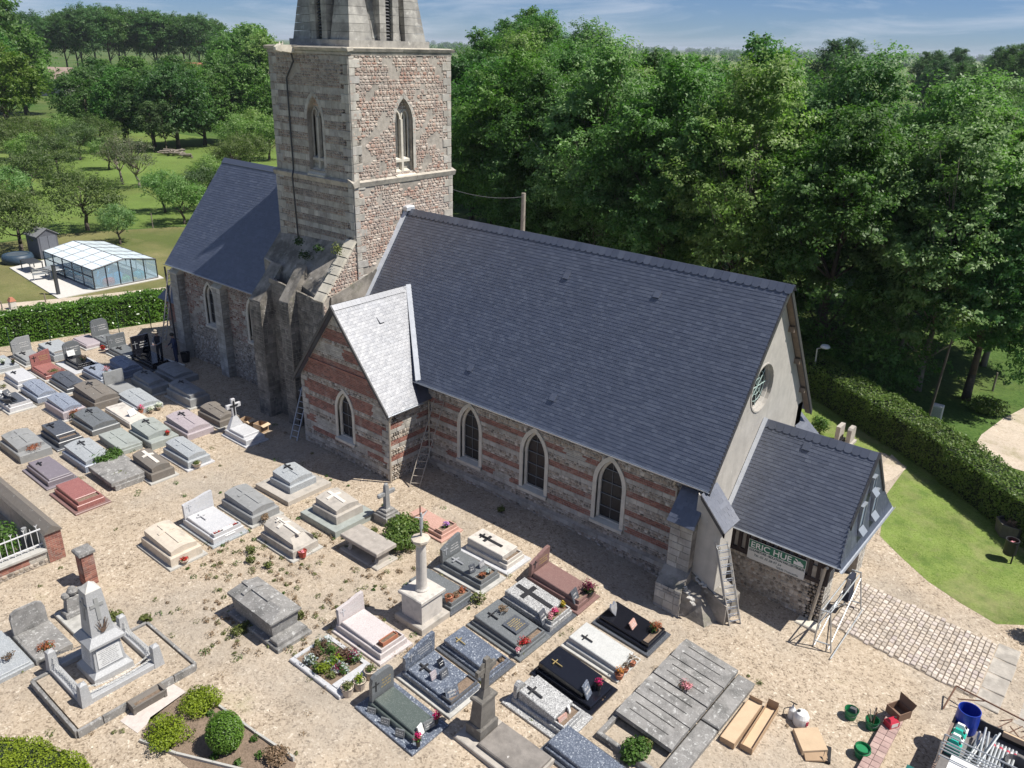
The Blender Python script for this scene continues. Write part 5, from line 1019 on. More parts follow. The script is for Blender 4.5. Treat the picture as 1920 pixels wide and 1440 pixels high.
    TOMBS[key]=(root,ztop,(c0,c1,d0,d1,z,b0,b1,a0,a1)); return root
T=tomb
T('t1','grey granite tomb with clipped-corner headstone beside the laurel hedge',ZA,(190,695),(460,885),(640,800),'grey','head','kerbwhite',head=(.95,'cut'),cross='laid',text='pale',h1=.16,h2=.14)
T('t2','pale grey tiered tomb with small dark cross near the laurel hedge',ZA,(740,580),(940,775),(1215,690),'midgrey','slab',None,h1=.34,h2=.2,cross='laid',planter=.3)
T('t3','black tomb with arched dark headstone on a wide pale slab',ZA,(1010,795),(1340,1000),(1880,840),'black','head','white',ins=.35,head=(1.0,'arch'),cross=None,h1=.2,h2=.14,text='pale',hm='darkgrey')
T('t4','low flat lilac slab behind the arched dark headstone',ZA,(1390,470),(1540,570),(1740,500),'lilac','slab','concrete',h1=.16,h2=.08,cross=None)
T('t5','red granite tomb with red headstone and gilt lettering',ZA,(500,945),(850,1140),(1170,1010),'red','head','kerbwhite',head=(.85,'wave'),text='gilt',cross=None,h1=.2,h2=.1,planter=.25)
T('t6','white stone tomb with small black cross on plain top',ZA,(50,1110),(305,1325),(625,1200),'white','slab','kerbwhite',h1=.22,h2=.24,cross='laid',cs=.8)
T('t7','blue grey cambered tomb with brown laid cross beside white tomb',ZC,(285,140),(545,345),(715,280),'bluegrey','camber','brown',cross='relief',h1=.26,h2=.3,sz=(2.3,1.3))
T('t8','dark polished tomb with cross-shaped bands on a white kerb',ZA,(870,1165),(1215,1370),(1400,1300),'dark','camber','kerbwhite',cross='relief',h1=.2,h2=.26,sz=(2.4,1.35))
T('t9','blue lilac tomb with small dark cross and a vase of roses',ZA,(1450,1010),(1790,1240),(1965,1175),'bluegrey','slab','dark',cross='laid',h1=.28,h2=.16,sz=(2.35,1.3))
T('t10','wide white slab carrying white and dark flower pots at the grave edge',ZA,(-300,850),(0,1010),(320,885),'midgrey','slab','kerbwhite',h1=.2,h2=.12,cross=None)
T('t11','sunken earth filled grave framed by a low grey kerb',ZA,(-250,1230),(20,1440),(280,1300),'stone','slab',None,h1=.1,h2=.05,cross=None)
T('t12','white kerbed grave covered with leaning dark memorial plates',ZC,(-90,330),(150,470),(535,355),'white','slab','kerbwhite',h1=.22,h2=.06,topm='dark',cross=None,planter=.2)
T('t13','tall lilac cambered tomb with double pale bands and blue cross',ZC,(640,390),(950,600),(1300,470),'lilac','camber','concrete',cross='relief',h1=.38,h2=.3,topm='bluegrey')
T('t14','tall dark grey tomb with long carved cross and ivy wreath',ZC,(1130,195),(1420,420),(1775,300),'brown','camber',None,cross='both',h1=.38,h2=.36,ins2=.08)
T('t15','grey tomb with square headstone and side pillar on white kerb',ZB,(330,1090),(600,1290),(760,1130),'grey','head','kerbwhite',head=(.75,'flat'),cross=None,h1=.16,h2=.1,sz=(2.3,1.3))
T('t16','pale grey cambered tomb with broad relief cross and pink cyclamen pots',ZB,(490,1235),(790,1440),(1055,1330),'midgrey','camber',None,h1=.28,h2=.28,cross='relief')
T('t17','plain low pale block with a leaning white card',ZD,(0,445),(270,640),(405,560),'pale','slab',None,h1=.24,h2=.08,cross=None,ins2=.06)
T('t18','blue grey cambered tomb half covered by spire shadow',ZB,(340,760),(590,915),(875,785),'bluegrey','camber','bluegrey',h1=.3,h2=.32,cross='relief')
T('t19','polished black tomb with tall flat black headstone by the workmen',ZB,(700,605),(990,800),(1275,690),'black','head','dark',head=(1.15,'flat'),cross='laid',crossm='bronze',h1=.2,h2=.16,text='pale')
T('t20','dark grey tomb with square headstone and white kerb behind black headstone tomb',ZB,(330,500),(600,680),(745,590),'darkgrey','head','kerbwhite',head=(.85,'flat'),cross='laid',text='pale',h1=.18,h2=.14)
T('t21','dark tomb with tall square headstone standing closest to the laurel hedge',ZB,(55,335),(330,470),(445,415),'darkgrey','head','pinkwhite',head=(1.1,'round'),cross='laid',crossm='steel',text='pale',h1=.18,h2=.14)
T('t22','shaded grey cambered tomb with sunken planter trough',ZB,(690,965),(960,1180),(1235,1080),'grey','camber','concrete',h1=.34,h2=.3,cross='both',fl=.32)
T('t23','shaded pale cambered tomb with curved kerb beside the church path',ZB,(1085,825),(1360,1015),(1600,900),'grey','camber',None,h1=.3,h2=.3,cross='relief',fl=.2)
T('t24','pale rounded tomb at the edge of the tower shadow',ZB,(1240,1135),(1525,1385),(1755,1290),'grey','camber','concrete',h1=.42,h2=.34,cross='both',cs=.8)
T('t25','brown weathered cambered tomb beside the white cross grave',ZD,(1005,495),(1265,655),(1405,590),'brown','camber','concrete',h1=.3,h2=.3,cross='relief')
T('t27','lilac cambered tomb with ornate blue bronze cross',ZD,(645,605),(920,760),(1155,680),'lilac','camber',None,h1=.3,h2=.34,cross='both')
T('t28','mossy grey green cambered tomb with red flower bowl',ZD,(275,720),(520,875),(735,780),'greenstone','camber',None,h1=.34,h2=.36,cross='both',fl=.3)
T('t29','low weathered slab half hidden by a green shrub',ZD,(-20,800),(195,935),(355,845),'greenstone','slab',None,h1=.2,h2=.16,cross='relief',ins2=-.06)
T('t30','brown grey cambered tomb with raised white stone cross',ZD,(240,1080),(500,1275),(815,1140),'brown','camber','concrete',h1=.34,h2=.38,cross='relief',crossm='stone')
T('t31','smooth grey cambered tomb on a white base with planted bowl',ZD,(620,920),(885,1120),(1225,1000),'midgrey','camber','white',h1=.32,h2=.34,cross='relief')
T('t32','thick dark weathered slab resting on a recessed block',ZD,(-135,1160),(125,1335),(335,1230),'old','slab',None,h1=.22,h2=.2,cross=None,ins2=-.16,sz=(2.1,1.25))
T('t33','blue grey cambered tomb with wreathed cross beside dark slab',ZC,(980,1085),(1280,1375),(1615,1195),'bluegrey','camber',None,h1=.3,h2=.34,cross='both',topm='midgrey')
T('t34','dark stepped tomb with square top and broken planter trough',ZC,(525,795),(880,1025),(1330,865),'dark','slab','dark',h1=.24,h2=.26,cross='laid',planter=.32,ins=.18)
T('t35','dark grey cambered tomb with wreathed bronze cross beside flowering rose tomb',ZC,(1120,615),(1400,795),(1725,670),'darkgrey','camber',None,h1=.26,h2=.34,cross='both')
T('t36','rounded grey tomb with trough of rusty orange flowers',ZC,(30,955),(290,1205),(685,1090),'grey','camber',None,h1=.36,h2=.34,cross='relief',fl=.3)
T('t37','wide purple grey flat slab tomb with thin dark cross',ZE_,(350,345),(690,655),(1190,470),'purple','slab','purple',h1=.2,h2=.12,cross='laid',cs=.7,ins=.15)
T('t38','polished red granite tomb with empty red planter at its foot',ZE_,(750,705),(1130,1025),(1675,815),'red','slab','darkred',h1=.2,h2=.16,cross=None,planter=.36,ins=.16)
T('t39','beige limestone cambered tomb with relief cross on grey base',ZF,(85,1005),(510,1275),(890,1070),'beige','camber','concrete',h1=.34,h2=.36,cross='relief')
T('t40','white marble tomb with wavy headstone and row of red flowers',ZF,(560,765),(995,1030),(1340,815),'white','head','midgrey',head=(.75,'wave'),cross='laid',crossm='relief',h1=.24,h2=.12,planter=.2,text='pale')
T('t41','grey cambered tomb with incised cross and dry reddish plant',ZF,(1005,555),(1420,805),(1740,615),'grey','camber','concrete',h1=.32,h2=.36,cross='relief')
T('t42','smooth grey tiered tomb with bronze crucifix on a broad stone slab',ZG_,(105,335),(520,545),(945,300),'midgrey','camber','stone',h1=.3,h2=.34,hb=.2,ins=.42,ins2=.1,cross='both')
T('t43','weathered hipped stone tomb with pale cross and dark crucifix',ZG_,(130,920),(520,1180),(890,1010),'stone','hip','concrete',h1=.3,h2=.46,rise=.16,cross='both',crossm='stone')
T('t44','large beige three tiered tomb with pale relief cross',ZG_,(630,660),(1010,900),(1470,660),'stone','camber','greenstone',h1=.34,h2=.36,hb=.26,ins=.34,cross='relief',crossm='stone')
T('t47','salmon pink granite slab with purple flowers in its planter',ZK,(120,130),(520,355),(770,215),'pink','slab','pink',h1=.14,h2=.1,cross=None,planter=.35,sz=(2.2,1.15))
T('t48','dark granite tomb with curved headstone and silver cross on white base',ZK,(445,640),(960,965),(1250,755),'darkgrey','head','kerbwhite',head=(.85,'step'),cross='laid',crossm='steel',h1=.18,h2=.16,planter=.36,text='pale',ins=.16,topm='darkgrey')
T('t49','ivory cambered tomb with black crucifix on stepped pale base',ZK,(740,425),(1250,745),(1530,535),'pale','slab','white',h1=.18,h2=.3,cross='both',crossm='bronze',planter=.2,ins=.18,cs=.8)
T('t50','low charcoal slab with gilt lettering and dry potted plants',ZK,(640,1185),(640,1185),(885,1000),'darkgrey','slab','dark',h1=.12,h2=.08,cross=None,planter=.4,sz=(2.3,1.3))
T('t51','dark red granite tomb with notched headstone beside the wall shadow',ZL,(700,195),(1340,560),(1520,430),'darkred','head','darkred',head=(.8,'step'),hm='darkred',cross=None,h1=.2,h2=.2,planter=.2,text='gilt')
T('t52','black and grey banded tomb with a large dark cross and draped figure',ZL,(425,425),(1045,815),(1320,570),'granite','slab','dark',h1=.2,h2=.22,cross='relief',crossm='bronze',planter=.3,cs=1.15)
T('t53','matt charcoal slab tomb with gilt lettered plaque and cactus',ZL,(75,685),(700,1095),(1040,810),'darkgrey','slab','darkgrey',h1=.12,h2=.2,cross='laid',planter=.22,ct=.035,cs=.8)
T('t54','white speckled granite slab with thin black cross',ZL,(1130,925),(1770,1310),(2075,1085),'whitegranite','slab','kerbwhite',h1=.12,h2=.2,cross='laid',cs=.8,ct=.03)
T('t55','glossy black slab tomb with thin gilt cross and pink flowers',ZM,(915,390),(1620,870),(1905,565),'black','slab','black',h1=.14,h2=.24,cross='laid',crossm='gilt',planter=.0,fl=.3,ct=.02,cs=.75)
T('t56','glossy black slab with praying figure ornament near the buttress',ZL,(1480,665),(2136,1032),(2388,792),'black','slab','dark',h1=.12,h2=.12,cross=None,planter=.25)
T('t57','blue speckled granite slab with thin gilt cross',ZJ,(1160,240),(1780,645),(2088,402),'bluegranite','slab','dark',h1=.1,h2=.2,cross='laid',crossm='gilt',planter=.2,ct=.02,cs=.75)
T('t58','blue granite tomb with curved headstone, crucifix and three small plaques',ZJ,(725,545),(1360,1035),(1720,675),'bluegranite','head','kerbwhite',head=(.75,'step'),cross='laid',crossm='bronze',h1=.2,h2=.14,planter=.36,text='pale',plmat='dark')
T('t59','dark green granite tomb with lettered headstone and pink flower vases',ZJ,(260,890),(930,1430),(1330,1090),'green','head','bluegranite',head=(.9,'round'),hm='darkgrey',cross=None,h1=.18,h2=.14,ins=.26,text='gilt')
T('t60','pinkish white granite tomb with clipped headstone and terracotta trough',ZI,(1240,605),(1740,1060),(2110,760),'pinkwhite','head','pinkwhite',head=(.72,'wave'),cross=None,h1=.2,h2=.14,planter=.34,text='pale')
T('t64','grey speckled granite tomb with teardrop headstone and bronze cross',ZM,(610,700),(1290,1240),(1620,880),'granite','head','granite',head=(.55,'drop'),cross='laid',crossm='bronze',h1=.16,h2=.34,drop=.1,planter=.3,ins=.2)
T('t66','blue grey slab lying near the weathered vault corner',ZM,(1300,1480),(1720,1800),(1990,1560),'bluegranite','slab','dark',h1=.12,h2=.14,cross=None,sz=(2.1,1.25))
T('t67','lichen covered headstone with kerbed gravel bed and orange plant',ZH,(80,1105),(510,1370),(800,1140),'old','head',None,head=(.8,'round'),cross=None,h1=.18,h2=.02)
T('t69','smooth grey slab with dry flower cushion beside the war memorial',ZH,(-250,1330),(0,1560),(330,1420),'midgrey','slab',None,h1=.14,h2=.12,cross=None)
# ---- white cross grave
x=ZD(1290,700); y=ZD(1570,850); z_=ZD(1820,745); cx=(x.x+(y.x+z_.x)/2)/2; cy=((x.y+y.y)/2+z_.y)/2; lx=(y.x+z_.x)/2-x.x; wy=z_.y-(x.y+y.y)/2
r=thing('tomb','white marble grave with a tall white cross and black floral cross on it','tomb',(cx,cy,0))
q=MB(); q.cbox(-lx/2,lx/2,-wy/2,wy/2,-.2,.06,.01); q.build('base_slab',GM['white'],r); q=MB(); q.cbox(-lx/2+.12,lx/2-.12,-wy/2+.12,wy/2-.12,.05,.3,.02); q.build('plinth',GM['white'],r); q=MB(); q.cbox(-lx/2+.4,lx/2-.4,-wy/2+.2,wy/2-.2,.29,.42,.02); q.build('slab',GM['white'],r)
q=MB(); hx_=-lx/2+.14; q.hexa([(hx_,-.42,.28),(hx_+.26,-.42,.28),(hx_+.26,.42,.28),(hx_,.42,.28),(hx_+.05,-.12,.85),(hx_+.2,-.12,.85),(hx_+.2,.12,.85),(hx_+.05,.12,.85)]); q.build('cross_foot',GM['white'],r)
q=MB(); q.cbox(hx_+.06,hx_+.18,-.09,.09,.84,1.75,.015); q.cbox(hx_+.061,hx_+.179,-.36,-.091,1.3,1.5,.015); q.cbox(hx_+.061,hx_+.179,.091,.36,1.3,1.5,.015); q.build('cross',GM['white'],r)
q=MB(); q.prism(cross_poly(.7,.4,.07),lambda u,v,d:(hx_+.185+d,v,1.42-u),0,.03); q.build('bronze_cross',M_bronze,r)
TOMBS['t26']=(r,.42,(-lx/2+.4,lx/2-.4,-wy/2+.2,wy/2-.2,.3,0,0,0,0))
# ---- stone bench tomb
bt=gp(460+1490/6,860+1270/6); br=gp(460+1700/6,860+1120/6); cx,cy=(bt.x+br.x)/2-.95,(bt.y+br.y)/2
r=thing('stone_bench_tomb','table tomb like a bench, thick slab on two carved stone legs','tomb',(cx,cy,zg(cx)))
q=MB(); q.cbox(-1.05,.98,-.5,.5,-.2,.06,.02); q.build('base_slab',GM['stone'],r)
q=MB(); q.cbox(-1.0,.95,-.46,.46,.52,.66,.02); q.build('top_slab',mat('stone_benchtop',(.36,.325,.29),.2,5,.9,.4,30,dirt=[((.6,.58,.54),12.,.62,.68,.8)]),r)
for xx in (-.72,.7):
    q=MB(); q.prism([(-.34,.05),(.34,.05),(.28,.12),(.22,.3),(.3,.53),(-.3,.53),(-.22,.3),(-.28,.12)],lambda u,v,d:(d,u,v),xx-.09,xx+.09); q.build('leg',GM['stone'],r)
# ---- old sarcophagus
a,b,c=ZI(95,465),ZI(610,830),ZI(910,620); cx=(a.x+(b.x+c.x)/2)/2; cy=((a.y+b.y)/2+c.y)/2
r=thing('sarcophagus','old lichen covered stone sarcophagus with gabled lid and raised cross','tomb',(cx,cy,zg(cx)))
q=MB(); q.cbox(-1.35,1.35,-.62,.62,-.2,.14,.03); q.cbox(.85,1.25,-.55,.55,.14,.28,.02); q.build('base_slab',GM['old'],r)
q=MB(); q.hexa([(-1.15,-.42,.13),(.85,-.42,.13),(.85,.42,.13),(-1.15,.42,.13),(-1.22,-.5,.78),(.92,-.5,.78),(.92,.5,.78),(-1.22,.5,.78)]); q.build('chest',GM['old'],r)
q=MB(); q.add([(-1.3,-.56,.78),(1.0,-.56,.78),(1.0,.56,.78),(-1.3,.56,.78),(-1.3,-.56,.88),(1.0,-.56,.84),(1.0,.56,.84),(-1.3,.56,.88),(-1.2,0,1.05),(.75,0,1.0)],[(0,1,5,4),(1,2,6,5),(2,3,7,6),(3,0,4,7),(4,5,9,8),(5,6,9),(6,7,8,9),(7,4,8),(0,3,2,1)]); q.build('lid',GM['old'],r)
q=MB(); q.prism(cross_poly(1.4,.7,.16),lambda u,v,d:(-.75+u,v,1.045-abs(v)*.27-.025*(u+.4)+d),-.02,.045); q.build('relief_cross',GM['old'],r)
# ---- small stone cross on pedestal
p=gp(726,975); r=thing('stone_cross','small grey stone cross with trefoil arms on a pedestal beside the bush','cross',(p.x,p.y,0))
q=MB(); q.cbox(-.36,.36,-.36,.36,-.15,.35,.03); q.cbox(-.3,.3,-.3,.3,.34,.45,.03); q.cbox(-.22,.22,-.22,.22,.44,.56,.03); q.build('pedestal',GM['old'],r)
q=MB(); q.hexa([(-.09,-.1,.55),(.09,-.1,.55),(.09,.1,.55),(-.09,.1,.55),(-.07,-.08,1.5),(.07,-.08,1.5),(.07,.08,1.5),(-.07,.08,1.5)]); q.box(-.06,.06,-.32,-.081,1.12,1.26); q.box(-.06,.06,.081,.32,1.12,1.26)
for yy,zz_ in ((-.34,1.19),(.34,1.19),(0,1.52)): q.lathe([(.0,-.1),(.08,-.07),(.1,0),(.08,.07),(0,.1)],(0,yy,zz_),10,.8,1)
q.build('cross',GM['grey'],r)
# ---- calvary column
p=gp(792,1158); cx,cy=p.x,p.y; zc=zg(cx); r=thing('calvary_column','pale stone column on a square pedestal carrying an iron crucifix','monument',(cx,cy,zc))
q=MB(); q.cbox(-.62,.62,-.62,.62,-.2,.22,.03); q.build('step',GM['stone'],r); q=MB(); q.cbox(-.45,.45,-.45,.45,.2,1.0,.02); q.build('pedestal',GM['pale'],r); q=MB(); q.cbox(-.53,.53,-.53,.53,1.0,1.12,.03); q.build('pedestal_cap',GM['pale'],r)
q=MB(); q.lathe([(.0,1.11),(.22,1.11),(.23,1.16),(.19,1.22),(.175,1.3),(.16,2.55),(.15,2.75),(.2,2.8),(.21,2.86)],(0,0,0),20); q.build('column',GM['pale'],r,smooth=False)
q=MB(); q.lathe([(.0,2.85),(.24,2.85),(.3,2.93),(.3,3.0),(.12,3.06),(.05,3.1)],(0,0,0),8); q.build('capital',GM['beige'],r)
M_rust=mat('rusty_iron',(.16,.085,.055),.3,9,.8,.3); q=MB(); q.tube((0,0,3.05),(0,0,4.15),.022,n=6); q.tube((-.02,-.28,3.85),(.02,.28,3.85),.02,n=6); q.build('iron_cross',M_rust,r)
q=MB(); q.tube((.04,0,3.35),(.04,0,3.75),.05,.06,6); q.tube((.04,0,3.76),(.05,0,3.9),.045,.03,6); q.tube((.04,-.04,3.75),(.03,-.25,3.86),.02,n=5); q.tube((.04,.04,3.75),(.03,.25,3.86),.02,n=5); q.tube((.04,-.02,3.36),(.05,-.01,3.08),.035,.02,5); q.build('crucifix_figure',mat('grey_metal_figure',(.4,.41,.42),.1,6,.5,.1),r)
# ---- carved cross monument with cracked slab
p=gp(840+390/6,1200+1050/6); cx,cy=p.x,p.y; zc=zg(cx); r=thing('cross_monument','dark weathered cross monument on pedestal with a lichen spotted slab','monument',(cx,cy,zc)); r.rotation_euler=(0,.05,0)
q=MB(); q.cbox(-.45,2.0,-.68,.6,-.2,.12,.02); q.build('base_slab',GM['stone'],r); q=MB(); q.cbox(.25,1.95,-.5,.52,.11,.24,.03); q.build('slab',mat('stone_darklichen',(.22,.20,.18),.3,3,.92,.4,25,dirt=[((.62,.60,.56),4.5,.66,.69,.9),((.11,.1,.095),2,.5,.7,.6)]),r)
dk=mat('stone_sooty',(.15,.14,.125),.3,4,.92,.4,25,dirt=[((.3,.28,.25),3,.55,.7,.6)])
q=MB(); q.cbox(-.3,.22,-.36,.36,.1,.5,.04); q.hexa([(-.24,-.3,.49),(.16,-.3,.49),(.16,.3,.49),(-.24,.3,.49),(-.2,-.26,1.3),(.12,-.26,1.3),(.12,.26,1.3),(-.2,.26,1.3)]); q.cbox(-.25,.17,-.32,.32,1.29,1.4,.03); q.build('pedestal',dk,r)
q=MB(); q.hexa([(-.16,-.2,1.39),(.08,-.2,1.39),(.08,.2,1.39),(-.16,.2,1.39),(-.12,-.1,1.62),(.04,-.1,1.62),(.04,.1,1.62),(-.12,.1,1.62)]); q.hexa([(-.1,-.09,1.6),(.03,-.09,1.6),(.03,.09,1.6),(-.1,.09,1.6),(-.09,-.08,2.65),(.02,-.08,2.65),(.02,.08,2.65),(-.09,.08,2.65)]); q.box(-.085,.015,-.36,-.082,2.22,2.38); q.box(-.085,.015,.082,.36,2.22,2.38); q.lathe([(.22,-.03),(.27,-.03),(.27,.03),(.22,.03)],(0,0,0),18)
k=len(q.v)-72; q.v[k:]=[(z_-.035,x_,2.3+y_) for x_,y_,z_ in q.v[k:]]; q.build('ringed_cross',dk,r)
# ---- family vault under four big slabs
Lq,Tq,Rq=ZN(90,1030),ZN(1100,80),ZN(1760,500); x0=Lq.x; x1=(ZN(1250,1200).x+Rq.x)/2; y0=Lq.y; y1=(Tq.y+Rq.y)/2; cx,cy=(x0+x1)/2,(y0+y1)/2; lx,wy=x1-x0,y1-y0
r=thing('family_vault','broad family vault roofed by four weathered lichen covered slabs','tomb',(cx,cy,zg(cx))); r.rotation_euler=(0,math.atan(.08),0); M_old=GM['old']
q=MB(); q.cbox(-lx/2,lx/2-.62,-wy/2,-wy/2+.14,-.2,.2,.02); q.box(-lx/2,-lx/2+.12,-wy/2+.142,wy/2,-.2,.18); q.box(-lx/2+.122,lx/2-.62,wy/2-.12,wy/2,-.2,.18); q.build('kerb',M_old,r)
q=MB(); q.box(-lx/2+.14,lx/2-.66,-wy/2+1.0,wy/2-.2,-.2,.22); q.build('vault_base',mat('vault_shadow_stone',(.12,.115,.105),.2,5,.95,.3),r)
for k in range(2):
    q=MB(); q.cbox(lx/2-.55,lx/2,-wy/2+.1+k*(wy/2-.05),-wy/2+.03+(k+1)*(wy/2-.05),-.2,.2,.03); q.build('step_stone',M_old,r)
ns=4; ya=-wy/2+.85; yb=wy/2-.02
for k in range(ns):
    s0=ya+(yb-ya)*k/ns+.03; s1=ya+(yb-ya)*(k+1)/ns-.03; q=MB(); j=random.uniform(-.015,.02); xa,xb=-lx/2+.04,lx/2-.58
    pts=[(s0,.22),(s1,.22),(s1,.36+j),((s0+s1)/2+.03,.42+j),(s0,.35+j)]; q.prism(pts,lambda u,v,d:(d,u,v-.06*(d-xa)/(xb-xa)),xa,xb); o=q.build('cover_slab',M_old,r)
    for uu in (.33,.66):
        y_=s0+(s1-s0)*uu; q=MB(); hz=lambda d:.42+j-abs(y_-(s0+s1)/2-.03)*.25-.06*(d-xa)/(xb-xa); q.hexa([(xa+.25,y_-.012,hz(xa+.25)-.03),(xb-.3,y_-.012,hz(xb-.3)-.03),(xb-.3,y_+.012,hz(xb-.3)-.03),(xa+.25,y_+.012,hz(xa+.25)-.03),(xa+.25,y_-.012,hz(xa+.25)+.03),(xb-.3,y_-.012,hz(xb-.3)+.03),(xb-.3,y_+.012,hz(xb-.3)+.03),(xa+.25,y_+.012,hz(xa+.25)+.03)]); q.build('carved_line',mat('dark_joint',(.06,.058,.055),.2,5,.9,.1),o)
VAULT=(cx,cy,lx,wy)
q=MB(); q.box(-lx/2+.13,lx/2-.66,-wy/2+.15,-wy/2+.98,-.2,-.02); q.build('planting_bed',M_soil,r)
# ---- planted grave full of succulents
a,b,c=ZI(745,955),ZI(1280,1400),ZI(1745,1090); x0,x1,y0,y1=a.x,(b.x+c.x)/2,(a.y+b.y)/2,c.y; cx,cy=(x0+x1)/2,(y0+y1)/2
BEDG=(x0,x1,y0,y1); r=thing('planted_grave','white kerbed grave overgrown with succulents and silver leaved plants','grave',(cx,cy,zg(cx))); lx,wy=x1-x0,y1-y0
q=MB(); q.cbox(-lx/2,lx/2,-wy/2,-wy/2+.16,-.15,.1,.02); q.box(-lx/2,lx/2,wy/2-.12,wy/2,-.15,.1); q.box(-lx/2,-lx/2+.12,-wy/2+.162,wy/2-.122,-.15,.1); q.box(lx/2-.5,lx/2,-wy/2+.162,wy/2-.122,-.15,.12); q.build('kerb',GM['white'],r)
q=MB(); q.box(-lx/2+.121,lx/2-.501,-wy/2+.161,wy/2-.121,-.15,.06); q.build('soil',M_soil,r)
# ---- ornate stone behind the war memorial
a=ZH(590,825); r=thing('scroll_gravestone','small dark carved scroll gravestone on a kerbed slab behind the war memorial','gravestone',(a.x+1.0,a.y+.55,0))
q=MB(); q.cbox(-1.0,1.3,-.5,.6,-.15,.12,.02); q.build('base_slab',GM['concrete'],r); q=MB(); q.cbox(-.8,-.35,-.36,.4,.11,.3,.03); q.hexa([(-.72,-.28,.29),(-.42,-.28,.29),(-.42,.32,.29),(-.72,.32,.29),(-.68,-.22,.75),(-.46,-.22,.75),(-.46,.26,.75),(-.68,.26,.75)]); q.lathe([(0,-.1),(.1,-.08),(.13,0),(.1,.08),(0,.1)],(-.57,-.2,.82),10); q.lathe([(0,-.1),(.1,-.08),(.13,0),(.1,.08),(0,.1)],(-.57,.24,.82),10); q.lathe([(0,-.14),(.13,-.1),(.17,0),(.1,.12),(0,.18)],(-.57,.02,.92),10); q.build('carved_stone',GM['old'],r)
# ---- gravestones behind the porch
for u,v,lb in ((1571,828,'small square gravestone behind the porch ridge'),(1592,832,'round topped gravestone behind the porch ridge')):
    p=gp(u,v); r=thing('gravestone',lb,'gravestone',(p.x,p.y,zg(p.x))); q=MB(); q.prism(stele_poly(.7,1.0,'round' if u>1580 else 'flat'),lambda a,b,d:(d,a,b-.1),-.1,.1); q.build('headstone',GM['stone'],r); q=MB(); q.cbox(-.2,.2,-.45,.45,-.1,.14,.02); q.build('foot_stone',GM['stone'],r)
# ================================================================ churchyard furniture and plants
def fm(name,c,t=.25): return mat('petal_'+name,rough=.55,bump=0,island=[tuple(min(1,k*f) for k in c) for f in (.65,.9,1.15,1.3)],var=.15,scale=6,trans=t,spec=.3,det=2)
FM=dict(pink=fm('pink',(.62,.05,.18)),rose=fm('rose',(.70,.30,.36)),white=fm('white',(.75,.75,.70)),red=fm('red',(.5,.03,.03)),rust=fm('rust',(.34,.11,.05)),violet=fm('violet',(.48,.22,.60)),plum=fm('plum',(.20,.03,.07)),yellow=fm('yellow',(.55,.40,.05)),orange=fm('orange',(.58,.24,.06)),
 green=fm('green',(.07,.14,.025)),dgreen=fm('dgreen',(.035,.075,.018)),lime=fm('lime',(.20,.26,.02)),silver=fm('silver',(.42,.47,.48)),bronze=fm('bronzeleaf',(.14,.09,.06)),dry=fm('dry',(.25,.17,.11)),olive=fm('olive',(.13,.15,.045)),mag=fm('mag',(.55,.02,.14)))
M_terra=mat('terracotta',(.42,.17,.10),.15,9,.85,.2); M_blackpot=mat('black_plastic_pot',(.02,.02,.022),.1,5,.5,.05); M_cream=mat('cream_pot',(.52,.44,.36),.15,6,.8,.2); M_whitepl=mat('white_plastic',(.72,.72,.70),.05,5,.45,.03)
SEED=[100]
def clump(name,m,parent,c,r,h,n,s,shell=.3,up=.5,asp=.55,k=5):
    SEED[0]+=1; rs=np.random.default_rng(SEED[0]); cen=[(c[0]+rs.uniform(-.38,.38)*r,c[1]+rs.uniform(-.38,.38)*r,c[2]+h*.5+rs.uniform(-.15,.15)*h) for _ in range(k)]
    return foliage(name,cen,[(r*.62,r*.62,h*.5)]*k,max(3,n//k),s,m,rs,parent,shell=shell,upb=up,aspect=asp)
def at(key,fx,fy,dz=0.):
    r,zt,(c0,c1,d0,d1,z,b0,b1,a0,a1)=TOMBS[key]; x=c0+(c1-c0)*fx; y=d0+(d1-d0)*fy; ry=r.rotation_euler[1]
    return Vector((r.location.x+x,r.location.y+y,r.location.z+zt-math.tan(ry)*x+dz))
def foot(key,fy,dx=.15,dz=0.):
    r,zt,(c0,c1,d0,d1,z,b0,b1,a0,a1)=TOMBS[key]; x=c1+dx; ry=r.rotation_euler[1]
    return Vector((r.location.x+x,r.location.y+d0+(d1-d0)*fy,r.location.z+z-math.tan(ry)*x+dz))
def pot(label,p,flower,leaf='green',pm=None,pr=.1,ph=.14,fr=.14,fh=.2,n=90,s=.06,grp=None,name='flower_pot',cat='potted flowers'):
    r=thing(name,label,cat,p,0,grp)
    if ph>0:
        q=MB(); q.lathe([(0,0),(pr*.75,0),(pr,ph),(pr*1.08,ph),(pr*1.08,ph*.86),(pr*.98,ph*.84)][:4]+[(pr*.9,ph),(pr*.85,ph*.85),(0,ph*.85)],(0,0,0),12); q.build('pot',pm or M_terra,r)
    if leaf: clump('leaves',FM[leaf],r,(0,0,ph*.8),fr*.9,fh*.7,n//2,s*1.1)
    clump('flowers',FM[flower],r,(0,0,ph*.8+fh*.3),fr,fh*.75,n,s)
    return r
pot('pink flowers in a black vase beside the white heart plaque of the green granite tomb',foot('t59',-.12,.28,-.1),'mag',pm=M_blackpot,pr=.07,ph=.2,fr=.15,fh=.26)
pot('pink flowers in a black vase beside the grey plaque of the green granite tomb',foot('t59',1.1,.1,-.1),'mag',pm=M_blackpot,pr=.07,ph=.2,fr=.15,fh=.26)
pot('vase of magenta flowers at the foot of the glossy black slab tomb',foot('t55',.62,.16),'mag',pm=M_blackpot,pr=.09,ph=.2,fr=.15,fh=.25)
pot('bowl of purple flowers in the salmon pink tomb planter',foot('t47',.5,.18,.02),'violet',pm=M_blackpot,pr=.1,ph=.1,fr=.17,fh=.2)
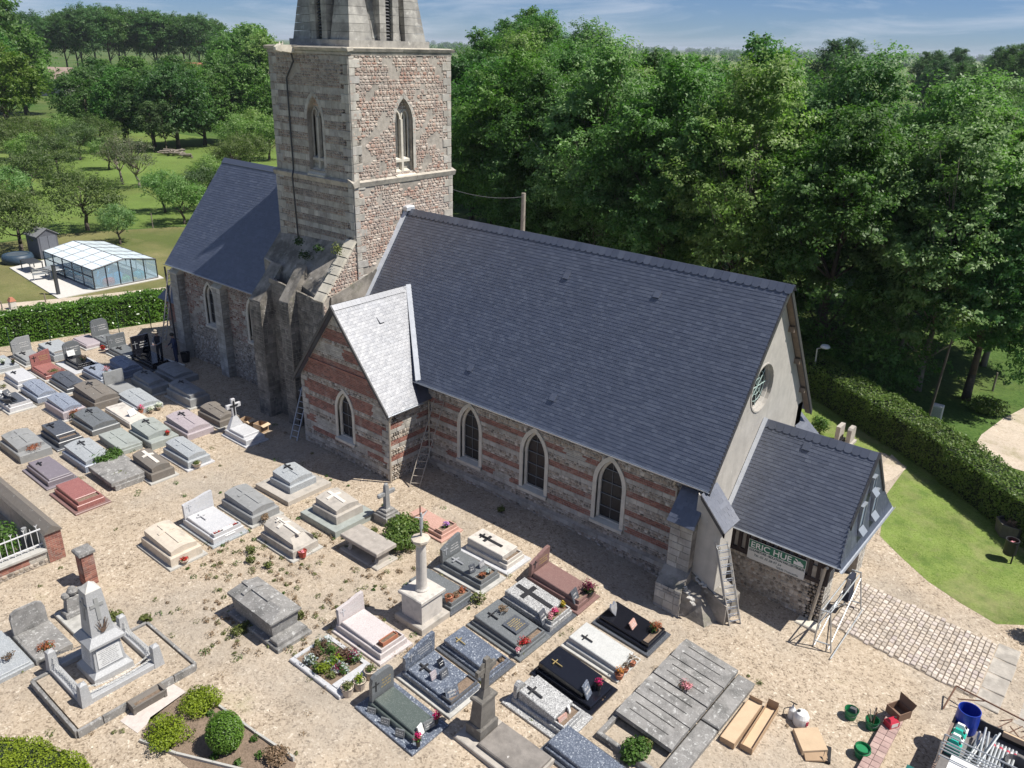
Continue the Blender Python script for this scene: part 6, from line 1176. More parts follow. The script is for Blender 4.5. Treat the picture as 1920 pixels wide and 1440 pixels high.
pot('large round dark red chrysanthemum at the foot of the dark red tomb',foot('t51',.72,.22),'plum',pm=M_blackpot,pr=.15,ph=.12,fr=.3,fh=.42,n=260,s=.07)
pot('orange red plant in the planter of the curved headstone tomb',foot('t48',.3,.2,.02),'rust',leaf=None,pm=M_blackpot,pr=.1,ph=.08,fr=.17,fh=.18)
pot('spiky blue green plant in the planter of the curved headstone tomb',foot('t48',.65,.2,.02),'silver',leaf=None,pm=M_blackpot,pr=.08,ph=.08,fr=.12,fh=.16)
pot('terracotta pot with a dried plant on the charcoal lettered slab',foot('t50',.12,.2),'dry',leaf=None,pr=.15,ph=.26,fr=.13,fh=.1)
pot('rust red heather in a low pot on the charcoal lettered slab',foot('t50',.8,.2),'rust',leaf=None,pr=.1,ph=.1,fr=.18,fh=.2)
pot('dusty pink heather between the pots of the charcoal lettered slab',foot('t50',.48,.2),'dry',leaf=None,pr=.1,ph=.1,fr=.16,fh=.16)
pot('pink and cream posy in a dark bowl at the foot of the banded tomb',foot('t52',.12,.2),'rose',pm=M_blackpot,pr=.09,ph=.1,fr=.17,fh=.2)
pot('coral pink posy in a dark bowl beside the pale posy of the banded tomb',foot('t52',.42,.15),'pink',pm=M_blackpot,pr=.09,ph=.1,fr=.17,fh=.22)
pot('small yellow flowered pot by the draped ornament of the banded tomb',foot('t52',.9,.12),'yellow',pm=M_terra,pr=.09,ph=.1,fr=.12,fh=.18)
pot('row of red and green planting along the foot of the charcoal plaque tomb',foot('t53',.3,.12,.04),'red',leaf='dgreen',ph=0,fr=.26,fh=.22,n=150)
pot('pale pink succulent at the near corner of the charcoal plaque tomb',foot('t53',-.08,.2,0),'rose',leaf=None,pm=M_whitepl,pr=.06,ph=.06,fr=.1,fh=.14)
pot('brown cactus cluster lying on the charcoal plaque tomb',at('t53',.34,.66),'dry',leaf=None,ph=0,fr=.19,fh=.24,n=120,s=.07)
pot('yellow and brown flowers in a terracotta bowl at the white granite slab corner',foot('t54',-.02,.12,-.12),'orange',leaf='bronze',pr=.14,ph=.16,fr=.16,fh=.26)
pot('brown dried plant pot at the foot of the white granite slab',foot('t54',.35,.12,-.1),'bronze',leaf=None,pr=.1,ph=.1,fr=.16,fh=.24)
pot('reddish dried shrub in a pot at the far foot of the white granite slab',foot('t54',.75,.14,-.1),'dry',leaf=None,pr=.1,ph=.1,fr=.2,fh=.28)
pot('orange and green foliage pot on the black slab near the buttress',foot('t56',.72,.1,0),'rust',leaf='green',pm=M_blackpot,pr=.12,ph=.12,fr=.24,fh=.34,n=180)
pot('orange dried flower in the planter of the three plaque tomb',foot('t58',.3,.18,.02),'orange',leaf=None,pm=M_terra,pr=.09,ph=.1,fr=.12,fh=.12)
pot('dry brown tuft in the notch of the blue granite slab',foot('t57',.75,.1,.02),'dry',leaf=None,ph=0,fr=.14,fh=.14)
pot('red flower bowl on the mossy grey green tomb',foot('t28',.75,.15,.02),'red',pm=M_terra,pr=.09,ph=.08,fr=.14,fh=.14)
pot('low planted bowl on the white base of the smooth grey tomb',foot('t31',.3,.18,-.28),'olive',pm=M_cream,pr=.2,ph=.14,fr=.2,fh=.14)
pot('dry reddish bush at the foot of the incised cross tomb',foot('t41',.35,.25,-.26),'dry',leaf='bronze',ph=0,fr=.24,fh=.3,n=160)
pot('pink cyclamen pot in front of the broad relief cross tomb',foot('t16',.0,.22,-.15),'pink',pm=M_terra,pr=.12,ph=.14,fr=.2,fh=.3)
pot('white flower basket in front of the broad relief cross tomb',foot('t16',.8,.3,-.2),'white',leaf='green',pm=M_cream,pr=.14,ph=.1,fr=.24,fh=.24)
pot('trailing green and white flower basket beside the pink cyclamen',foot('t16',.4,.35,-.2),'white',leaf='green',pm=M_cream,pr=.12,ph=.1,fr=.26,fh=.18)
pot('vase of pink and white roses on the blue lilac tomb',at('t9',1.0,.35),'rose',leaf='green',pm=M_blackpot,pr=.09,ph=.16,fr=.22,fh=.4,n=140)
pot('red rose bush at the foot of the tall lilac tomb',foot('t13',.4,.25,-.3),'rust',leaf='dgreen',ph=0,fr=.36,fh=.4,n=240)
pot('trough of rusty orange flowers on the rounded grey tomb',foot('t36',.5,.14,.02),'rust',leaf=None,ph=0,fr=.42,fh=.18,n=260)
pot('white flower cushion on the wide white slab',at('t10',.85,.35),'white',pm=M_blackpot,pr=.1,ph=.1,fr=.24,fh=.26)
pot('dark pot of withered flowers on the wide white slab',at('t10',1.0,.8),'bronze',pm=M_blackpot,pr=.1,ph=.12,fr=.18,fh=.2)
pot('low green border plants on the red granite tomb',foot('t5',.5,.1,.03),'olive',leaf='green',ph=0,fr=.34,fh=.16,n=160)
pot('cluster of dark flower bowls on the arched black headstone tomb',at('t3',.9,.5),'bronze',leaf='dgreen',pm=M_blackpot,pr=.14,ph=.12,fr=.3,fh=.26,n=180)
pot('red bowl of flowers on the pinkish base near the hedge',foot('t21',-.3,.0,-.15),'red',pm=mat('red_bowl',(.45,.02,.02),.1,5,.5,.05),pr=.14,ph=.14,fr=.14,fh=.1)
pot('white and pink flowers on the dark tomb closest to the hedge',at('t21',.9,.25),'rose',pm=M_whitepl,pr=.08,ph=.1,fr=.14,fh=.18)
pot('pale red flower pot by the hipped stone tomb',foot('t43',.25,.2,-.3),'rose',leaf=None,pm=mat('red_pot',(.38,.07,.05),.1,5,.7,.1),pr=.16,ph=.24,fr=.14,fh=.05,n=40)
pot('pink and yellow wreath lying on the weathered family vault',Vector((VAULT[0]-.15,VAULT[1]+.55,zg(VAULT[0])+.37)),'rose',leaf='bronze',ph=0,fr=.26,fh=.14,n=170)
pot('dry flower cushion on the smooth grey slab by the memorial',at('t69',.75,.55),'bronze',leaf=None,ph=0,fr=.22,fh=.14,n=120)
pot('orange heather in the kerbed bed of the lichen covered headstone',at('t67',.85,.4),'rust',leaf='olive',ph=0,fr=.32,fh=.14,n=200)
pot('small red planted tray at the foot of the beige limestone tomb',foot('t39',.35,.18,-.3),'red',pm=M_cream,pr=.15,ph=.08,fr=.16,fh=.12)
pot('yellow green clump on the black slab kerb',foot('t11',.6,-.9,.05),'olive',leaf='dry',ph=0,fr=.3,fh=.15)
# row of small red flowers in the white marble tomb
for k in range(6): pot('tiny red flower in the planter row of the white marble tomb',foot('t40',.1+k*.15,.09,.05),'red',leaf='dgreen',ph=0,fr=.08,fh=.1,n=36,s=.04,grp='red flowers of the white marble tomb')
# terracotta trough
p=foot('t60',.5,.15,.03); r=thing('terracotta_trough','empty terracotta trough in the planter of the pinkish white tomb','trough',p); q=MB(); q.box(-.1,.1,-.3,.3,0,.02); q.box(-.1,-.08,-.3,.3,.021,.17); q.box(.08,.1,-.3,.3,.021,.17); q.box(-.079,.079,-.3,-.28,.021,.17); q.box(-.079,.079,.28,.3,.021,.17); q.build('trough',M_terra,r); q=MB(); q.box(-.078,.078,-.278,.278,.022,.13); q.build('soil',M_soil,r)
# memorial plaques
def plaque(label,p,w=.26,h=.2,m=None,rz=0.,tilt=.3,grp=None):
    r=thing('memorial_plaque',label,'plaque',p,rz,grp); q=MB(); q.hexa([(-.02,-w/2,0),(.02,-w/2,0),(.02,w/2,0),(-.02,w/2,0),(-.02-h*tilt,-w/2,h),(.02-h*tilt,-w/2,h),(.02-h*tilt,w/2,h),(-.02-h*tilt,w/2,h)]); q.build('plate',m or GM['dark'],r)
    q=MB(); marks(q,lambda u,v:Vector((.023-v*tilt,u,v)),-w*.38,w*.38,h*.25,h*.8,2,int(w*1000)); q.build('inscription',M_wl,r,fix=False); return r
plaque('upright open book plaque on the three plaque tomb',at('t58',.62,.25),.22,.22,GM['lilac']); plaque('dark rectangular plaque standing on the three plaque tomb',at('t58',.74,.5),.3,.22); plaque('small black photo plaque on the three plaque tomb',at('t58',.5,.7),.2,.22,GM['black'],0,.5); plaque('shield shaped granite plaque in the three plaque tomb planter',foot('t58',.2,.28,0),.4,.36,GM['bluegranite'],-.3,.35)
for k,fx in enumerate((.06,.42,.8)): 
    r,zt,cc=TOMBS['t59']; plaque(('grey plaque by the headstone on the green tomb base','grey plaque midway along the green tomb base','grey plaque at the corner of the green tomb base')[k],Vector((r.location.x+cc[0]+(cc[1]-cc[0])*fx,r.location.y+cc[5]-.12,r.location.z+.07)),.26,.2,GM['darkgrey'],-1.2)
plaque('grey lettered plaque at the foot of the green granite tomb',foot('t59',.72,.12,-.05),.34,.22,GM['darkgrey'],-.2); plaque('white heart shaped plaque at the foot of the green granite tomb',foot('t59',.3,.12,-.05),.2,.28,M_whitepl,.2)
plaque('pink rectangular plaque on the grey speckled granite tomb',foot('t64',.3,.16,0),.34,.2,GM['pink'],-.1); plaque('white calla shaped plaque on the grey speckled granite tomb',foot('t64',.72,.14,0),.12,.28,M_whitepl,.3)
plaque('silver plaque on the curved headstone dark tomb',at('t48',.9,.75),.26,.18,M_steel,.1); plaque('dark twin plaque on the curved headstone dark tomb',at('t48',.88,.2),.24,.26,GM['dark'],-.2)
plaque('leaning granite plaque at the foot of the glossy black slab tomb',foot('t55',.2,.12,0),.34,.42,GM['bluegranite'],.2,.4); plaque('leaning dark granite plaque at the foot of the banded tomb',foot('t52',-.05,.12,0),.34,.4,GM['dark'],.1,.4); plaque('dark leaning plaque at the foot of the dark red tomb',foot('t51',.1,.12,0),.36,.4,GM['dark'],.1,.4)
plaque('pink photo plaque on the black slab near the buttress',at('t56',.72,.35),.34,.2,GM['pink'],.1,.6); plaque('white open card on the plain low pale block',at('t17',.75,.55),.4,.26,M_whitepl,.3,.5); plaque('white card propped on the white marble tomb edge',foot('t40',.55,.26,-.1),.4,.26,M_whitepl,0,.6); plaque('white card leaning on the arched dark headstone',at('t3',.1,.3,.1),.4,.28,M_whitepl,0,.3)
for k in range(7): plaque('dark memorial plate leaning on the white kerbed grave',at('t12',.2+.1*k,.15+.12*((k*3)%6)),.34,.3,GM['dark'],.4*k,.8,'leaning plates on the white kerbed grave')
r_,zt,cc=TOMBS['t53']; p=at('t53',.72,.55,.004); r=thing('lettered_plate','dark plate with gilt lettering lying on the charcoal slab tomb','plaque',p); r.rotation_euler=(0,.08,0); q=MB(); q.cbox(-.3,.3,-.32,.32,0,.03,.008); q.build('plate',GM['dark'],r); q=MB(); marks(q,lambda u,v:Vector((-v,u,.032)),-.25,.25,-.22,.22,6,5); q.build('inscription',M_gilt,r,fix=False)
q=MB(); marks(q,lambda u,v:Vector((.35-v,u,TOMBS['t50'][1]-.075)),-.25,.25,-.1,.1,3,9); q.build('inscription',M_gilt,TOMBS['t50'][0],fix=False)
# praying figure on the black slab
p=at('t56',.25,.35); r=thing('heart_ornament','polished heart shaped ornament on the black slab near the buttress','ornament',p); q=MB(); q.prism([(0,0),(.14,.2),(.17,.36),(.1,.45),(0,.38),(-.1,.45),(-.17,.36),(-.14,.2)],lambda u,v,d:(d-.3*v,u,v),-.03,.03); q.build('heart',M_steel,r)
# white cardboard-like boxes left by the white cross grave
M_card=mat('cardboard',(.42,.29,.18),.1,5,.9,.15); M_cardl=mat('light_cardboard',(.55,.41,.27),.08,4,.9,.1); M_carddk=mat('dark_cardboard',(.20,.125,.085),.1,5,.9,.15)
for u,v,lb in ((463,800,'open cardboard box with round bucket beside the white cross grave'),(490,808,'tall cardboard box with white sheet beside the white cross grave')):
    p=gp(u,v); r=thing('cardboard_box',lb,'box',(p.x,p.y,0),.2); q=MB(); w=.24
    for a in ((-w,-w+.02,-w,w),(w-.02,w,-w,w),(-w+.021,w-.021,-w,-w+.02),(-w+.021,w-.021,w-.02,w)): q.box(*a,0,.42)
    q.box(-w+.02,w-.02,-w+.02,w-.02,0,.05); q.build('carton',M_card,r); q=MB(); q.hexa([(w-.01,-w,.42),(w,-w,.42),(w,w,.42),(w-.01,w,.42),(w+.16,-w,.36),(w+.17,-w,.36),(w+.17,w,.36),(w+.16,w,.36)]); q.build('flap',M_cardl,r)
# ---- plants of the succulent grave
x0,x1,y0,y1=BEDG; kinds=['green','olive','bronze','silver','plum','lime','silver','bronze','green','olive']
rd=random.Random(3)
for k in range(34):
    x=rd.uniform(x0+.15,x1-.6); y=rd.uniform(y0+.25,y1-.2); kd=kinds[k%10]; hh=rd.uniform(.18,.42); r=thing('succulent_plant',{'green':'green rosette succulent','olive':'olive succulent','bronze':'bronze leaved succulent','silver':'silver leaved plant','plum':'purple leaved plant','lime':'lime yellow succulent'}[kd]+' in the white kerbed planted grave','plant',(x,y,zg(x)+.05),0,kd+' plants of the planted grave'); clump('leaves',FM[kd],r,(0,0,0),rd.uniform(.16,.27),hh,95,.09,shell=.2,up=.6,asp=.4)
for u,v,lb,fr in ((652,1302,'round stone pot with greenery at the foot of the planted grave',.22),(695,1270,'cream pot with a grassy plant beside the lettered headstone',.2),(675,1290,'yellow green potted plant at the edge of the planted grave',.18)):
    p=gp(u,v); pot(lb,Vector((p.x,p.y,zg(p.x))),'olive' if fr!=.18 else 'lime',leaf='green',pm=M_cream,pr=.19,ph=.28,fr=fr,fh=.22,n=120)
p=gp(630,1262); r=thing('white_stone','white heart shaped stone lying among the succulents','ornament',(p.x,p.y,zg(p.x)+.12)); q=MB(); q.lathe([(0,-.05),(.16,-.03),(.18,.02),(.12,.07),(0,.09)],(0,0,0),12,1,.8); q.build('stone',M_whitepl,r)
# ---- bushes
def bush(label,p,r_,h,m,n,s,name='bush',core=True,shell=.75):
    r=thing(name,label,'bush',p)
    SEED[0]+=1; rs=np.random.default_rng(SEED[0]); foliage('leaves',[(0,0,h*.5)]+[(rs.uniform(-.55,.55)*r_,rs.uniform(-.55,.55)*r_,h*rs.uniform(.3,.75)) for _ in range(14)],[(r_*.75,r_*.75,h*.5)]+[(r_*.42,r_*.42,h*.28)]*14,n//15,s,m,rs,r,shell=shell)
    q=MB()
    for k in range(7): q.tube((0,0,-.05),(math.cos(k)*r_*.4,math.sin(k)*r_*.4,h*.6),.02,.008,5)
    q.build('stems_and_shade_core',M_bark,r); return r
p=gp(752,1020); bush('dense dark green peony bush beside the stone bench tomb',Vector((p.x,p.y,zg(p.x))),.95,1.0,FM['dgreen'] if False else LM_box,5200,.1)
p=gp(205,868); bush('spreading green shrub growing between two weathered slabs',Vector((p.x,p.y,0)),.85,.6,FM['green'],2600,.1)
p=gp(238,900); bush('lower green shrub beside the thick dark slab',Vector((p.x,p.y,0)),.55,.4,FM['olive'],900,.1)
p=gp(1170,1408); bush('green leafy shrub in the vault planting bed',Vector((p.x+.3,p.y,zg(p.x))),.45,.55,FM['green'],900,.11)
p=gp(372,1322); bush('golden spreading shrub at the upper side of the soil bed',Vector((p.x,p.y,0)),.62,.4,FM['lime'],3800,.06); 
p=gp(312,1385); bush('golden spreading shrub at the lower side of the soil bed',Vector((p.x,p.y,0)),.62,.45,FM['lime'],3800,.06)
p=gp(425,1400); r=thing('clipped_box_ball','egg shaped clipped green box ball in the soil bed','bush',(p.x,p.y,0)); SEED[0]+=1; rs=np.random.default_rng(8); foliage('leaves',[(0,0,.5)],[(.43,.43,.52)],9000,.05,mat('leaf_boxball',rough=.45,bump=0,island=[(.07,.15,.012),(.10,.20,.018),(.13,.24,.028)],var=.15,scale=2,trans=.25,det=2),rs,r,shell=.93); q=MB(); q.lathe([(0,0),(.3,.15),(.4,.45),(.34,.8),(0,.96)],(0,0,0),14); q.build('shade_core',mat('hedge_core'),r)  # solid dark core under the leaves, inner shade put into its colour
p=gp(520,1425); bush('withered brown dwarf shrub at the corner of the soil bed',Vector((p.x,p.y,0)),.45,.3,FM['dry'],900,.07)
for k,(u,v) in enumerate(((477,1388),(487,1420),(448,1432),(395,1340),(402,1422))): p=gp(u,v); bush('small green seedling in the bare soil bed',Vector((p.x,p.y,0)),.13,.14,FM['green'],90,.07)['group']='seedlings in the soil bed'
sheet('soil_bed',[g2(262,1388),g2(282,1345),g2(345,1300),g2(408,1325),g2(480,1376),g2(556,1432),g2(540,1475),g2(400,1480),g2(330,1420)],.006,M_soil,'bare soil bed edged with concrete strips')
def edging(name,label,pts,w,h,m):
    r=wthing(name,label,'kerb',(*pts[0],zg(pts[0][0])))
    for a,b in zip(pts[:-1],pts[1:]):
        a=Vector((*a,0)); b=Vector((*b,0)); n=max(1,int((b-a).length/.9)); d=(b-a)/n; sd=Vector((-d.y,d.x,0)).normalized()*w/2
        for i in range(n): 
            s=a+d*i+d*.008; e=a+d*(i+1)-d*.008; z0=zg(s.x); q=MB(); q.hexa([s-sd+Z1*(z0-.1),e-sd+Z1*(z0-.1),e+sd+Z1*(z0-.1),s+sd+Z1*(z0-.1),s-sd+Z1*(z0+h),e-sd+Z1*(z0+h),e+sd+Z1*(z0+h),s+sd+Z1*(z0+h)]); q.build('edging_stone',m,r)
    return r
edging('bed_edging','thin concrete edging on the gravel side of the soil bed',[g2(410,1325),g2(480,1376),g2(552,1428)],.06,.08,GM['concrete']); edging('bed_edging','thin concrete edging on the hedge side of the soil bed',[g2(262,1390),g2(330,1415),g2(470,1452)],.06,.08,GM['concrete'])
hedge('golden_hedge','low golden green clipped hedge at the memorial path',[g2(-60,1432),g2(40,1436),g2(110,1462),g2(160,1505)],1.0,.5,1400,.06,FM['lime'],9,.05)
# ---- war memorial
c1_,c2_,c3_=gp(44,1297),gp(180,1390),gp(352,1242); px0,px1,py0,py1=c1_.x,(c2_.x+c3_.x)/2,(c1_.y+c2_.y)/2,c3_.y
k1_,k2_,k3_=gp(95,1270),gp(181,1334),gp(288,1247); KX=[k1_.x,(k2_.x+k3_.x)/2]; KY=[(k1_.y+k2_.y)/2,k3_.y]; mc=Vector(((KX[0]+KX[1])/2,(KY[0]+KY[1])/2,0))
WM=wthing('war_memorial','grey granite war memorial obelisk with name plates inside a chained enclosure','monument',tuple(mc)); 
q=MB(); q.box(px0+.09,px1-.09,py0+.09,py1-.09,-.1,.2); q.build('gravel_bed',M_gravel,WM)
for a,b,cn in (((px0,py0),(px1,py0),5),((px1,py0),(px1,py1),5),((px0,py1),(px1,py1),5),((px0,py0),(px0,py1),5)):
    for k in range(cn):
        t0,t1=k/cn+.004,(k+1)/cn-.004; xa,ya_,xb,yb_=a[0]+(b[0]-a[0])*t0,a[1]+(b[1]-a[1])*t0,a[0]+(b[0]-a[0])*t1,a[1]+(b[1]-a[1])*t1; q=MB(); e=.045; q.cbox(min(xa,xb)-e*(a[0]==b[0]),max(xa,xb)+e*(a[0]==b[0]),min(ya_,yb_)-e*(a[1]==b[1]),max(ya_,yb_)+e*(a[1]==b[1]),-.15,.235,.01); q.build('edging_stone',GM['old'],WM)
M_grs=mat('memorial_granite',(.36,.365,.37),.08,5,.6,.12,40,speck=[((.45,.455,.46),70,.75)])
for a in ((KX[0],KX[1],KY[0]-.13,KY[0]+.13),(KX[0],KX[1],KY[1]-.13,KY[1]+.13),(KX[0]-.13,KX[0]+.13,KY[0]+.131,KY[1]-.131),(KX[1]-.13,KX[1]+.13,KY[0]+.131,KY[1]-.131)): q=MB(); q.cbox(*a,.12,.36,.015); q.build('kerb_stone',M_grs,WM)
for sx_ in (0,1):
    for sy_ in (0,1):
        x,y=KX[sx_],KY[sy_]; q=MB(); q.hexa([(x-.15,y-.15,.2),(x+.15,y-.15,.2),(x+.15,y+.15,.2),(x-.15,y+.15,.2),(x-.1,y-.1,.86),(x+.1,y-.1,.86),(x+.1,y+.1,.86),(x-.1,y+.1,.86)]); q.add([(x-.1,y-.1,.86),(x+.1,y-.1,.86),(x+.1,y+.1,.86),(x-.1,y+.1,.86),(x,y,.92)],[(0,1,4),(1,2,4),(2,3,4),(3,0,4)]); q.build('corner_post',M_grs,WM)
M_chain=mat('white_painted_chain',(.55,.55,.53),.15,9,.5,.1,metal=.2)
def chain(a,b,sag):
    q=MB(); a=Vector(a); b=Vector(b); n=26; pts=[a.lerp(b,i/n)-Z1*(sag*4*(i/n)*(1-i/n)) for i in range(n+1)]
    for i in range(n):
        c=(pts[i]+pts[i+1])/2; d=(pts[i+1]-pts[i]).normalized(); s=Vector((-d.y,d.x,0)).normalized() if i%2 else d.cross(Vector((-d.y,d.x,0)).normalized()); r0=(pts[i+1]-pts[i]).length*.66; ring=[c+d*(r0*math.cos(t))+s*(.024*math.sin(t)) for t in np.linspace(0,2*math.pi,8)]; q.path(ring,.0065,4)
    q.build('chain',M_chain,WM)
for zz_,sg_ in ((.76,.26),(.54,.14)):
    for a,b in (((0,0),(1,0)),((1,0),(1,1)),((0,0),(0,1)),((0,1),(1,1))): chain((KX[a[0]],KY[a[1]],zz_),(KX[b[0]],KY[b[1]],zz_),sg_)
HS=lambda z:.15+(z-.15)*.87
def frus(q,h0,h1,z0,z1):
    h0,h1,z0,z1=h0*.86,h1*.86,HS(z0),HS(z1); q.hexa([(mc.x-h0,mc.y-h0,z0),(mc.x+h0,mc.y-h0,z0),(mc.x+h0,mc.y+h0,z0),(mc.x-h0,mc.y+h0,z0),(mc.x-h1,mc.y-h1,z1),(mc.x+h1,mc.y-h1,z1),(mc.x+h1,mc.y+h1,z1),(mc.x-h1,mc.y+h1,z1)])
q=MB(); frus(q,.66,.64,.15,.42); frus(q,.64,.5,.42,.56); q.build('stepped_base',M_grs,WM)
q=MB(); frus(q,.5,.44,.56,1.4); q.build('pedestal',M_grs,WM); q=MB(); frus(q,.46,.58,1.4,1.48); frus(q,.58,.58,1.48,1.56); frus(q,.58,.4,1.56,1.78); q.build('cornice',M_grs,WM)
q=MB(); frus(q,.36,.25,1.78,3.35); q.build('obelisk',M_grs,WM); q=MB(); frus(q,.25,.0,3.35,3.62); q.build('obelisk_tip',mat('pale_tip_stone',(.56,.54,.5),.2,6,.8,.3),WM)
M_plate=mat('white_marble_plate',(.66,.66,.65),.05,5,.5,.05)
for nx,ny in ((0,-1),(1,0)):
    P=lambda u,v,d:Vector((mc.x,mc.y,0))+Vector((nx,ny,0))*(.86*(.5-.06*(v-.56)/.84)+d)+Vector((-ny,nx,0))*(u*.86)+Z1*HS(v)
    q=MB(); q.hexa([P(-.4,.66,-.01),P(.4,.66,-.01),P(.37,1.32,-.01),P(-.37,1.32,-.01),P(-.4,.66,.025),P(.4,.66,.025),P(.37,1.32,.025),P(-.37,1.32,.025)]); pt=q.build('name_plate',M_plate,WM)
    q=MB(); marks(q,lambda u,v:P(u,v,.028),-.34,.34,.7,1.28,9,4+nx); q.build('engraved_names',mat('grey_engraving',(.3,.3,.3),0,1,.8,0),pt,fix=False)
    P2=lambda u,v,d:Vector((mc.x,mc.y,0))+Vector((nx,ny,0))*(.86*(.36-.11*(v-1.78)/1.57)+d)+Vector((-ny,nx,0))*(u*.86)+Z1*HS(v)
    q=MB(); q.prism(cross_poly(.8,.42,.12),lambda u,v,d:P2(v,2.85-u,d),-.01,.022); q.build('carved_cross',mat('cross_stone_grey',(.29,.295,.29),.1,5,.7,.1),WM)
q=MB(); rd=random.Random(2)
for k in range(14): a=P2(rd.uniform(-.05,.05),1.85,.03); q.tube(a,P2(rd.uniform(-.25,.25),1.95+rd.uniform(.1,.5),.05),.014,.006,4)
q.build('bronze_palm',mat('bronze_palm',(.16,.11,.08),.2,9,.6,.2),WM)
sheet('memorial_path',[g2(225,1352),g2(258,1375),g2(300,1335),g2(350,1298),g2(318,1278)],.006,mat('pale_path_slab',(.55,.49,.45),.15,6,.9,.3),'short pale concrete path before the memorial')
p=gp(278,1318); r=thing('stone_trough','old rectangular stone trough planter in front of the memorial','planter',(p.x,p.y,0),R(90)); q=MB(); q.hexa([(-.45,-.13,0),(.45,-.13,0),(.45,.13,0),(-.45,.13,0),(-.48,-.19,.26),(.48,-.19,.26),(.48,-.13,.26),(-.48,-.13,.26)]); q.hexa([(-.45,-.13,0),(.45,-.13,0),(.45,.13,0),(-.45,.13,0),(-.48,.13,.26),(.48,.13,.26),(.48,.19,.26),(-.48,.19,.26)]); q.box(-.48,-.4,-.16,.16,0,.3); q.box(.4,.48,-.16,.16,0,.3); q.build('trough',GM['brown'],r); q=MB(); q.box(-.4,.4,-.125,.125,.02,.19); q.build('soil',M_soil,r)
p=gp(218,1166); bush('green weed tuft at the back corner of the memorial bed',Vector((p.x,p.y,0)),.28,.35,FM['olive'],500,.1,core=False)
# ---- brick pillar
M_bk=M_brick
def brick_box(parent,x0,x1,y0,y1,z0,z1,single=True):   # bricks on the two seen faces of a brick body
    masonry('brick_face',parent,(x0,y0,0),X1,-Y1,[(0,z0),(x1-x0,z0),(x1-x0,z1),(0,z1)],[(z0,z1,'brick')],thick=.02)
    masonry('brick_face',parent,(x1,y0,0),Y1,X1,[(0,z0),(y1-y0,z0),(y1-y0,z1),(0,z1)],[(z0,z1,'brick')],thick=.02)
p=gp(163,1102); x,y=p.x-.22,p.y+.2; r=wthing('brick_pillar','short red brick pillar with mossy stone cap behind the war memorial','pillar',(x,y,0)); q=MB(); q.box(x-.2,x+.2,y-.2,y+.2,-.1,1.2); q.build('core',M_mortar,r); brick_box(r,x-.21,x+.21,y-.21,y+.21,0,1.2); q=MB(); q.cbox(x-.27,x+.27,y-.27,y+.27,1.2,1.34,.05); q.build('cap_stone',GM['old'],r)
# ---- brick wall with railing
cw_=gp(92,1058); xw,yw2=cw_.x-.05,cw_.y+.05; yb=gp(75,985).y
BW=wthing('brick_boundary_wall','low red brick boundary wall with sloped coping and white iron railing','wall',(xw,yw2,0))
q=MB(); q.box(xw-.4,xw,yw2-.0,yw2+.55,-.1,1.15); q.box(xw-14,xw-.4,yw2+.15,yw2+.5,-.1,1.15); q.box(xw-.35,xw-.05,yw2-7,yw2,-.1,.5); q.build('core',M_mortar,BW)
masonry('pier_face',BW,(xw+.01,yw2,0),Y1,X1,[(0,-.05),(.55,-.05),(.55,1.15),(0,1.15)],[(.0,1.15,'brick')],thick=.02); masonry('pier_face',BW,(xw-.4,yw2-.01,0),X1,-Y1,[(0,.5),(.4,.5),(.4,1.15),(0,1.15)],[(.5,1.15,'brick')],thick=.02)
masonry('low_wall_face',BW,(xw-.04,yw2-7,0),Y1,X1,[(0,-.05),(7,-.05),(7,.5),(0,.5)],[(0,.22,'flint'),(.22,.5,'brick')],thick=.02)
for k in range(15):
    q=MB(); xa,xb=xw-14+k*.94,xw-14+(k+1)*.94-.01
    if k==14: xb=xw+.08
    q.add([(xa,yw2-.02,1.15),(xb,yw2-.02,1.15),(xb,yw2+.6,1.15),(xa,yw2+.6,1.15),(xa,yw2+.06,1.24),(xb,yw2+.06,1.24),(xb,yw2+.52,1.24),(xa,yw2+.52,1.24),(xa,yw2+.29,1.42),(xb,yw2+.29,1.42)],[(0,1,5,4),(4,5,9,8),(8,9,6,7),(7,6,2,3),(0,4,8,7,3),(1,2,6,9,5)]); q.build('coping_stone',GM['brown'],BW)
q=MB(); q.cbox(xw-.42,xw+.04,yw2-7,yw2-.01,.5,.6,.02); q.build('sill_stone',GM['concrete'],BW)
M_wp=mat('white_painted_iron',(.68,.68,.68),.06,6,.5,.05)
for zz_ in (.72,1.28): q=MB(); q.box(xw-.22,xw-.18,yw2-7,yw2,zz_,zz_+.035); q.build('railing_rail',M_wp,BW)
for k in range(34):
    y=yw2-.12-k*.2; q=MB(); q.tube((xw-.2,y,.58),(xw-.2,y,1.42),.012,n=6)
    if k%2==0: q.tube((xw-.2,y,1.42),(xw-.2,y-.05,1.5),.01,n=5); q.tube((xw-.2,y,1.42),(xw-.2,y+.05,1.5),.01,n=5); q.tube((xw-.2,y,1.4),(xw-.2,y,1.53),.014,.003,n=5)
    q.build('railing_bar',M_wp,BW)
bush('leafy green shrubs growing behind the white railing',Vector((xw-1.6,yw2-1.4,0)),1.3,1.3,FM['green'],5000,.12)
p=gp(28,1030); r=thing('grave_marker','small grey pointed stake behind the white railing','post',(xw-1.2,yw2-.2,0)); q=MB(); q.tube((0,0,-.1),(0,0,1.0),.03,.09,8); q.build('stake',GM['grey'],r)
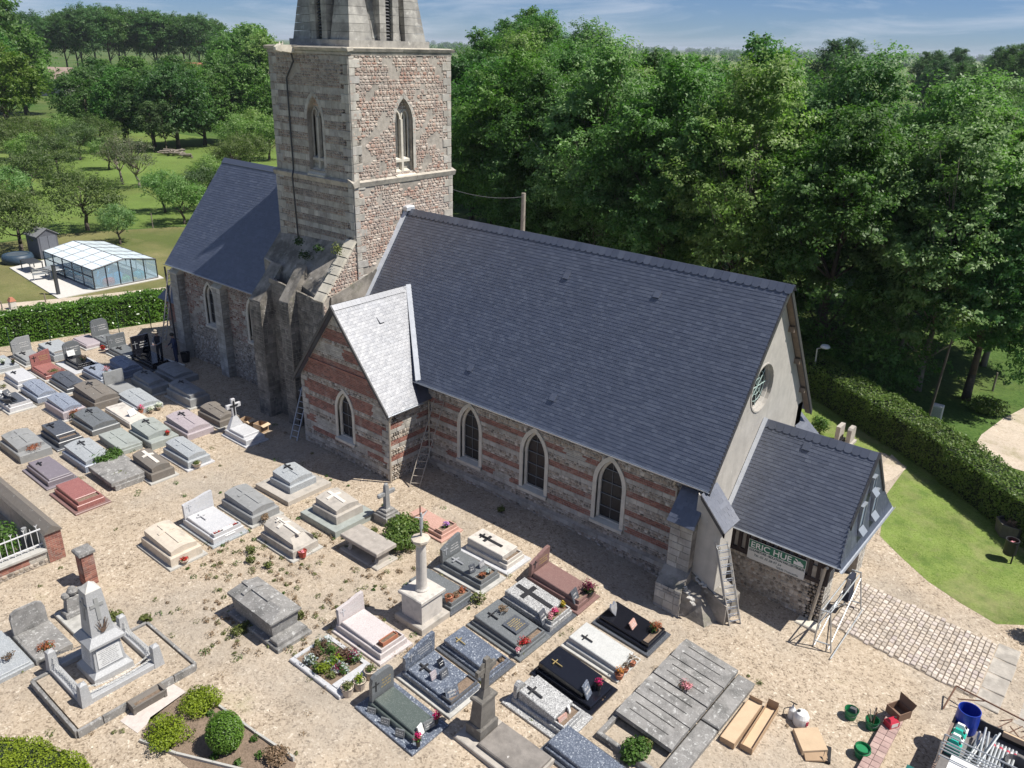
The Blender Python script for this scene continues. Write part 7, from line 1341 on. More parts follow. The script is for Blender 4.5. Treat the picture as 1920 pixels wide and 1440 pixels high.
# ---- weeds in the gravel
rs=np.random.default_rng(77); 
for m_,nn_,reg,sz in ((FM['olive'],90,((380,1000),(760,1230)),.09),(FM['dry'],190,((380,990),(790,1230)),.08),(FM['green'],70,((100,780),(880,1240)),.09),(FM['olive'],120,((20,760),(1500,1420)),.07),(FM['dry'],120,((100,800),(1600,1420)),.06)):
    c=[];r2=[]
    for k in range(nn_):
        p=gp(rs.uniform(reg[0][0],reg[1][0]),rs.uniform(reg[0][1],reg[1][1])); 
        if p.y>20 or p.x<-47: continue
        s=rs.uniform(.05,.16); c.append((p.x,p.y,p.z+.03)); r2.append((s,s,s*.6))
    foliage('weeds',c,r2,26,sz,m_,rs,None,kind='stuff',label='scattered small weeds sprouting through the gravel',upb=.8,aspect=.3)
M_leafdry=FM['dry']
# taller weeds one can tell apart
for u,v,s in ((470,1037,.22),(470,1055,.2),(503,1065,.18),(445,1190,.26),(462,1180,.2),(208,1160,.2),(70,1000,.22),(560,1160,.22),(275,1165,.2),(550,1015,.3),(590,1015,.25),(500,965,.22),(450,935,.2),(700,1000,.2),(895,1130,.3),(940,960,.2),(820,1090,.2),(1210,1400,.2)):
    p=gp(u,v); bush('tall weed sprouting from the gravel among the tombs',Vector((p.x,p.y,p.z)),s,s*1.3,FM['olive'],160,.09,name='weed')['group']='tall weeds among the tombs'
# plants rooted in the church masonry
for u,v,h,lb,mm,s in ((632,470,.5,'pale leafy plant rooted in the coping of the tower shoulder','olive',.4),(560,455,.4,'dark fern tuft rooted on the tower shoulder','dgreen',.35),(597,466,.35,'small dark fern on the tower shoulder ledge','dgreen',.3),(570,482,.4,'moss cushion below the tower drain pipe','dgreen',.5)):
    d=ray(u,v); t=(22.0-CP.y)/d.y; p=CP+d*t; r=thing('wall_plant',lb,'plant',(p.x,p.y,p.z-.15)); clump('leaves',FM[mm],r,(0,0,0),s,h,160,.1,shell=.3)
# ================================================================ paving
M_cob=mat('cobble',rough=.85,bump=.3,bscale=40,objr=[(.44,.37,.30),(.56,.49,.41),(.36,.31,.26),(.62,.55,.48),(.42,.36,.33)],dirt=[((.32,.27,.22),3.,.52,.7,.5)]); M_cobi=mat('cobble_joined',rough=.85,bump=.3,bscale=40,island=[(.44,.37,.30),(.56,.49,.41),(.36,.31,.26),(.62,.55,.48),(.42,.36,.33)],dirt=[((.32,.27,.22),3.,.52,.7,.5)])
A_,B_,C_,D_=gp(1588,1192),gp(1812,1300),gp(1882,1208),gp(1602,1092)
xa,xb=-5.75,(B_.x+C_.x)/2; ya,yb=(A_.y+B_.y)/2,(C_.y+D_.y)/2
path=sheet('cobbled_path',[(xa,ya),(xb,ya),(xb,yb),(xa,yb)],.004,mat('cobble_joint',(.20,.165,.13),.25,9,.95,.4),'path of pale square cobbles leading from the porch')
cm_=MB(); c=.16
for sx_,sy_,z_ in ((1,1,-.5),(1,1,.25),(.82,.78,.5)): cm_.v+=[(-.5*sx_,-.5*sy_,z_),(.5*sx_,-.5*sy_,z_),(.5*sx_,.5*sy_,z_),(-.5*sx_,.5*sy_,z_)]
cm_.f=[(0,1,5,4),(1,2,6,5),(2,3,7,6),(3,0,4,7),(4,5,9,8),(5,6,10,9),(6,7,11,10),(7,4,8,11),(8,9,10,11)]; cme=cm_.mesh('cobble'); cme.materials.append(M_cob)
cob=[]; x=xa+.02
while x<xb-.1:
    w=random.uniform(.145,.175); y=ya+random.uniform(-.06,.1)
    while y<yb-.1:
        l=random.uniform(.15,.26); cob.append((x+w/2+random.uniform(-.012,.012),y+l/2,w-.024,l-.024)); y+=l
    x+=w
cob.sort(key=lambda t:(t[0])**2+t[1]**2); q=MB()
for k,(x,y,w,l) in enumerate(cob):
    z=zg(x)+.004+random.uniform(-.006,.006)
    if k<300:
        o=bpy.data.objects.new('cobble',cme); link(o,path); o.location=(x,y,z); o.scale=(w,l,.09); o.rotation_euler=(random.uniform(-.04,.04),.08+random.uniform(-.04,.04),random.uniform(-.05,.05))
    else: q.add([(x+vx*w,y+vy*l,z+vz*.09-vx*w*.08) for vx,vy,vz in cm_.v],cm_.f)
q.build('cobbles',M_cobi,path,kind='stuff')
fg=sheet('flagstone_threshold',[g2(1812,1300),g2(1882,1205),(3.5,C_.y+.3),(3.5,B_.y-.2)],.003,M_gravel,'threshold of large grey flagstones at the end of the cobbled path')
for i in range(3):
    for j in range(4):
        x0=xb+.06+i*.72; y0=ya-.15+j*.9; q=MB(); j1=random.uniform(-.02,.02); z=zg(x0+.35)-i*.04; q.cbox(x0,x0+.68+j1,y0,y0+.86,z-.1,z+.035,.02); q.build('flagstone',mat('flagstone_grey',(.36,.33,.29),.25,3,.9,.5,20,dirt=[((.52,.48,.42),1.5,.5,.65,.6)]),fg)
# ================================================================ ladders, scaffold
M_alu=mat('aluminium',(.60,.61,.62),.08,6,.35,.05,metal=.7); M_galv=mat('galvanised_steel',(.46,.48,.49),.12,7,.45,.1,metal=.6); M_oldwood=mat('grey_wood',(.36,.32,.27),.2,9,.85,.2)
def ladder(label,p0,p1,side,w=.42,rungs=14,m=None,twin=0.):
    p0=Vector(p0); p1=Vector(p1); r=wthing('ladder',label,'ladder',tuple(p0)); s=Vector(side).normalized(); m=m or M_alu; d=(p1-p0)
    n=d.cross(s).normalized()
    for k in range(2 if twin else 1):
        o=n*(.07*k)+d*(twin*k)
        for sg in (-1,1):
            a=p0+o+s*(sg*w/2); b=p1+o+s*(sg*w/2) if not k else p0+d*(1)+o+s*(sg*w/2); dd=(b-a); e=n*.035; f=s*.014; q=MB(); q.hexa([a-e-f,a-e+f,a+e+f,a+e-f,b-e-f,b-e+f,b+e+f,b+e-f]); q.build('rail',m,r)
        for i in range(rungs):
            c=p0+o+d*((i+.6)/rungs); q=MB(); q.tube(c-s*(w/2),c+s*(w/2),.016,n=6); q.build('rung',m,r)
    return r
g=gp(1378,1171); ladder('double aluminium ladder leaning on the porch side buttress',(g.x,g.y,g.z),pl(1356,1026,0,-8.72),(.55,.83,0),.42,11,None,.05)
g=gp(777,914); ladder('grey wooden ladder leaning in the corner beside the transept',(g.x,g.y,g.z),(TX1+.75,YW-.12,3.25),(.82,.57,0),.42,12,M_oldwood)
g=gp(551,825); ladder('aluminium ladder leaning against the stair cell left of the transept',(g.x,g.y,0),(-29.3,20.72,2.1),(1,.2,0),.4,9)
g=gp(308,640); ladder('long roof ladder leaning on the chancel corner',(g.x,g.y,0),(-42.2,YW-.52,5.2),(.5,-.86,0),.42,20)
r=wthing('scaffold_trestle','small tubular scaffold trestle standing before the porch opening','scaffold',(-5.6,23,-.75))
def tb(name,a,b,rr=.024,m=None,parent=None): q=MB(); q.tube(a,b,rr,n=8); return q.build(name,m or M_galv,parent or r)
for y in (22.75,25.6):
    z0=zg(-5.5); tb('upright',(-5.75,y,z0),(-5.72,y,.72)); tb('upright',(-5.2,y+.1,z0),(-5.45,y+.05,.72)); tb('top_bar',(-5.74,y,.7),(-5.43,y+.05,.7)); tb('foot_bar',(-5.75,y,z0+.25),(-5.22,y+.1,z0+.25))
for x,z in ((-5.73,.6),(-5.47,.62),(-5.72,.1)): tb('ledger',(x,22.75,z),(x,25.6,z))
tb('brace',(-5.72,22.75,-.7),(-5.72,25.6,.55),.018); tb('brace',(-5.72,25.6,-.7),(-5.72,22.75,.55),.018); tb('brace',(-5.3,22.82,-.7),(-5.4,25.6,.5),.018)
tb('ground_bar',(-5.1,22.5,zg(-5.1)+.05),(-5.15,25.7,zg(-5.1)+.05))
r=thing('work_jacket','dark work jacket hanging over the porch scaffold','jacket',(-5.58,25.25,.1)); q=MB()
q.hexa([(-.16,-.2,-.35),(.06,-.2,-.35),(.08,.22,-.3),(-.14,.22,-.3),(-.1,-.24,.62),(.04,-.24,.62),(.04,.24,.62),(-.1,.24,.62)]); q.build('body',mat('dark_blue_cloth',(.02,.025,.045),.2,9,.9,.3),r); q=MB(); q.hexa([(-.1,-.3,.1),(.03,-.3,.1),(.03,-.22,.1),(-.1,-.22,.1),(-.08,-.27,.6),(.03,-.27,.6),(.03,-.2,.6),(-.08,-.2,.6)]); q.build('sleeve',mat('grey_cloth',(.4,.4,.42),.2,9,.9,.3),r)
# ================================================================ banner
def text(s,size,m,parent,mx_,name='lettering',bold=0.,shear=0.,align='LEFT',sx=1.):
    cu=bpy.data.curves.new('t','FONT'); cu.body=s; cu.size=size; cu.offset=bold; cu.shear=shear; cu.align_x=align; cu.extrude=.001; o=bpy.data.objects.new('t',cu); COL.objects.link(o); bpy.context.view_layer.update()
    me=bpy.data.meshes.new_from_object(o.evaluated_get(bpy.context.evaluated_depsgraph_get())); bpy.data.objects.remove(o); me.materials.clear(); me.materials.append(m); t=mesh_obj(name,me,parent); t.matrix_basis=mx_@Matrix.Diagonal((sx,1,1,1)); return t
bx0,bx1,bz0,bz1=-8.76,-6.74,.74,1.50; r=thing('banner','roofing contractor banner lettered ERIC HUE in white on green, hung on the porch timbers','banner',(bx0,23.83,bz0)); bw,bh=bx1-bx0,bz1-bz0
M_bw=mat('banner_white',(.62,.62,.60),.04,4,.6,.05); M_bg=mat('banner_green',(.012,.14,.085),.05,4,.55,.05); M_bt=mat('banner_dark_print',(.03,.06,.06),0,1,.7,0); M_wt=mat('banner_white_print',(.75,.75,.74),0,1,.7,0)
q=MB(); q.box(0,bw,-.008,.008,0,bh); q.build('sheet',M_bw,r); q=MB(); q.box(.02,bw-.02,-.013,-.0085,bh*.58,bh-.02); q.build('green_field',M_bg,r)
RX=Matrix(((1,0,0,0),(0,0,-1,-.016),(0,1,0,0),(0,0,0,1)))
def bt(s,size,x,z,m,**k): mm=RX.copy(); mm=Matrix.Translation((x,0,z))@mm; text(s,size,m,r,mm,**k)
bt('ERIC HUE',.31,.07,bh*.635,M_wt,bold=.005,sx=1.1); bt("COUVERTURE - ISOLATION PAR L'EXTÉRIEUR",.115,.05,bh*.43,M_bt,bold=.003,sx=.83); bt('Tél. 02 35 28 97 54',.125,.22,bh*.22,M_bt,shear=.25); bt('76540 Thiétreville',.105,bw*.52,bh*.05,M_bt,sx=1.0)
q=MB(); rx=bw-.42; q.prism([(rx,bh*.62),(rx+.34,bh*.62),(rx+.34,bh*.72),(rx+.2,bh*.86),(rx+.1,bh*.76),(rx,bh*.80)],lambda a,b,d:(a,d,b),-.017,-.0135); q.prism([(rx+.02,bh*.9),(rx+.07,bh*.92),(rx+.32,bh*.66),(rx+.28,bh*.64)],lambda a,b,d:(a,d,b),-.021,-.0175); q.build('roof_emblem',M_wt,r)
# ================================================================ building materials on the gravel
def gthing(name,label,cat,u,v,rz=0,dz=0.,grp=None): p=gp(u,v); o=thing(name,label,cat,(p.x,p.y,p.z+dz),rz,grp); return o
def tray(label,u0,v0,u1,v1,w,h,inner,empty):
    a,b=gp(u0,v0),gp(u1,v1); d=(b-a); ang=math.atan2(d.y,d.x); r=thing('cardboard_carton',label,'box',tuple((a+b)/2),ang); L_=d.length
    q=MB(); q.box(-L_/2,L_/2,-w/2,w/2,0,.03); q.box(-L_/2,L_/2,-w/2,-w/2+.012,.031,h); q.box(-L_/2,L_/2,w/2-.012,w/2,.031,h); q.box(-L_/2,-L_/2+.012,-w/2+.013,w/2-.013,.031,h); q.box(L_/2-.012,L_/2,-w/2+.013,w/2-.013,.031,h*1.7); q.build('carton',M_card,r)
    if not empty: q=MB(); q.box(-L_/2+.013,L_/2-.013,-w/2+.013,w/2-.013,.032,h*.95); q.build('lid',M_cardl,r)
    else: q=MB(); q.box(-L_/2+.013,L_/2-.013,-w/2+.013,w/2-.013,.0315,.05); q.build('liner',M_cardl,r)
    return r
tray('long closed cardboard carton lying beside the family vault',1362,1398,1415,1325,.42,.2,None,False); tray('long open cardboard carton beside the closed carton',1398,1410,1448,1330,.34,.2,None,True)
r=gthing('pressure_sprayer','white hand pressure sprayer standing on the gravel','sprayer',1483,1345); q=MB(); q.lathe([(0,0),(.1,0),(.11,.05),(.1,.3),(.05,.37),(.03,.4),(.03,.44),(0,.44)],(0,0,0),12); q.build('tank',M_whitepl,r); q=MB(); q.path([(0,0,.43),(0,0,.52),(.1,.02,.52),(-.1,.02,.52)],.015,6); q.build('pump_handle',M_blackpot,r); q=MB(); q.path([(-.05,-.05,.4),(-.2,-.12,.3),(-.2,-.14,.05),(-.1,-.15,.02)],.012,6); q.build('hose',M_blackpot,r)
def jerry(name,label,p,rz,m,w=.2,l=.28,h=.36,cap=None,lab=None,grp=None):
    r=thing(name,label,'canister',p,rz,grp); q=MB(); q.cbox(-l/2,l/2,-w/2,w/2,0,h*.78,.04); q.hexa([(-l/2+.03,-w/2+.03,h*.775),(l/2-.03,-w/2+.03,h*.775),(l/2-.03,w/2-.03,h*.775),(-l/2+.03,w/2-.03,h*.775),(-l/2+.06,-.04,h),(l/2-.12,-.04,h),(l/2-.12,.04,h),(-l/2+.06,.04,h)]); q.build('body',m,r); q=MB(); q.lathe([(0,0),(.035,0),(.035,.06),(0,.06)],(l/2-.07,0,h*.82),10); q.build('cap',cap or M_blackpot,r)
    if lab: q=MB(); q.box(-l/2*.7,l/2*.7,-w/2-.004,-w/2-.001,h*.15,h*.65); q.build('label_patch',lab,r)
    return r
p=gp(1500,1357); r=thing('white_container','round shouldered white container with red hazard label','canister',tuple(p),.5); q=MB(); q.lathe([(0,0),(.2,0),(.22,.06),(.22,.3),(.16,.42),(.06,.46),(0,.46)],(0,0,0),16); q.build('body',M_whitepl,r); q=MB(); q.lathe([(0,0),(.05,0),(.05,.05),(0,.05)],(-.09,.02,.41),10); q.build('cap',M_blackpot,r); q=MB(); q.hexa([(.12,-.2,.1),(.19,-.14,.1),(.18,-.13,.1),(.11,-.19,.1),(.12,-.2,.24),(.19,-.14,.24),(.18,-.13,.24),(.11,-.19,.24)]); q.build('label_patch',mat('red_label',(.4,.03,.06),0,1,.6,0),r)
M_gb=mat('green_bucket_plastic',(.015,.20,.075),.08,5,.45,.05)
def bucket(label,u,v,rr=.19,h=.3,m=None,cat='bucket',z=None,name='bucket'):
    p=gp(u,v); r=thing(name,label,cat,tuple(p) if z is None else (p.x,p.y,z)); q=MB(); q.lathe([(0,0),(rr*.78,0),(rr,h),(rr*1.06,h),(rr*1.06,h*.93),(rr*1.0,h*.9)][:4]+[(rr*.96,h),(rr*.74,.02),(0,.02)],(0,0,0),18); q.build('pail',m or M_gb,r); q=MB(); q.path([(rr*math.cos(t),-.02-rr*.9*math.sin(t)*1.0,h*.92-.12*math.sin(t)) for t in np.linspace(0,math.pi,9)],.006,5); q.build('handle',M_bar,r); return r
b=bucket('green bucket holding a trowel and grey rag',1594,1345); q=MB(); q.hexa([(-.1,-.05,.2),(.14,-.05,.2),(.14,.12,.2),(-.1,.12,.2),(-.06,-.02,.33),(.1,-.02,.35),(.1,.1,.34),(-.06,.1,.32)]); q.build('rag',M_louvre,b)
b=bucket('green bucket bristling with tool handles',1633,1364)
for k in range(5): q=MB(); q.tube((.02*k-.05,.03*(k%3)-.03,.05),(.12*math.cos(k*1.3)-.05,.2*math.sin(k*2.1),.62),.013,n=6); q.build('tool_handle',M_oldwood if k%2 else M_rust,b)
b=bucket('pair of nested green buckets with a white cloth inside',1614,1418,.2,.34); q=MB(); q.lathe([(.2*1.03,.22),(.225,.22),(.225,.26),(.2*1.03,.26)],(0,0,0),18); q.build('inner_rim',M_gb,b); clump('cloth',FM['white'],b,(0,0,.1),.1,.1,30,.1)
p=gp(1680,1352); r=thing('open_toolbox','open dark cardboard box with flaps standing on the brick strip','box',tuple(p+Z1*.25),R(62)); q=MB(); w=.24
for a in ((-w,-w+.02,-w,w),(w-.02,w,-w,w),(-w+.021,w-.021,-w,-w+.02),(-w+.021,w-.021,w-.02,w)): q.box(*a,0,.26)
q.box(-w+.02,w-.02,-w+.02,w-.02,0,.04); q.build('carton',M_carddk,r); q=MB(); q.hexa([(w-.01,-w,.26),(w,-w,.26),(w,w,.26),(w-.01,w,.26),(w+.05,-w-.06,.5),(w+.06,-w-.06,.5),(w+.06,w+.06,.5),(w+.05,w+.06,.5)]); q.build('flap',M_carddk,r)
p=gp(1667,1372); jerry('red_canister','red canister with white label patch on the brick strip',tuple(p+Z1*.25),R(60),mat('red_plastic',(.45,.02,.045),.06,5,.4,.05),.26,.34,.26,lab=M_whitepl); 
# low strip of brick coping
a,b=gp(1668,1370),gp(1625,1450); d=b-a; ang=math.atan2(d.y,d.x); r=thing('brick_strip','low strip of pinkish brick coping beside the green buckets','wall',tuple((a+b)/2),ang); L_=d.length+.7; q=MB(); q.box(-L_/2+.02,L_/2-.02,-.2,.2,-.1,.2); q.build('core',M_mortar,r); M_pb=mat('pink_brick',(.40,.28,.25),.2,6,.9,.3,objr=[(.40,.28,.25),(.35,.24,.22),(.45,.33,.29),(.38,.25,.23)]); k=0; x=-L_/2
while x<L_/2-.05:
    for j in range(2): q=MB(); q.cbox(x,x+.215,-.22+j*.225,-.004+j*.225,.14,.25,.008); q.build('brick',M_pb,r)
    x+=.225
# opened cardboard, black bag
p=gp(1517,1395); r=thing('folded_cardboard','folded sheet of pale cardboard packaging lying on the gravel','cardboard',tuple(p),.7); q=MB(); q.hexa([(-.35,-.42,.02),(.35,-.42,.02),(.35,.42,.02),(-.35,.42,.02),(-.33,-.4,.16),(.35,-.4,.22),(.35,.4,.22),(-.33,.4,.16)]); q.build('sheet',M_cardl,r); q=MB(); q.hexa([(-.3,-.6,.0),(.3,-.62,.0),(.3,-.43,.0),(-.3,-.43,.0),(-.3,-.6,.03),(.3,-.62,.06),(.3,-.43,.18),(-.3,-.43,.12)]); q.build('flap',M_card,r)
r=gthing('black_bag','black folded tool bag beside the pale cardboard','bag',1543,1415,.3); q=MB(); q.cbox(-.16,.02,-.3,.3,0,.14,.05); q.cbox(.03,.2,-.28,.3,0,.12,.05); q.build('pouch',mat('black_cloth',(.012,.012,.014),.2,9,.8,.3),r); q=MB(); q.path([(0,-.2,.14),(.02,-.1,.2),(.02,.1,.2),(0,.2,.14)],.012,6); q.build('handle',M_blackpot,r)
# ================================================================ trailer
ZB_=.0; ZT=ZB_-.32
TLc=pl(1797,1330,2,ZB_); x0=TLc.x; y1=TLc.y; x1=x0+2.05; y0=y1-4.2; cx=(x0+x1)/2; gz=zg(cx)
TR=wthing('trailer','open flatbed trailer with dark sides loaded with roofing gear','trailer',(cx,(y0+y1)/2,gz)); M_tr=mat('trailer_black',(.03,.032,.035),.15,6,.55,.1); M_trr=mat('trailer_rail_brown',(.22,.16,.13),.2,8,.7,.2)
q=MB(); q.box(x0+.03,x1-.03,y0+.03,y1-.03,ZT-.06,ZT); q.build('floor',mat('trailer_floor',(.16,.15,.15),.2,6,.8,.2),TR)
for nm,a in (('side_panel',(x0,x0+.03,y0,y1)),('side_panel',(x1-.03,x1,y0,y1)),('tail_panel',(x0+.031,x1-.031,y1-.03,y1)),('head_panel',(x0+.031,x1-.031,y0,y0+.03))): q=MB(); q.box(*a,ZT-.05,ZB_); q.build(nm,M_tr,TR)
for xx in (x0+.1,x1-.1):
    for yy in (y0+1.6,): q=MB(); q.lathe([(.0,-.1),(.3,-.1),(.33,-.06),(.33,.06),(.3,.1),(0,.1)],(0,0,0),20); q.v=[(xx+z_,yy+x_,gz+.33+y_) for x_,y_,z_ in q.v]; q.build('wheel',M_blackpot,TR)
q=MB(); q.box(x0-.02,x0+.05,y0,y1,ZB_,ZB_+.04); q.box(x1-.05,x1+.02,y0,y1,ZB_,ZB_+.04); q.build('top_rail',M_trr,TR)
q=MB()
for xx in (x0+.02,x1-.02):
    q.tube((xx,y1-2.15,ZB_),(xx,y1-2.15,ZB_+.75),.022,n=6); q.tube((xx,y1-2.5,ZB_),(xx,y1-2.5,ZB_+.75),.022,n=6)
for zz_ in (.35,.55,.75): q.tube((x0+.02,y1-2.15,ZB_+zz_),(x1-.02,y1-2.15,ZB_+zz_),.02,n=6); q.tube((x0+.02,y1-2.5,ZB_+zz_),(x1-.02,y1-2.5,ZB_+zz_),.02,n=6)
q.build('rack',M_galv,TR)
q=MB(); q.box(x0+.3,x1-.5,y1-2.9,y1-2.3,ZB_+.05,ZB_+.4); q.build('white_box_lid',M_whitepl,TR)
p=(x0+.02+.2,y1+.1); r=thing('blue_drum','open blue plastic drum at the far corner of the trailer','barrel',(x0+.28,y1-.3,ZT)); q=MB(); q.lathe([(0,0),(.26,0),(.29,.04),(.3,.35),(.29,.72),(.27,.72),(.27,.05),(0,.05)],(0,0,0),24); q.build('drum',mat('blue_plastic',(.012,.045,.36),.06,4,.4,.05),r)
M_teal=mat('teal_plastic',(.02,.42,.32),.06,5,.4,.05)
for k,m_ in enumerate((M_whitepl,M_teal,M_whitepl,M_teal)): jerry('jerry_can',('white jerry can beside the blue drum in the trailer','teal jerry can between two white ones in the trailer','white jerry can between two teal ones in the trailer','teal jerry can at the end of the row in the trailer')[k],(x0+.24,y1-.72-k*.24,ZT),0,m_,.22,.34,.46)
for k in range(7): r=thing('galvanised_pole','long galvanised pole lying parallel in the trailer','pole',(x0+1.05+k*.085,y1-1.6,ZT+.14),0,'parallel poles in the trailer'); q=MB(); q.tube((0,-1.4,0),(0,1.2,0),.036,n=8); q.build('tube',M_galv,r); q=MB(); q.tube((0,1.0,0),(0,1.08,0),.038,n=8); q.build('coloured_band',mat('pink_tape',(.5,.05,.09),0,1,.6,0) if k%2==0 else M_whitepl,r)
rd=random.Random(4)
for k in range(9): r=thing('scaffold_tube','scaffold tube lying loosely across the trailer load','tube',(x0+.75+rd.uniform(-.18,.25),y1-1.5,ZT+.1+.045*k),rd.uniform(-.16,.16),'loose scaffold tubes in the trailer'); q=MB(); q.tube((0,-1.3,0),(0,1.1,rd.uniform(-.02,.05)),.03,n=8); q.build('tube',M_galv,r)
bucket('grey mixing tub with a blue tool in the trailer',1890,1400,.28,.3,mat('grey_tub',(.12,.12,.125),.1,5,.6,.1),'tub',ZT,'mixing_tub'); bpy.context.view_layer.update(); bpy.data.objects[-1] if False else None
o=[o for o in bpy.data.objects if o.name.startswith('mixing_tub') and o.parent is None][0]; o.location=(x1-.4,y1-1.0,ZT)
r=thing('timber_plank','short pale plank wedged along the trailer tail','plank',(x1-.5,y1-.1,ZT+.2)); q=MB(); q.box(-.4,.4,-.03,.03,0,.16); q.build('board',M_cardl,r)
r=wthing('rusty_trestle','rusty lattice trestle lying behind the trailer','trestle',(x0+.4,y1+.5,zg(x0)))
a=pl(1793,1286,2,-.6); b=a+Vector((3.2,-.35,0)); q=MB(); q.tube(a,b,.025,n=6); q.build('rail',M_rust,r); q=MB(); q.tube(a+Vector((0,0,0)),Vector((a.x-.1,a.y-.75,zg(a.x)+.05)),.025,n=6); q.build('leg',M_rust,r); q=MB(); q.tube(a+Vector((.15,-.3,-.2)),a+Vector((.8,-.1,-.02)),.018,n=6); q.build('brace',M_rust,r)
for k in range(7): s=a+Vector((1.3+.28*k,-.3-.03*k,-.3)); q=MB(); q.tube(s,s+Vector((.28,-.35 if k%2 else .25,.05)),.018,n=5); q.tube(s+Vector((0,-.35,0)),s+Vector((.28,.2,.04)),.015,n=5); q.build('lattice_bar',M_rust,r)
r=thing('teal_crate','teal plastic crate in the shadow beside the trailer','crate',(x0-.35,y1-2.5,zg(x0-.35))); q=MB(); q.cbox(-.25,.25,-.3,.3,0,.35,.03); q.build('crate',mat('dark_teal',(.01,.12,.11),.06,5,.5,.05),r); q=MB(); q.box(-.26,.26,-.31,.31,.3,.345); q.build('rim',mat('dark_teal'),r)
# ================================================================ right side: bin, planter, lamp, poles
p=gp(1893,1003); r=thing('wooden_planter','weathered hexagonal wooden planter with dry plant on the lawn','planter',tuple(p)); M_ww=mat('weathered_dark_wood',(.13,.12,.10),.25,7,.9,.3)
for k in range(6):
    t0,t1=k*math.pi/3,(k+1)*math.pi/3; q=MB(); a=(.62*math.cos(t0),.62*math.sin(t0)); b=(.62*math.cos(t1),.62*math.sin(t1)); q.hexa([(a[0]*.9,a[1]*.9,0),(b[0]*.9,b[1]*.9,0),(b[0]*.8,b[1]*.8,0),(a[0]*.8,a[1]*.8,0),(a[0],a[1],.62),(b[0],b[1],.62),(b[0]*.88,b[1]*.88,.62),(a[0]*.88,a[1]*.88,.62)]); q.build('side_board',M_ww,r)
q=MB(); q.lathe([(0,.0),(.5,0),(.52,.48),(0,.5)],(0,0,0),6); q.build('soil',M_soil,r); clump('dry_plant',FM['dry'],r,(0,0,.5),.35,.25,160,.12)
p=gp(1888,1050); r=thing('litter_bin','black cylindrical litter bin on a post beside the wooden planter','bin',(p.x,p.y,p.z)); q=MB(); q.lathe([(0,.28),(.2,.28),(.23,.32),(.23,.88),(.25,.9),(.25,.93),(.21,.93),(.21,.5),(0,.5)],(0,0,0),18); q.build('drum',M_blackpot,r); q=MB(); q.tube((.16,-.16,-.05),(.16,-.16,.8),.03,n=8); q.build('post',M_blackpot,r); clump('litter',FM['rose'],r,(0,0,.74),.14,.12,40,.1)
p=gp(1521,738); tz=pl(1538,652,1,p.y); r=wthing('street_lamp','slim grey lamp post with round lamp head behind the nave gable','lamp',tuple(p)); q=MB(); q.tube((p.x,p.y,p.z),(tz.x-.15,p.y,tz.z-.1),.06,.04,8); q.build('post',M_galv,r); q=MB(); q.tube((tz.x-.17,p.y,tz.z-.1),(tz.x+.25,p.y,tz.z+.1),.03,n=6); q.build('arm',M_galv,r); q=MB(); q.lathe([(0,-.08),(.2,-.06),(.26,0),(.2,.1),(0,.16)],(tz.x+.25,p.y,tz.z+.1),14); q.build('lamp_head',mat('lamp_lens',(.6,.62,.64),.05,4,.3,.02),r)
tp=pl(982,362,1,36.); r=wthing('utility_pole','weathered wooden utility pole rising behind the nave ridge','pole',(tp.x,36,0)); q=MB(); q.tube((tp.x,36,-.3),(tp.x,36,tp.z),.16,.12,10); q.build('pole',mat('pole_wood',(.33,.29,.24),.2,5,.9,.3),r); q=MB(); q.tube((tp.x-.25,36,tp.z-1.3),(tp.x+.25,36,tp.z-1.3),.012,n=5); q.build('step_bolt',M_darkpipe,r)
q=MB(); a=Vector((tp.x,36,tp.z-.2)); b=Vector((-29,TWy1+.2,10.5)); q.path([a.lerp(b,t)-Z1*(1.2*t*(1-t)) for t in np.linspace(0,1,10)],.02,5); q.build('wire',M_darkpipe,r)
p=gp(1752,792); r=thing('meter_box','small grey white cabinet standing behind the clipped hedge','cabinet',tuple(p)); q=MB(); q.cbox(-.25,.25,-.2,.2,0,1.0,.03); q.build('cabinet',GM['white'],r); q=MB(); q.box(-.22,.22,-.215,-.2005,.1,.9); q.build('door',GM['midgrey'],r)
p=gp(1861,733); r=thing('fence_post','short pale fence post at the track edge','post',tuple(p)); q=MB(); q.tube((0,0,-.1),(0,0,1.1),.06,.05,7); q.build('post',M_barkl,r); q=MB(); q.tube((0,0,1.1),(0,0,1.14),.05,.02,7); q.build('tip',M_barkl,r)
p=gp(1735,800); r=thing('sapling','thin pale sapling leaning beside the grey white cabinet','tree',tuple(p)); q=MB(); q.tube((0,0,-.2),(.25,.3,6),.07,.04,6); q.build('stem',M_bark,r); clump('leaves',LM_box,r,(.5,.3,5.2),.8,1.2,200,.16)
p=gp(1930,1200); bush('dark green shrub at the end of the cobbled path',Vector((p.x+.2,p.y+.2,p.z)),.6,1.1,LM_box,2600,.09)
p=gp(1520,775); bush('small bright green shrub behind the porch roof',Vector((p.x+1.2,p.y-2.0,p.z)),.5,.9,FM['green'],900,.1)
p=gp(1845,770); bush('ragged low bush on the bank beside the track',Vector((p.x,p.y,p.z)),1.2,.8,LM_box,2200,.12)
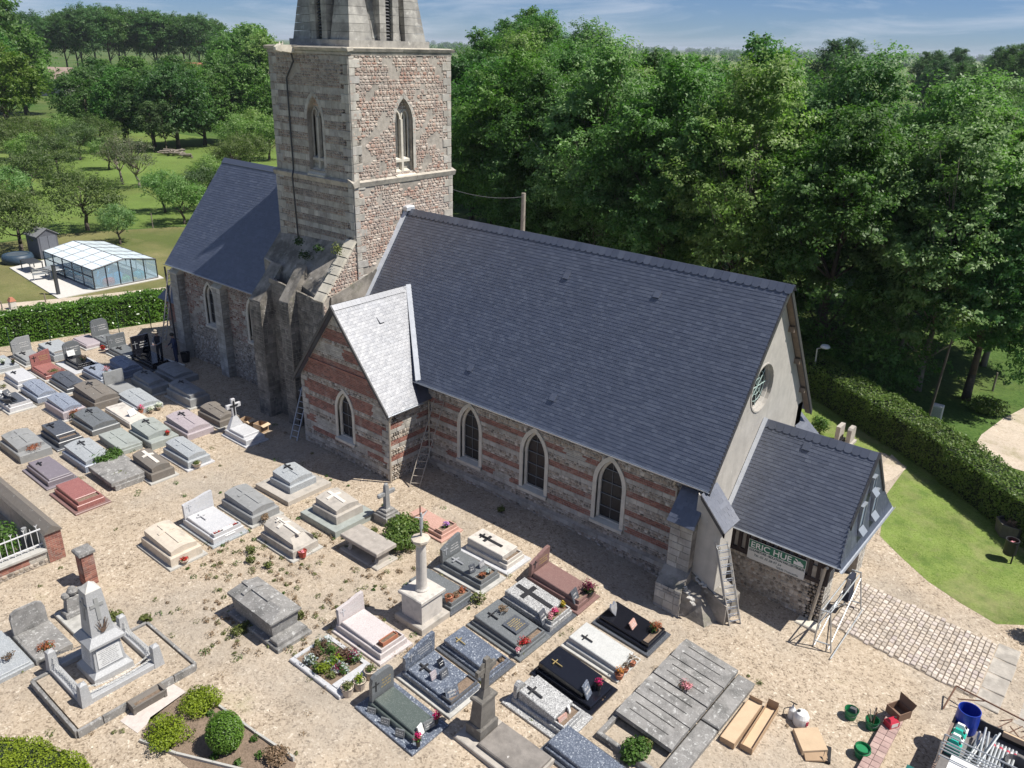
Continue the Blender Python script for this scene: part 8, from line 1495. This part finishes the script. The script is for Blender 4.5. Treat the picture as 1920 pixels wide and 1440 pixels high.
# ================================================================ left side: barrel, workers, posts
p=gp(531,758); r=thing('water_butt','blue plastic water butt beside the tower buttress','barrel',(p.x-.1,p.y-.1,0)); q=MB(); q.lathe([(0,0),(.3,0),(.35,.4),(.33,.9),(.3,.92),(.27,.92),(.27,.1),(0,.1)],(0,0,0),20); q.build('drum',mat('blue_plastic'),r)
p=gp(349,678); r=thing('black_bucket','black bucket on the gravel beside the chancel','bucket',(p.x,p.y,0)); q=MB(); q.lathe([(0,0),(.2,0),(.26,.55),(.24,.55),(.19,.04),(0,.04)],(0,0,0),16); q.build('pail',M_blackpot,r); q=MB(); q.path([(.25*math.cos(t),.0,.5+.12*math.sin(t)) for t in np.linspace(0,math.pi,7)],.008,5); q.build('handle',M_bar,r)
a,b=gp(309,675),gp(346,687); r=wthing('white_board','long white board lying on the gravel behind the workmen','board',tuple(a)); q=MB(); d=(b-a).normalized(); s=Vector((-d.y,d.x,0))*.07; q.hexa([a-s,b-s,b+s,a+s,a-s+Z1*.08,b-s+Z1*.08,b+s+Z1*.08,a+s+Z1*.08]); q.build('board',M_whitepl,r)
p=gp(349,657); r=wthing('leaning_plank','weathered plank leaning on the chancel pilaster','plank',tuple(p)); a=Vector((p.x,p.y-.05,0)); b=Vector((p.x+.5,YW-.44,2.0)); s=Vector((.1,0,0)); n=Vector((0,.02,.01)); q=MB(); q.hexa([a-s-n,a+s-n,a+s+n,a-s+n,b-s-n,b+s-n,b+s+n,b-s+n]); q.build('board',M_oldwood,r)
for k,(u,v) in enumerate(((22,660),(95,642),(160,632),(224,624),(284,617),(-20,668))):
    p=gp(u,v); r=thing('fence_post','thin dark green wire fence post before the laurel hedge','post',(p.x,p.y,0),0,'fence posts before the laurel hedge'); q=MB(); q.tube((0,0,-.1),(0,0,1.45),.026,n=6); q.build('post',mat('green_metal',(.015,.05,.03),.1,5,.5,.1),r); q=MB(); q.tube((0,0,1.45),(0,0,1.47),.03,.01,n=6); q.build('cap',mat('green_metal'),r)
def person(label,p,rz,joints,radii,edges,cols,head,extra=None):
    r=thing('person',label,'person',p,rz); me=bpy.data.meshes.new('body'); me.from_pydata(joints,edges,[]); o=bpy.data.objects.new('body_tmp',me); COL.objects.link(o)
    md=o.modifiers.new('s','SKIN'); sv=me.skin_vertices[0].data
    for i,(a,b) in enumerate(radii): sv[i].radius=(a,b)
    sv[0].use_root=True; sd=o.modifiers.new('d','SUBSURF'); sd.levels=2; sd.render_levels=2; bpy.context.view_layer.update()
    m2=bpy.data.meshes.new_from_object(o.evaluated_get(bpy.context.evaluated_depsgraph_get())); bpy.data.objects.remove(o); m2.materials.clear()
    for c in cols: m2.materials.append(c)
    for f in m2.polygons: f.material_index=extra(f.center); f.use_smooth=True
    mesh_obj('body',m2,r); return r
M_skin=mat('skin',(.45,.27,.20),.05,6,.6,.05); M_cl1=mat('dark_vest_cloth',(.02,.02,.025),.2,9,.9,.3); M_cl2=mat('grey_shirt_cloth',(.22,.22,.23),.2,9,.9,.3); M_cl3=mat('navy_work_cloth',(.03,.04,.085),.2,9,.9,.3); M_cl4=mat('dark_trousers',(.03,.03,.035),.2,9,.9,.3)
J=[(0,0,.95),(0,0,1.15),(.03,0,1.38),(.05,0,1.48),(.08,0,1.56),(.10,0,1.66),(.10,0,1.74), (.02,-.19,1.38),(.12,-.25,1.15),(.33,-.12,1.08),(.42,-.06,1.08), (.02,.19,1.38),(.12,.25,1.15),(.33,.12,1.08),(.42,.06,1.08), (0,-.1,.9),(.02,-.12,.5),(0,-.13,.09),(.12,-.14,.04), (0,.1,.9),(.02,.12,.5),(0,.13,.09),(.12,.14,.04)]
RD=[(.15,.17),(.14,.17),(.13,.18),(.06,.06),(.06,.06),(.095,.08),(.07,.06),(.07,.07),(.05,.05),(.04,.04),(.035,.045),(.07,.07),(.05,.05),(.04,.04),(.035,.045),(.1,.1),(.07,.07),(.05,.05),(.04,.05),(.1,.1),(.07,.07),(.05,.05),(.04,.05)]
EG=[(0,1),(1,2),(2,3),(3,4),(4,5),(5,6),(2,7),(7,8),(8,9),(9,10),(2,11),(11,12),(12,13),(13,14),(0,15),(15,16),(16,17),(17,18),(0,19),(19,20),(20,21),(21,22)]
def pm1(c): return 0 if c.z>1.5 or c.x>.36 else (3 if c.z<.92 else (2 if abs(c.y)>.18 or c.x>.2 else 1))
p=gp(302,676); w1=person('person in a hat and dark vest looking at a paper held in both hands','%s'%'' or (p.x,p.y,0),R(-60),J,RD,EG,[M_skin,M_cl1,M_cl2,M_cl4],None,pm1) if False else person('person in a pale hat and dark vest looking at a paper',(p.x,p.y,0),R(-60),J,RD,EG,[M_skin,M_cl1,M_cl2,M_cl4],None,pm1)
def face(w,hair,hat=None):
    q=MB(); 
    for s in (-1,1): q.lathe([(0,-.012),(.012,0),(0,.012)],(.19,s*.035,1.67),8)
    q.build('eyes',M_blackpot,w); q=MB(); q.add([(.19,-.015,1.63),(.19,.015,1.63),(.225,0,1.625),(.195,0,1.67)],[(0,1,2),(0,2,3),(1,3,2),(0,3,1)]); q.build('nose',M_skin,w); q=MB(); q.box(.18,.192,-.025,.025,1.59,1.6); q.build('mouth',mat('lip',(.35,.12,.1),0,1,.6,0),w)
    q=MB(); q.lathe([(.112,-.02),(.118,.04),(.1,.1),(.05,.135),(0,.14)],(.085,0,1.66),14); q.build('hair',hair,w)
    if hat: q=MB(); q.lathe([(.21,.0),(.215,.012),(.12,.03),(.125,.1),(.1,.14),(0,.15)],(.1,0,1.73),16); q.build('hat',hat,w)
    hb=MB()
    for s in (-1,1):
        for k in range(4): a=Vector((.43,s*.06+.022*(k-1.5),1.08)); hb.tube(a,a+Vector((.06+.008*(k in(1,2)),0,-.005)),.010,.009,6); hb.tube(a+Vector((.06,0,-.005)),a+Vector((.085,-s*.008,-.03)),.009,.007,6)
        a=Vector((.40,s*.03,1.09)); hb.tube(a,a+Vector((.05,-s*.025,.01)),.011,.009,6)
    hb.build('fingers',M_skin,w)
face(w1,mat('hair_brown',(.08,.05,.03),.2,9,.8,.2),mat('straw_hat',(.36,.31,.24),.2,9,.9,.3))
r=thing('paper_sheet','small white paper held by the person in the hat','paper',w1.location+Vector((0,0,0)),R(-60)); q=MB(); q.hexa([(.44,-.09,1.07),(.62,-.09,1.10),(.62,.09,1.10),(.44,.09,1.07),(.44,-.09,1.075),(.62,-.09,1.105),(.62,.09,1.105),(.44,.09,1.075)]); q.build('sheet',M_whitepl,r)
J2=[Vector(j) for j in J]; J2[13]=Vector((.3,.38,1.05)); J2[14]=Vector((.38,.44,1.06)); J2=[tuple(j) for j in J2]
p=gp(321,682); w2=person('person in navy work clothes standing beside the roof ladder',(p.x+.1,p.y+.3,0),R(-100),J2,RD,EG,[M_skin,M_cl3,M_cl3,M_cl3],None,lambda c:0 if c.z>1.5 or (c.x>.33 and c.z>1) else (3 if c.z<.92 else 1)); face(w2,mat('hair_dark',(.03,.025,.02),.2,9,.8,.2))
# ================================================================ pool garden
M_slab=mat('pale_paving',(.56,.54,.50),.08,4,.8,.15); M_frame=mat('dark_grey_frame',(.045,.05,.06),.05,4,.45,.03); M_roofp=mat('milky_roof_panel',(.74,.83,.88),.04,3,.2,.02,spec=.6)
def glassm():
    m=bpy.data.materials.new('clear_glazing'); m.use_nodes=True; nt=m.node_tree; b=nt.nodes['Principled BSDF']; b.inputs['Base Color'].default_value=(.55,.68,.78,1); b.inputs['Roughness'].default_value=.08; t=nt.nodes.new('ShaderNodeBsdfTransparent'); t.inputs[0].default_value=(.85,.92,.96,1); x=nt.nodes.new('ShaderNodeMixShader'); x.inputs[0].default_value=.72; nt.links.new(b.outputs[0],x.inputs[1]); nt.links.new(t.outputs[0],x.inputs[2]); nt.links.new(x.outputs[0],nt.nodes['Material Output'].inputs[0]); return m
M_clear=glassm()
ps=[gp(18,503),gp(110,561),gp(307,522),gp(200,462)]; 
r=wthing('pool_terrace','pale paved terrace under the pool enclosure','terrace',tuple(gp(150,520))); q=MB(); q.hexa([(p.x,p.y,-.1) for p in ps]+[(p.x,p.y,.06) for p in ps]); q.build('paving',M_slab,r)
fl_,fr_,bl_=gp(172,545),gp(299,523),gp(92,506); ex1=(fl_.x+fr_.x)/2; ey0=(fl_.y+bl_.y)/2; ey1=fr_.y; ex0=bl_.x; zr=.06
PE=wthing('pool_enclosure','glazed low pool enclosure with milky roof panels and dark frames','pool enclosure',((ex0+ex1)/2,(ey0+ey1)/2,0)); H0,H1=1.5,1.92; ym=(ey0+ey1)/2; NM=5
for i in range(NM+1):
    x=ex0+(ex1-ex0)*i/NM
    for a,b in (((x,ey0,zr),(x,ey0,H0)),((x,ey1,zr),(x,ey1,H0)),((x,ey0,H0),(x,ym,H1)),((x,ym,H1),(x,ey1,H0))): q=MB(); q.tube(a,b,.05,n=4); q.build('frame_bar',M_frame,PE)
for y,z in ((ey0,H0),(ey1,H0),(ym,H1),(ey0,zr+.05),(ey1,zr+.05),(ey0,.95)): q=MB(); q.tube((ex0,y,z),(ex1,y,z),.045,n=4); q.build('frame_bar',M_frame,PE)
for i in range(NM):
    xa,xb2=ex0+(ex1-ex0)*i/NM+.05,ex0+(ex1-ex0)*(i+1)/NM-.05
    for y0_,z0_,y1_,z1_ in ((ey0,H0,ym,H1),(ym,H1,ey1,H0)):
        for k in range(3):
            t0,t1=k/3+.01,(k+1)/3-.01; q=MB(); ya1,za1,yb1,zb1=y0_+(y1_-y0_)*t0,z0_+(z1_-z0_)*t0,y0_+(y1_-y0_)*t1,z0_+(z1_-z0_)*t1; q.hexa([(xa,ya1,za1-.01),(xb2,ya1,za1-.01),(xb2,yb1,zb1-.01),(xa,yb1,zb1-.01),(xa,ya1,za1+.015),(xb2,ya1,za1+.015),(xb2,yb1,zb1+.015),(xa,yb1,zb1+.015)]); q.build('roof_pane',M_roofp,PE)
    for za1,zb1 in ((zr+.1,.9),(1.0,H0-.05)): q=MB(); q.box(xa,xb2,ey0-.012,ey0+.012,za1,zb1); q.build('side_pane',M_clear,PE); q=MB(); q.box(xa,xb2,ey1-.012,ey1+.012,za1,zb1); q.build('side_pane',M_clear,PE)
for k in range(5):
    ya1,yb1=ey0+(ey1-ey0)*k/5,ey0+(ey1-ey0)*(k+1)/5; ht=lambda y:H0+(H1-H0)*(1-abs(y-ym)/(ym-ey0)); q=MB(); q.hexa([(ex1-.01,ya1+.05,zr),(ex1+.01,ya1+.05,zr),(ex1+.01,yb1-.05,zr),(ex1-.01,yb1-.05,zr),(ex1-.01,ya1+.05,ht(ya1)-.08),(ex1+.01,ya1+.05,ht(ya1)-.08),(ex1+.01,yb1-.05,ht(yb1)-.08),(ex1-.01,yb1-.05,ht(yb1)-.08)]); q.build('end_pane',M_clear,PE)
    q=MB(); q.tube((ex1,ya1,zr),(ex1,ya1,ht(ya1)),.045,n=4); q.build('frame_bar',M_frame,PE)
q=MB(); q.tube((ex1,ey0,zr+.05),(ex1,ey1,zr+.05),.05,n=4); q.build('frame_bar',M_frame,PE)
q=MB(); q.box(ex0+.5,ex1-.9,ey0+.9,ey1-.9,zr+.004,zr+.03); q.build('pool_water',mat('pool_water',(.03,.28,.46),.1,2,.05,.15,6),PE)
for lb,m_,dx,dy,s in (('bright blue inflatable panel inside the pool enclosure',mat('sky_blue_vinyl',(.05,.38,.68),.05,3,.4,.03),-.55,1.35,(.12,1.0,1.25)),('turquoise inflatable ring inside the pool enclosure',mat('turquoise_vinyl',(.02,.35,.42),.05,3,.4,.03),-.7,3.5,(.5,.5,.7)),('green inflatable toy inside the pool enclosure',mat('green_vinyl',(.10,.36,.12),.05,3,.4,.03),-.9,2.5,(.5,.5,.45)),('red and white towel chair inside the pool enclosure',mat('red_vinyl',(.5,.05,.06),.05,3,.5,.03),-.4,1.2,(.25,.45,.6)),('yellow float inside the pool enclosure',mat('yellow_vinyl',(.55,.38,.04),.05,3,.4,.03),-.45,3.4,(.2,.45,.3))):
    o=thing('pool_toy',lb,'pool toy',(ex1+dx,ey0+dy,zr)); q=MB(); q.lathe([(0,0),(s[0]*.7,0),(s[0],s[2]*.25),(s[0],s[2]*.75),(s[0]*.6,s[2]),(0,s[2])],(0,0,0),12,1,s[1]/s[0]); q.build('body',m_,o,smooth=True); q=MB(); q.lathe([(0,0),(.04,0),(.04,.04),(0,.05)],(0,0,s[2]),8); q.build('valve',M_whitepl,o)
p=gp(35,492); r=thing('hot_tub','round dark blue inflatable hot tub on the pool terrace','hot tub',(p.x,p.y,.0)); q=MB(); n=24; pr=[(1.0,.0),(1.12,.1),(1.14,.4),(1.05,.68),(.85,.72),(.75,.6),(.74,.3),(0,.3)]; q.lathe(pr,(0,0,0),n); q.build('tub_wall',mat('navy_vinyl',(.03,.055,.085),.1,4,.5,.05),r,smooth=True); q=MB(); q.lathe([(0,.62),(.8,.62),(.78,.66),(0,.7)],(0,0,0),n); q.build('cover',mat('tub_cover',(.07,.09,.11),.1,4,.6,.05),r)
def table(name,label,u,v,l,w,m,rz=0.):
    p=gp(u,v); r=thing(name,label,'table',(p.x,p.y,.06),rz); q=MB(); q.cbox(-l/2,l/2,-w/2,w/2,.70,.75,.01); q.build('top',m,r)
    for sx_ in (-1,1):
        for sy_ in (-1,1): q=MB(); q.box(sx_*(l/2-.06)-.03,sx_*(l/2-.06)+.03,sy_*(w/2-.06)-.03,sy_*(w/2-.06)+.03,0,.70); q.build('leg',M_frame,r)
table('garden_table','dark garden table beside the hot tub',62,508,1.8,1.0,M_frame); table('garden_table','pale garden table beside the railing benches',105,522,1.6,.9,M_galv)
for u,v,lb in ((80,525,'light metal garden bench facing the dark table'),(118,520,'light metal garden bench close to the enclosure')):
    p=gp(u,v); r=thing('garden_bench',lb,'bench',(p.x,p.y,.06),R(75)); q=MB(); q.cbox(-.6,.6,-.2,.2,.4,.44,.01); q.build('seat',M_galv,r)
    for k in range(3): q=MB(); q.box(-.6,.6,-.22,-.19,.52+k*.13,.58+k*.13); q.build('back_slat',M_galv,r)
    for sx_ in (-.55,.55):
        for sy_ in (-.2,.18): q=MB(); q.box(sx_-.02,sx_+.02,sy_-.02,sy_+.02,0,.4 if sy_>0 else .92); q.build('leg',M_galv,r)
p=gp(110,553); r=thing('garden_post','black square post standing on the terrace corner','post',(p.x,p.y,0)); q=MB(); q.box(-.1,.1,-.1,.1,0,2.1); q.build('post',M_frame,r); q=MB(); q.box(-.12,.12,-.12,.12,2.1,2.14); q.build('cap',M_frame,r)
p=gp(85,480); r=thing('garden_shed','narrow dark grey garden shed with pitched roof','shed',(p.x,p.y,0),.1); M_shed=mat('shed_grey',(.10,.105,.125),.1,4,.7,.1); q=MB(); q.prism([(-.8,0),(.8,0),(.8,1.9),(0,2.35),(-.8,1.9)],lambda a,b,d:(d,a,b),-.9,.9); q.build('walls',M_shed,r)
for s in (-1,1): q=MB(); q.hexa([(-1,s*.95,1.8),(1,s*.95,1.8),(1,0,2.36),(-1,0,2.36),(-1,s*.95,1.86),(1,s*.95,1.86),(1,0,2.42),(-1,0,2.42)]); q.build('roof_panel',mat('shed_roof',(.20,.205,.215),.1,4,.7,.1),r)
q=MB(); q.box(.9,.93,-.65,-.02,.05,1.8); q.build('door',mat('shed_door',(.14,.15,.175),.1,4,.7,.1),r); q=MB(); q.box(.9,.93,.02,.65,.05,1.8); q.build('door',mat('shed_door'),r)
p=gp(25,579); r=thing('barbecue','small brick and white masonry barbecue beside the lane','barbecue',(p.x,p.y,0)); r.scale=(.6,.6,.6); q=MB(); q.cbox(-.35,.35,-.3,.3,0,.75,.02); q.build('base',M_slab,r); q=MB(); q.hexa([(-.4,-.35,.9),(.4,-.35,.9),(.4,.35,.9),(-.4,.35,.9),(-.2,-.15,1.3),(.2,-.15,1.3),(.2,.15,1.3),(-.2,.15,1.3)]); q.build('hood',M_terra,r); q=MB(); q.box(-.35,-.28,-.3,.3,.75,.9); q.box(.28,.35,-.3,.3,.75,.9); q.build('cheeks',M_slab,r)
for u,v in ((287,428),(5,582),(86,567)): p=gp(u,v); r=thing('garden_stake','pale wooden stake standing in the garden grass','stake',(p.x,p.y,0),0,'pale stakes in the garden'); q=MB(); q.tube((0,0,-.1),(0,0,1.4 if u==287 else .6),.05,.04,6); q.build('stake',M_barkl,r); q=MB(); q.tube((0,0,1.4 if u==287 else .6),(0,0,1.45 if u==287 else .64),.04,.01,6); q.build('tip',M_barkl,r)
p=gp(332,292); r=thing('log_pile','pile of cut pale logs and brushwood at the orchard edge','log pile',(p.x,p.y,0)); rd=random.Random(8)
for k in range(22): a=Vector((rd.uniform(-3.5,3.5),rd.uniform(-1,1),rd.uniform(.15,.8))); d=Vector((rd.uniform(-1,1),rd.uniform(-1,1),rd.uniform(-.1,.1))).normalized(); q=MB(); q.tube(a-d*.9,a+d*.9,.16,.13,7); q.build('log',M_barkl,r)
def farm(label,u,v,l,w,h,rh,rz,roofc,wallc):
    p=gp(u,v); r=thing('farm_building',label,'barn',(p.x,p.y,0),rz); q=MB(); q.box(-l/2,l/2,-w/2,w/2,0,h); q.build('wall',mat('barnwall_%d'%u,wallc,.15,.5,.9,.1),r); m_=mat('barnroof_%d'%u,roofc,.2,.4,.85,.1)
    for s in (-1,1): q=MB(); q.hexa([(-l/2-.5,s*(w/2+.5),h-.2),(l/2+.5,s*(w/2+.5),h-.2),(l/2+.5,0,h+rh),(-l/2-.5,0,h+rh),(-l/2-.5,s*(w/2+.5),h),(l/2+.5,s*(w/2+.5),h),(l/2+.5,0,h+rh+.2),(-l/2-.5,0,h+rh+.2)]); q.build('roof_slope',m_,r)
    for k in range(3): q=MB(); q.box(-l/4+k*l/4-.9,-l/4+k*l/4+.9,-w/2-.05,-w/2-.01,.2,2.4); q.build('door',M_frame,r)
farm('long barn with weathered brown roof among the far trees',92,178,16,9,4.5,3,R(35),(.34,.25,.21),(.35,.34,.32)); farm('farmhouse with red tiled roof half hidden by the far trees',388,163,14,8,4.5,3.4,R(30),(.42,.16,.10),(.6,.58,.55))
# ================================================================ haze
q=MB(); q.box(-9100,9100,-400,14100,-3.,44.)
hm=bpy.data.materials.new('haze_air'); hm.use_nodes=True; hm.node_tree.nodes.clear(); pv=hm.node_tree.nodes.new('ShaderNodeVolumePrincipled'); pv.inputs['Color'].default_value=(.80,.88,1,1); pv.inputs['Density'].default_value=.0001; ho=hm.node_tree.nodes.new('ShaderNodeOutputMaterial'); hm.node_tree.links.new(pv.outputs[0],ho.inputs['Volume'])
hz_=q.build('haze',hm,None,kind='stuff',label='faint blue summer haze in the air')
# ================================================================ end
for o in bpy.data.objects:
    if '_w' in o: del o['_w']
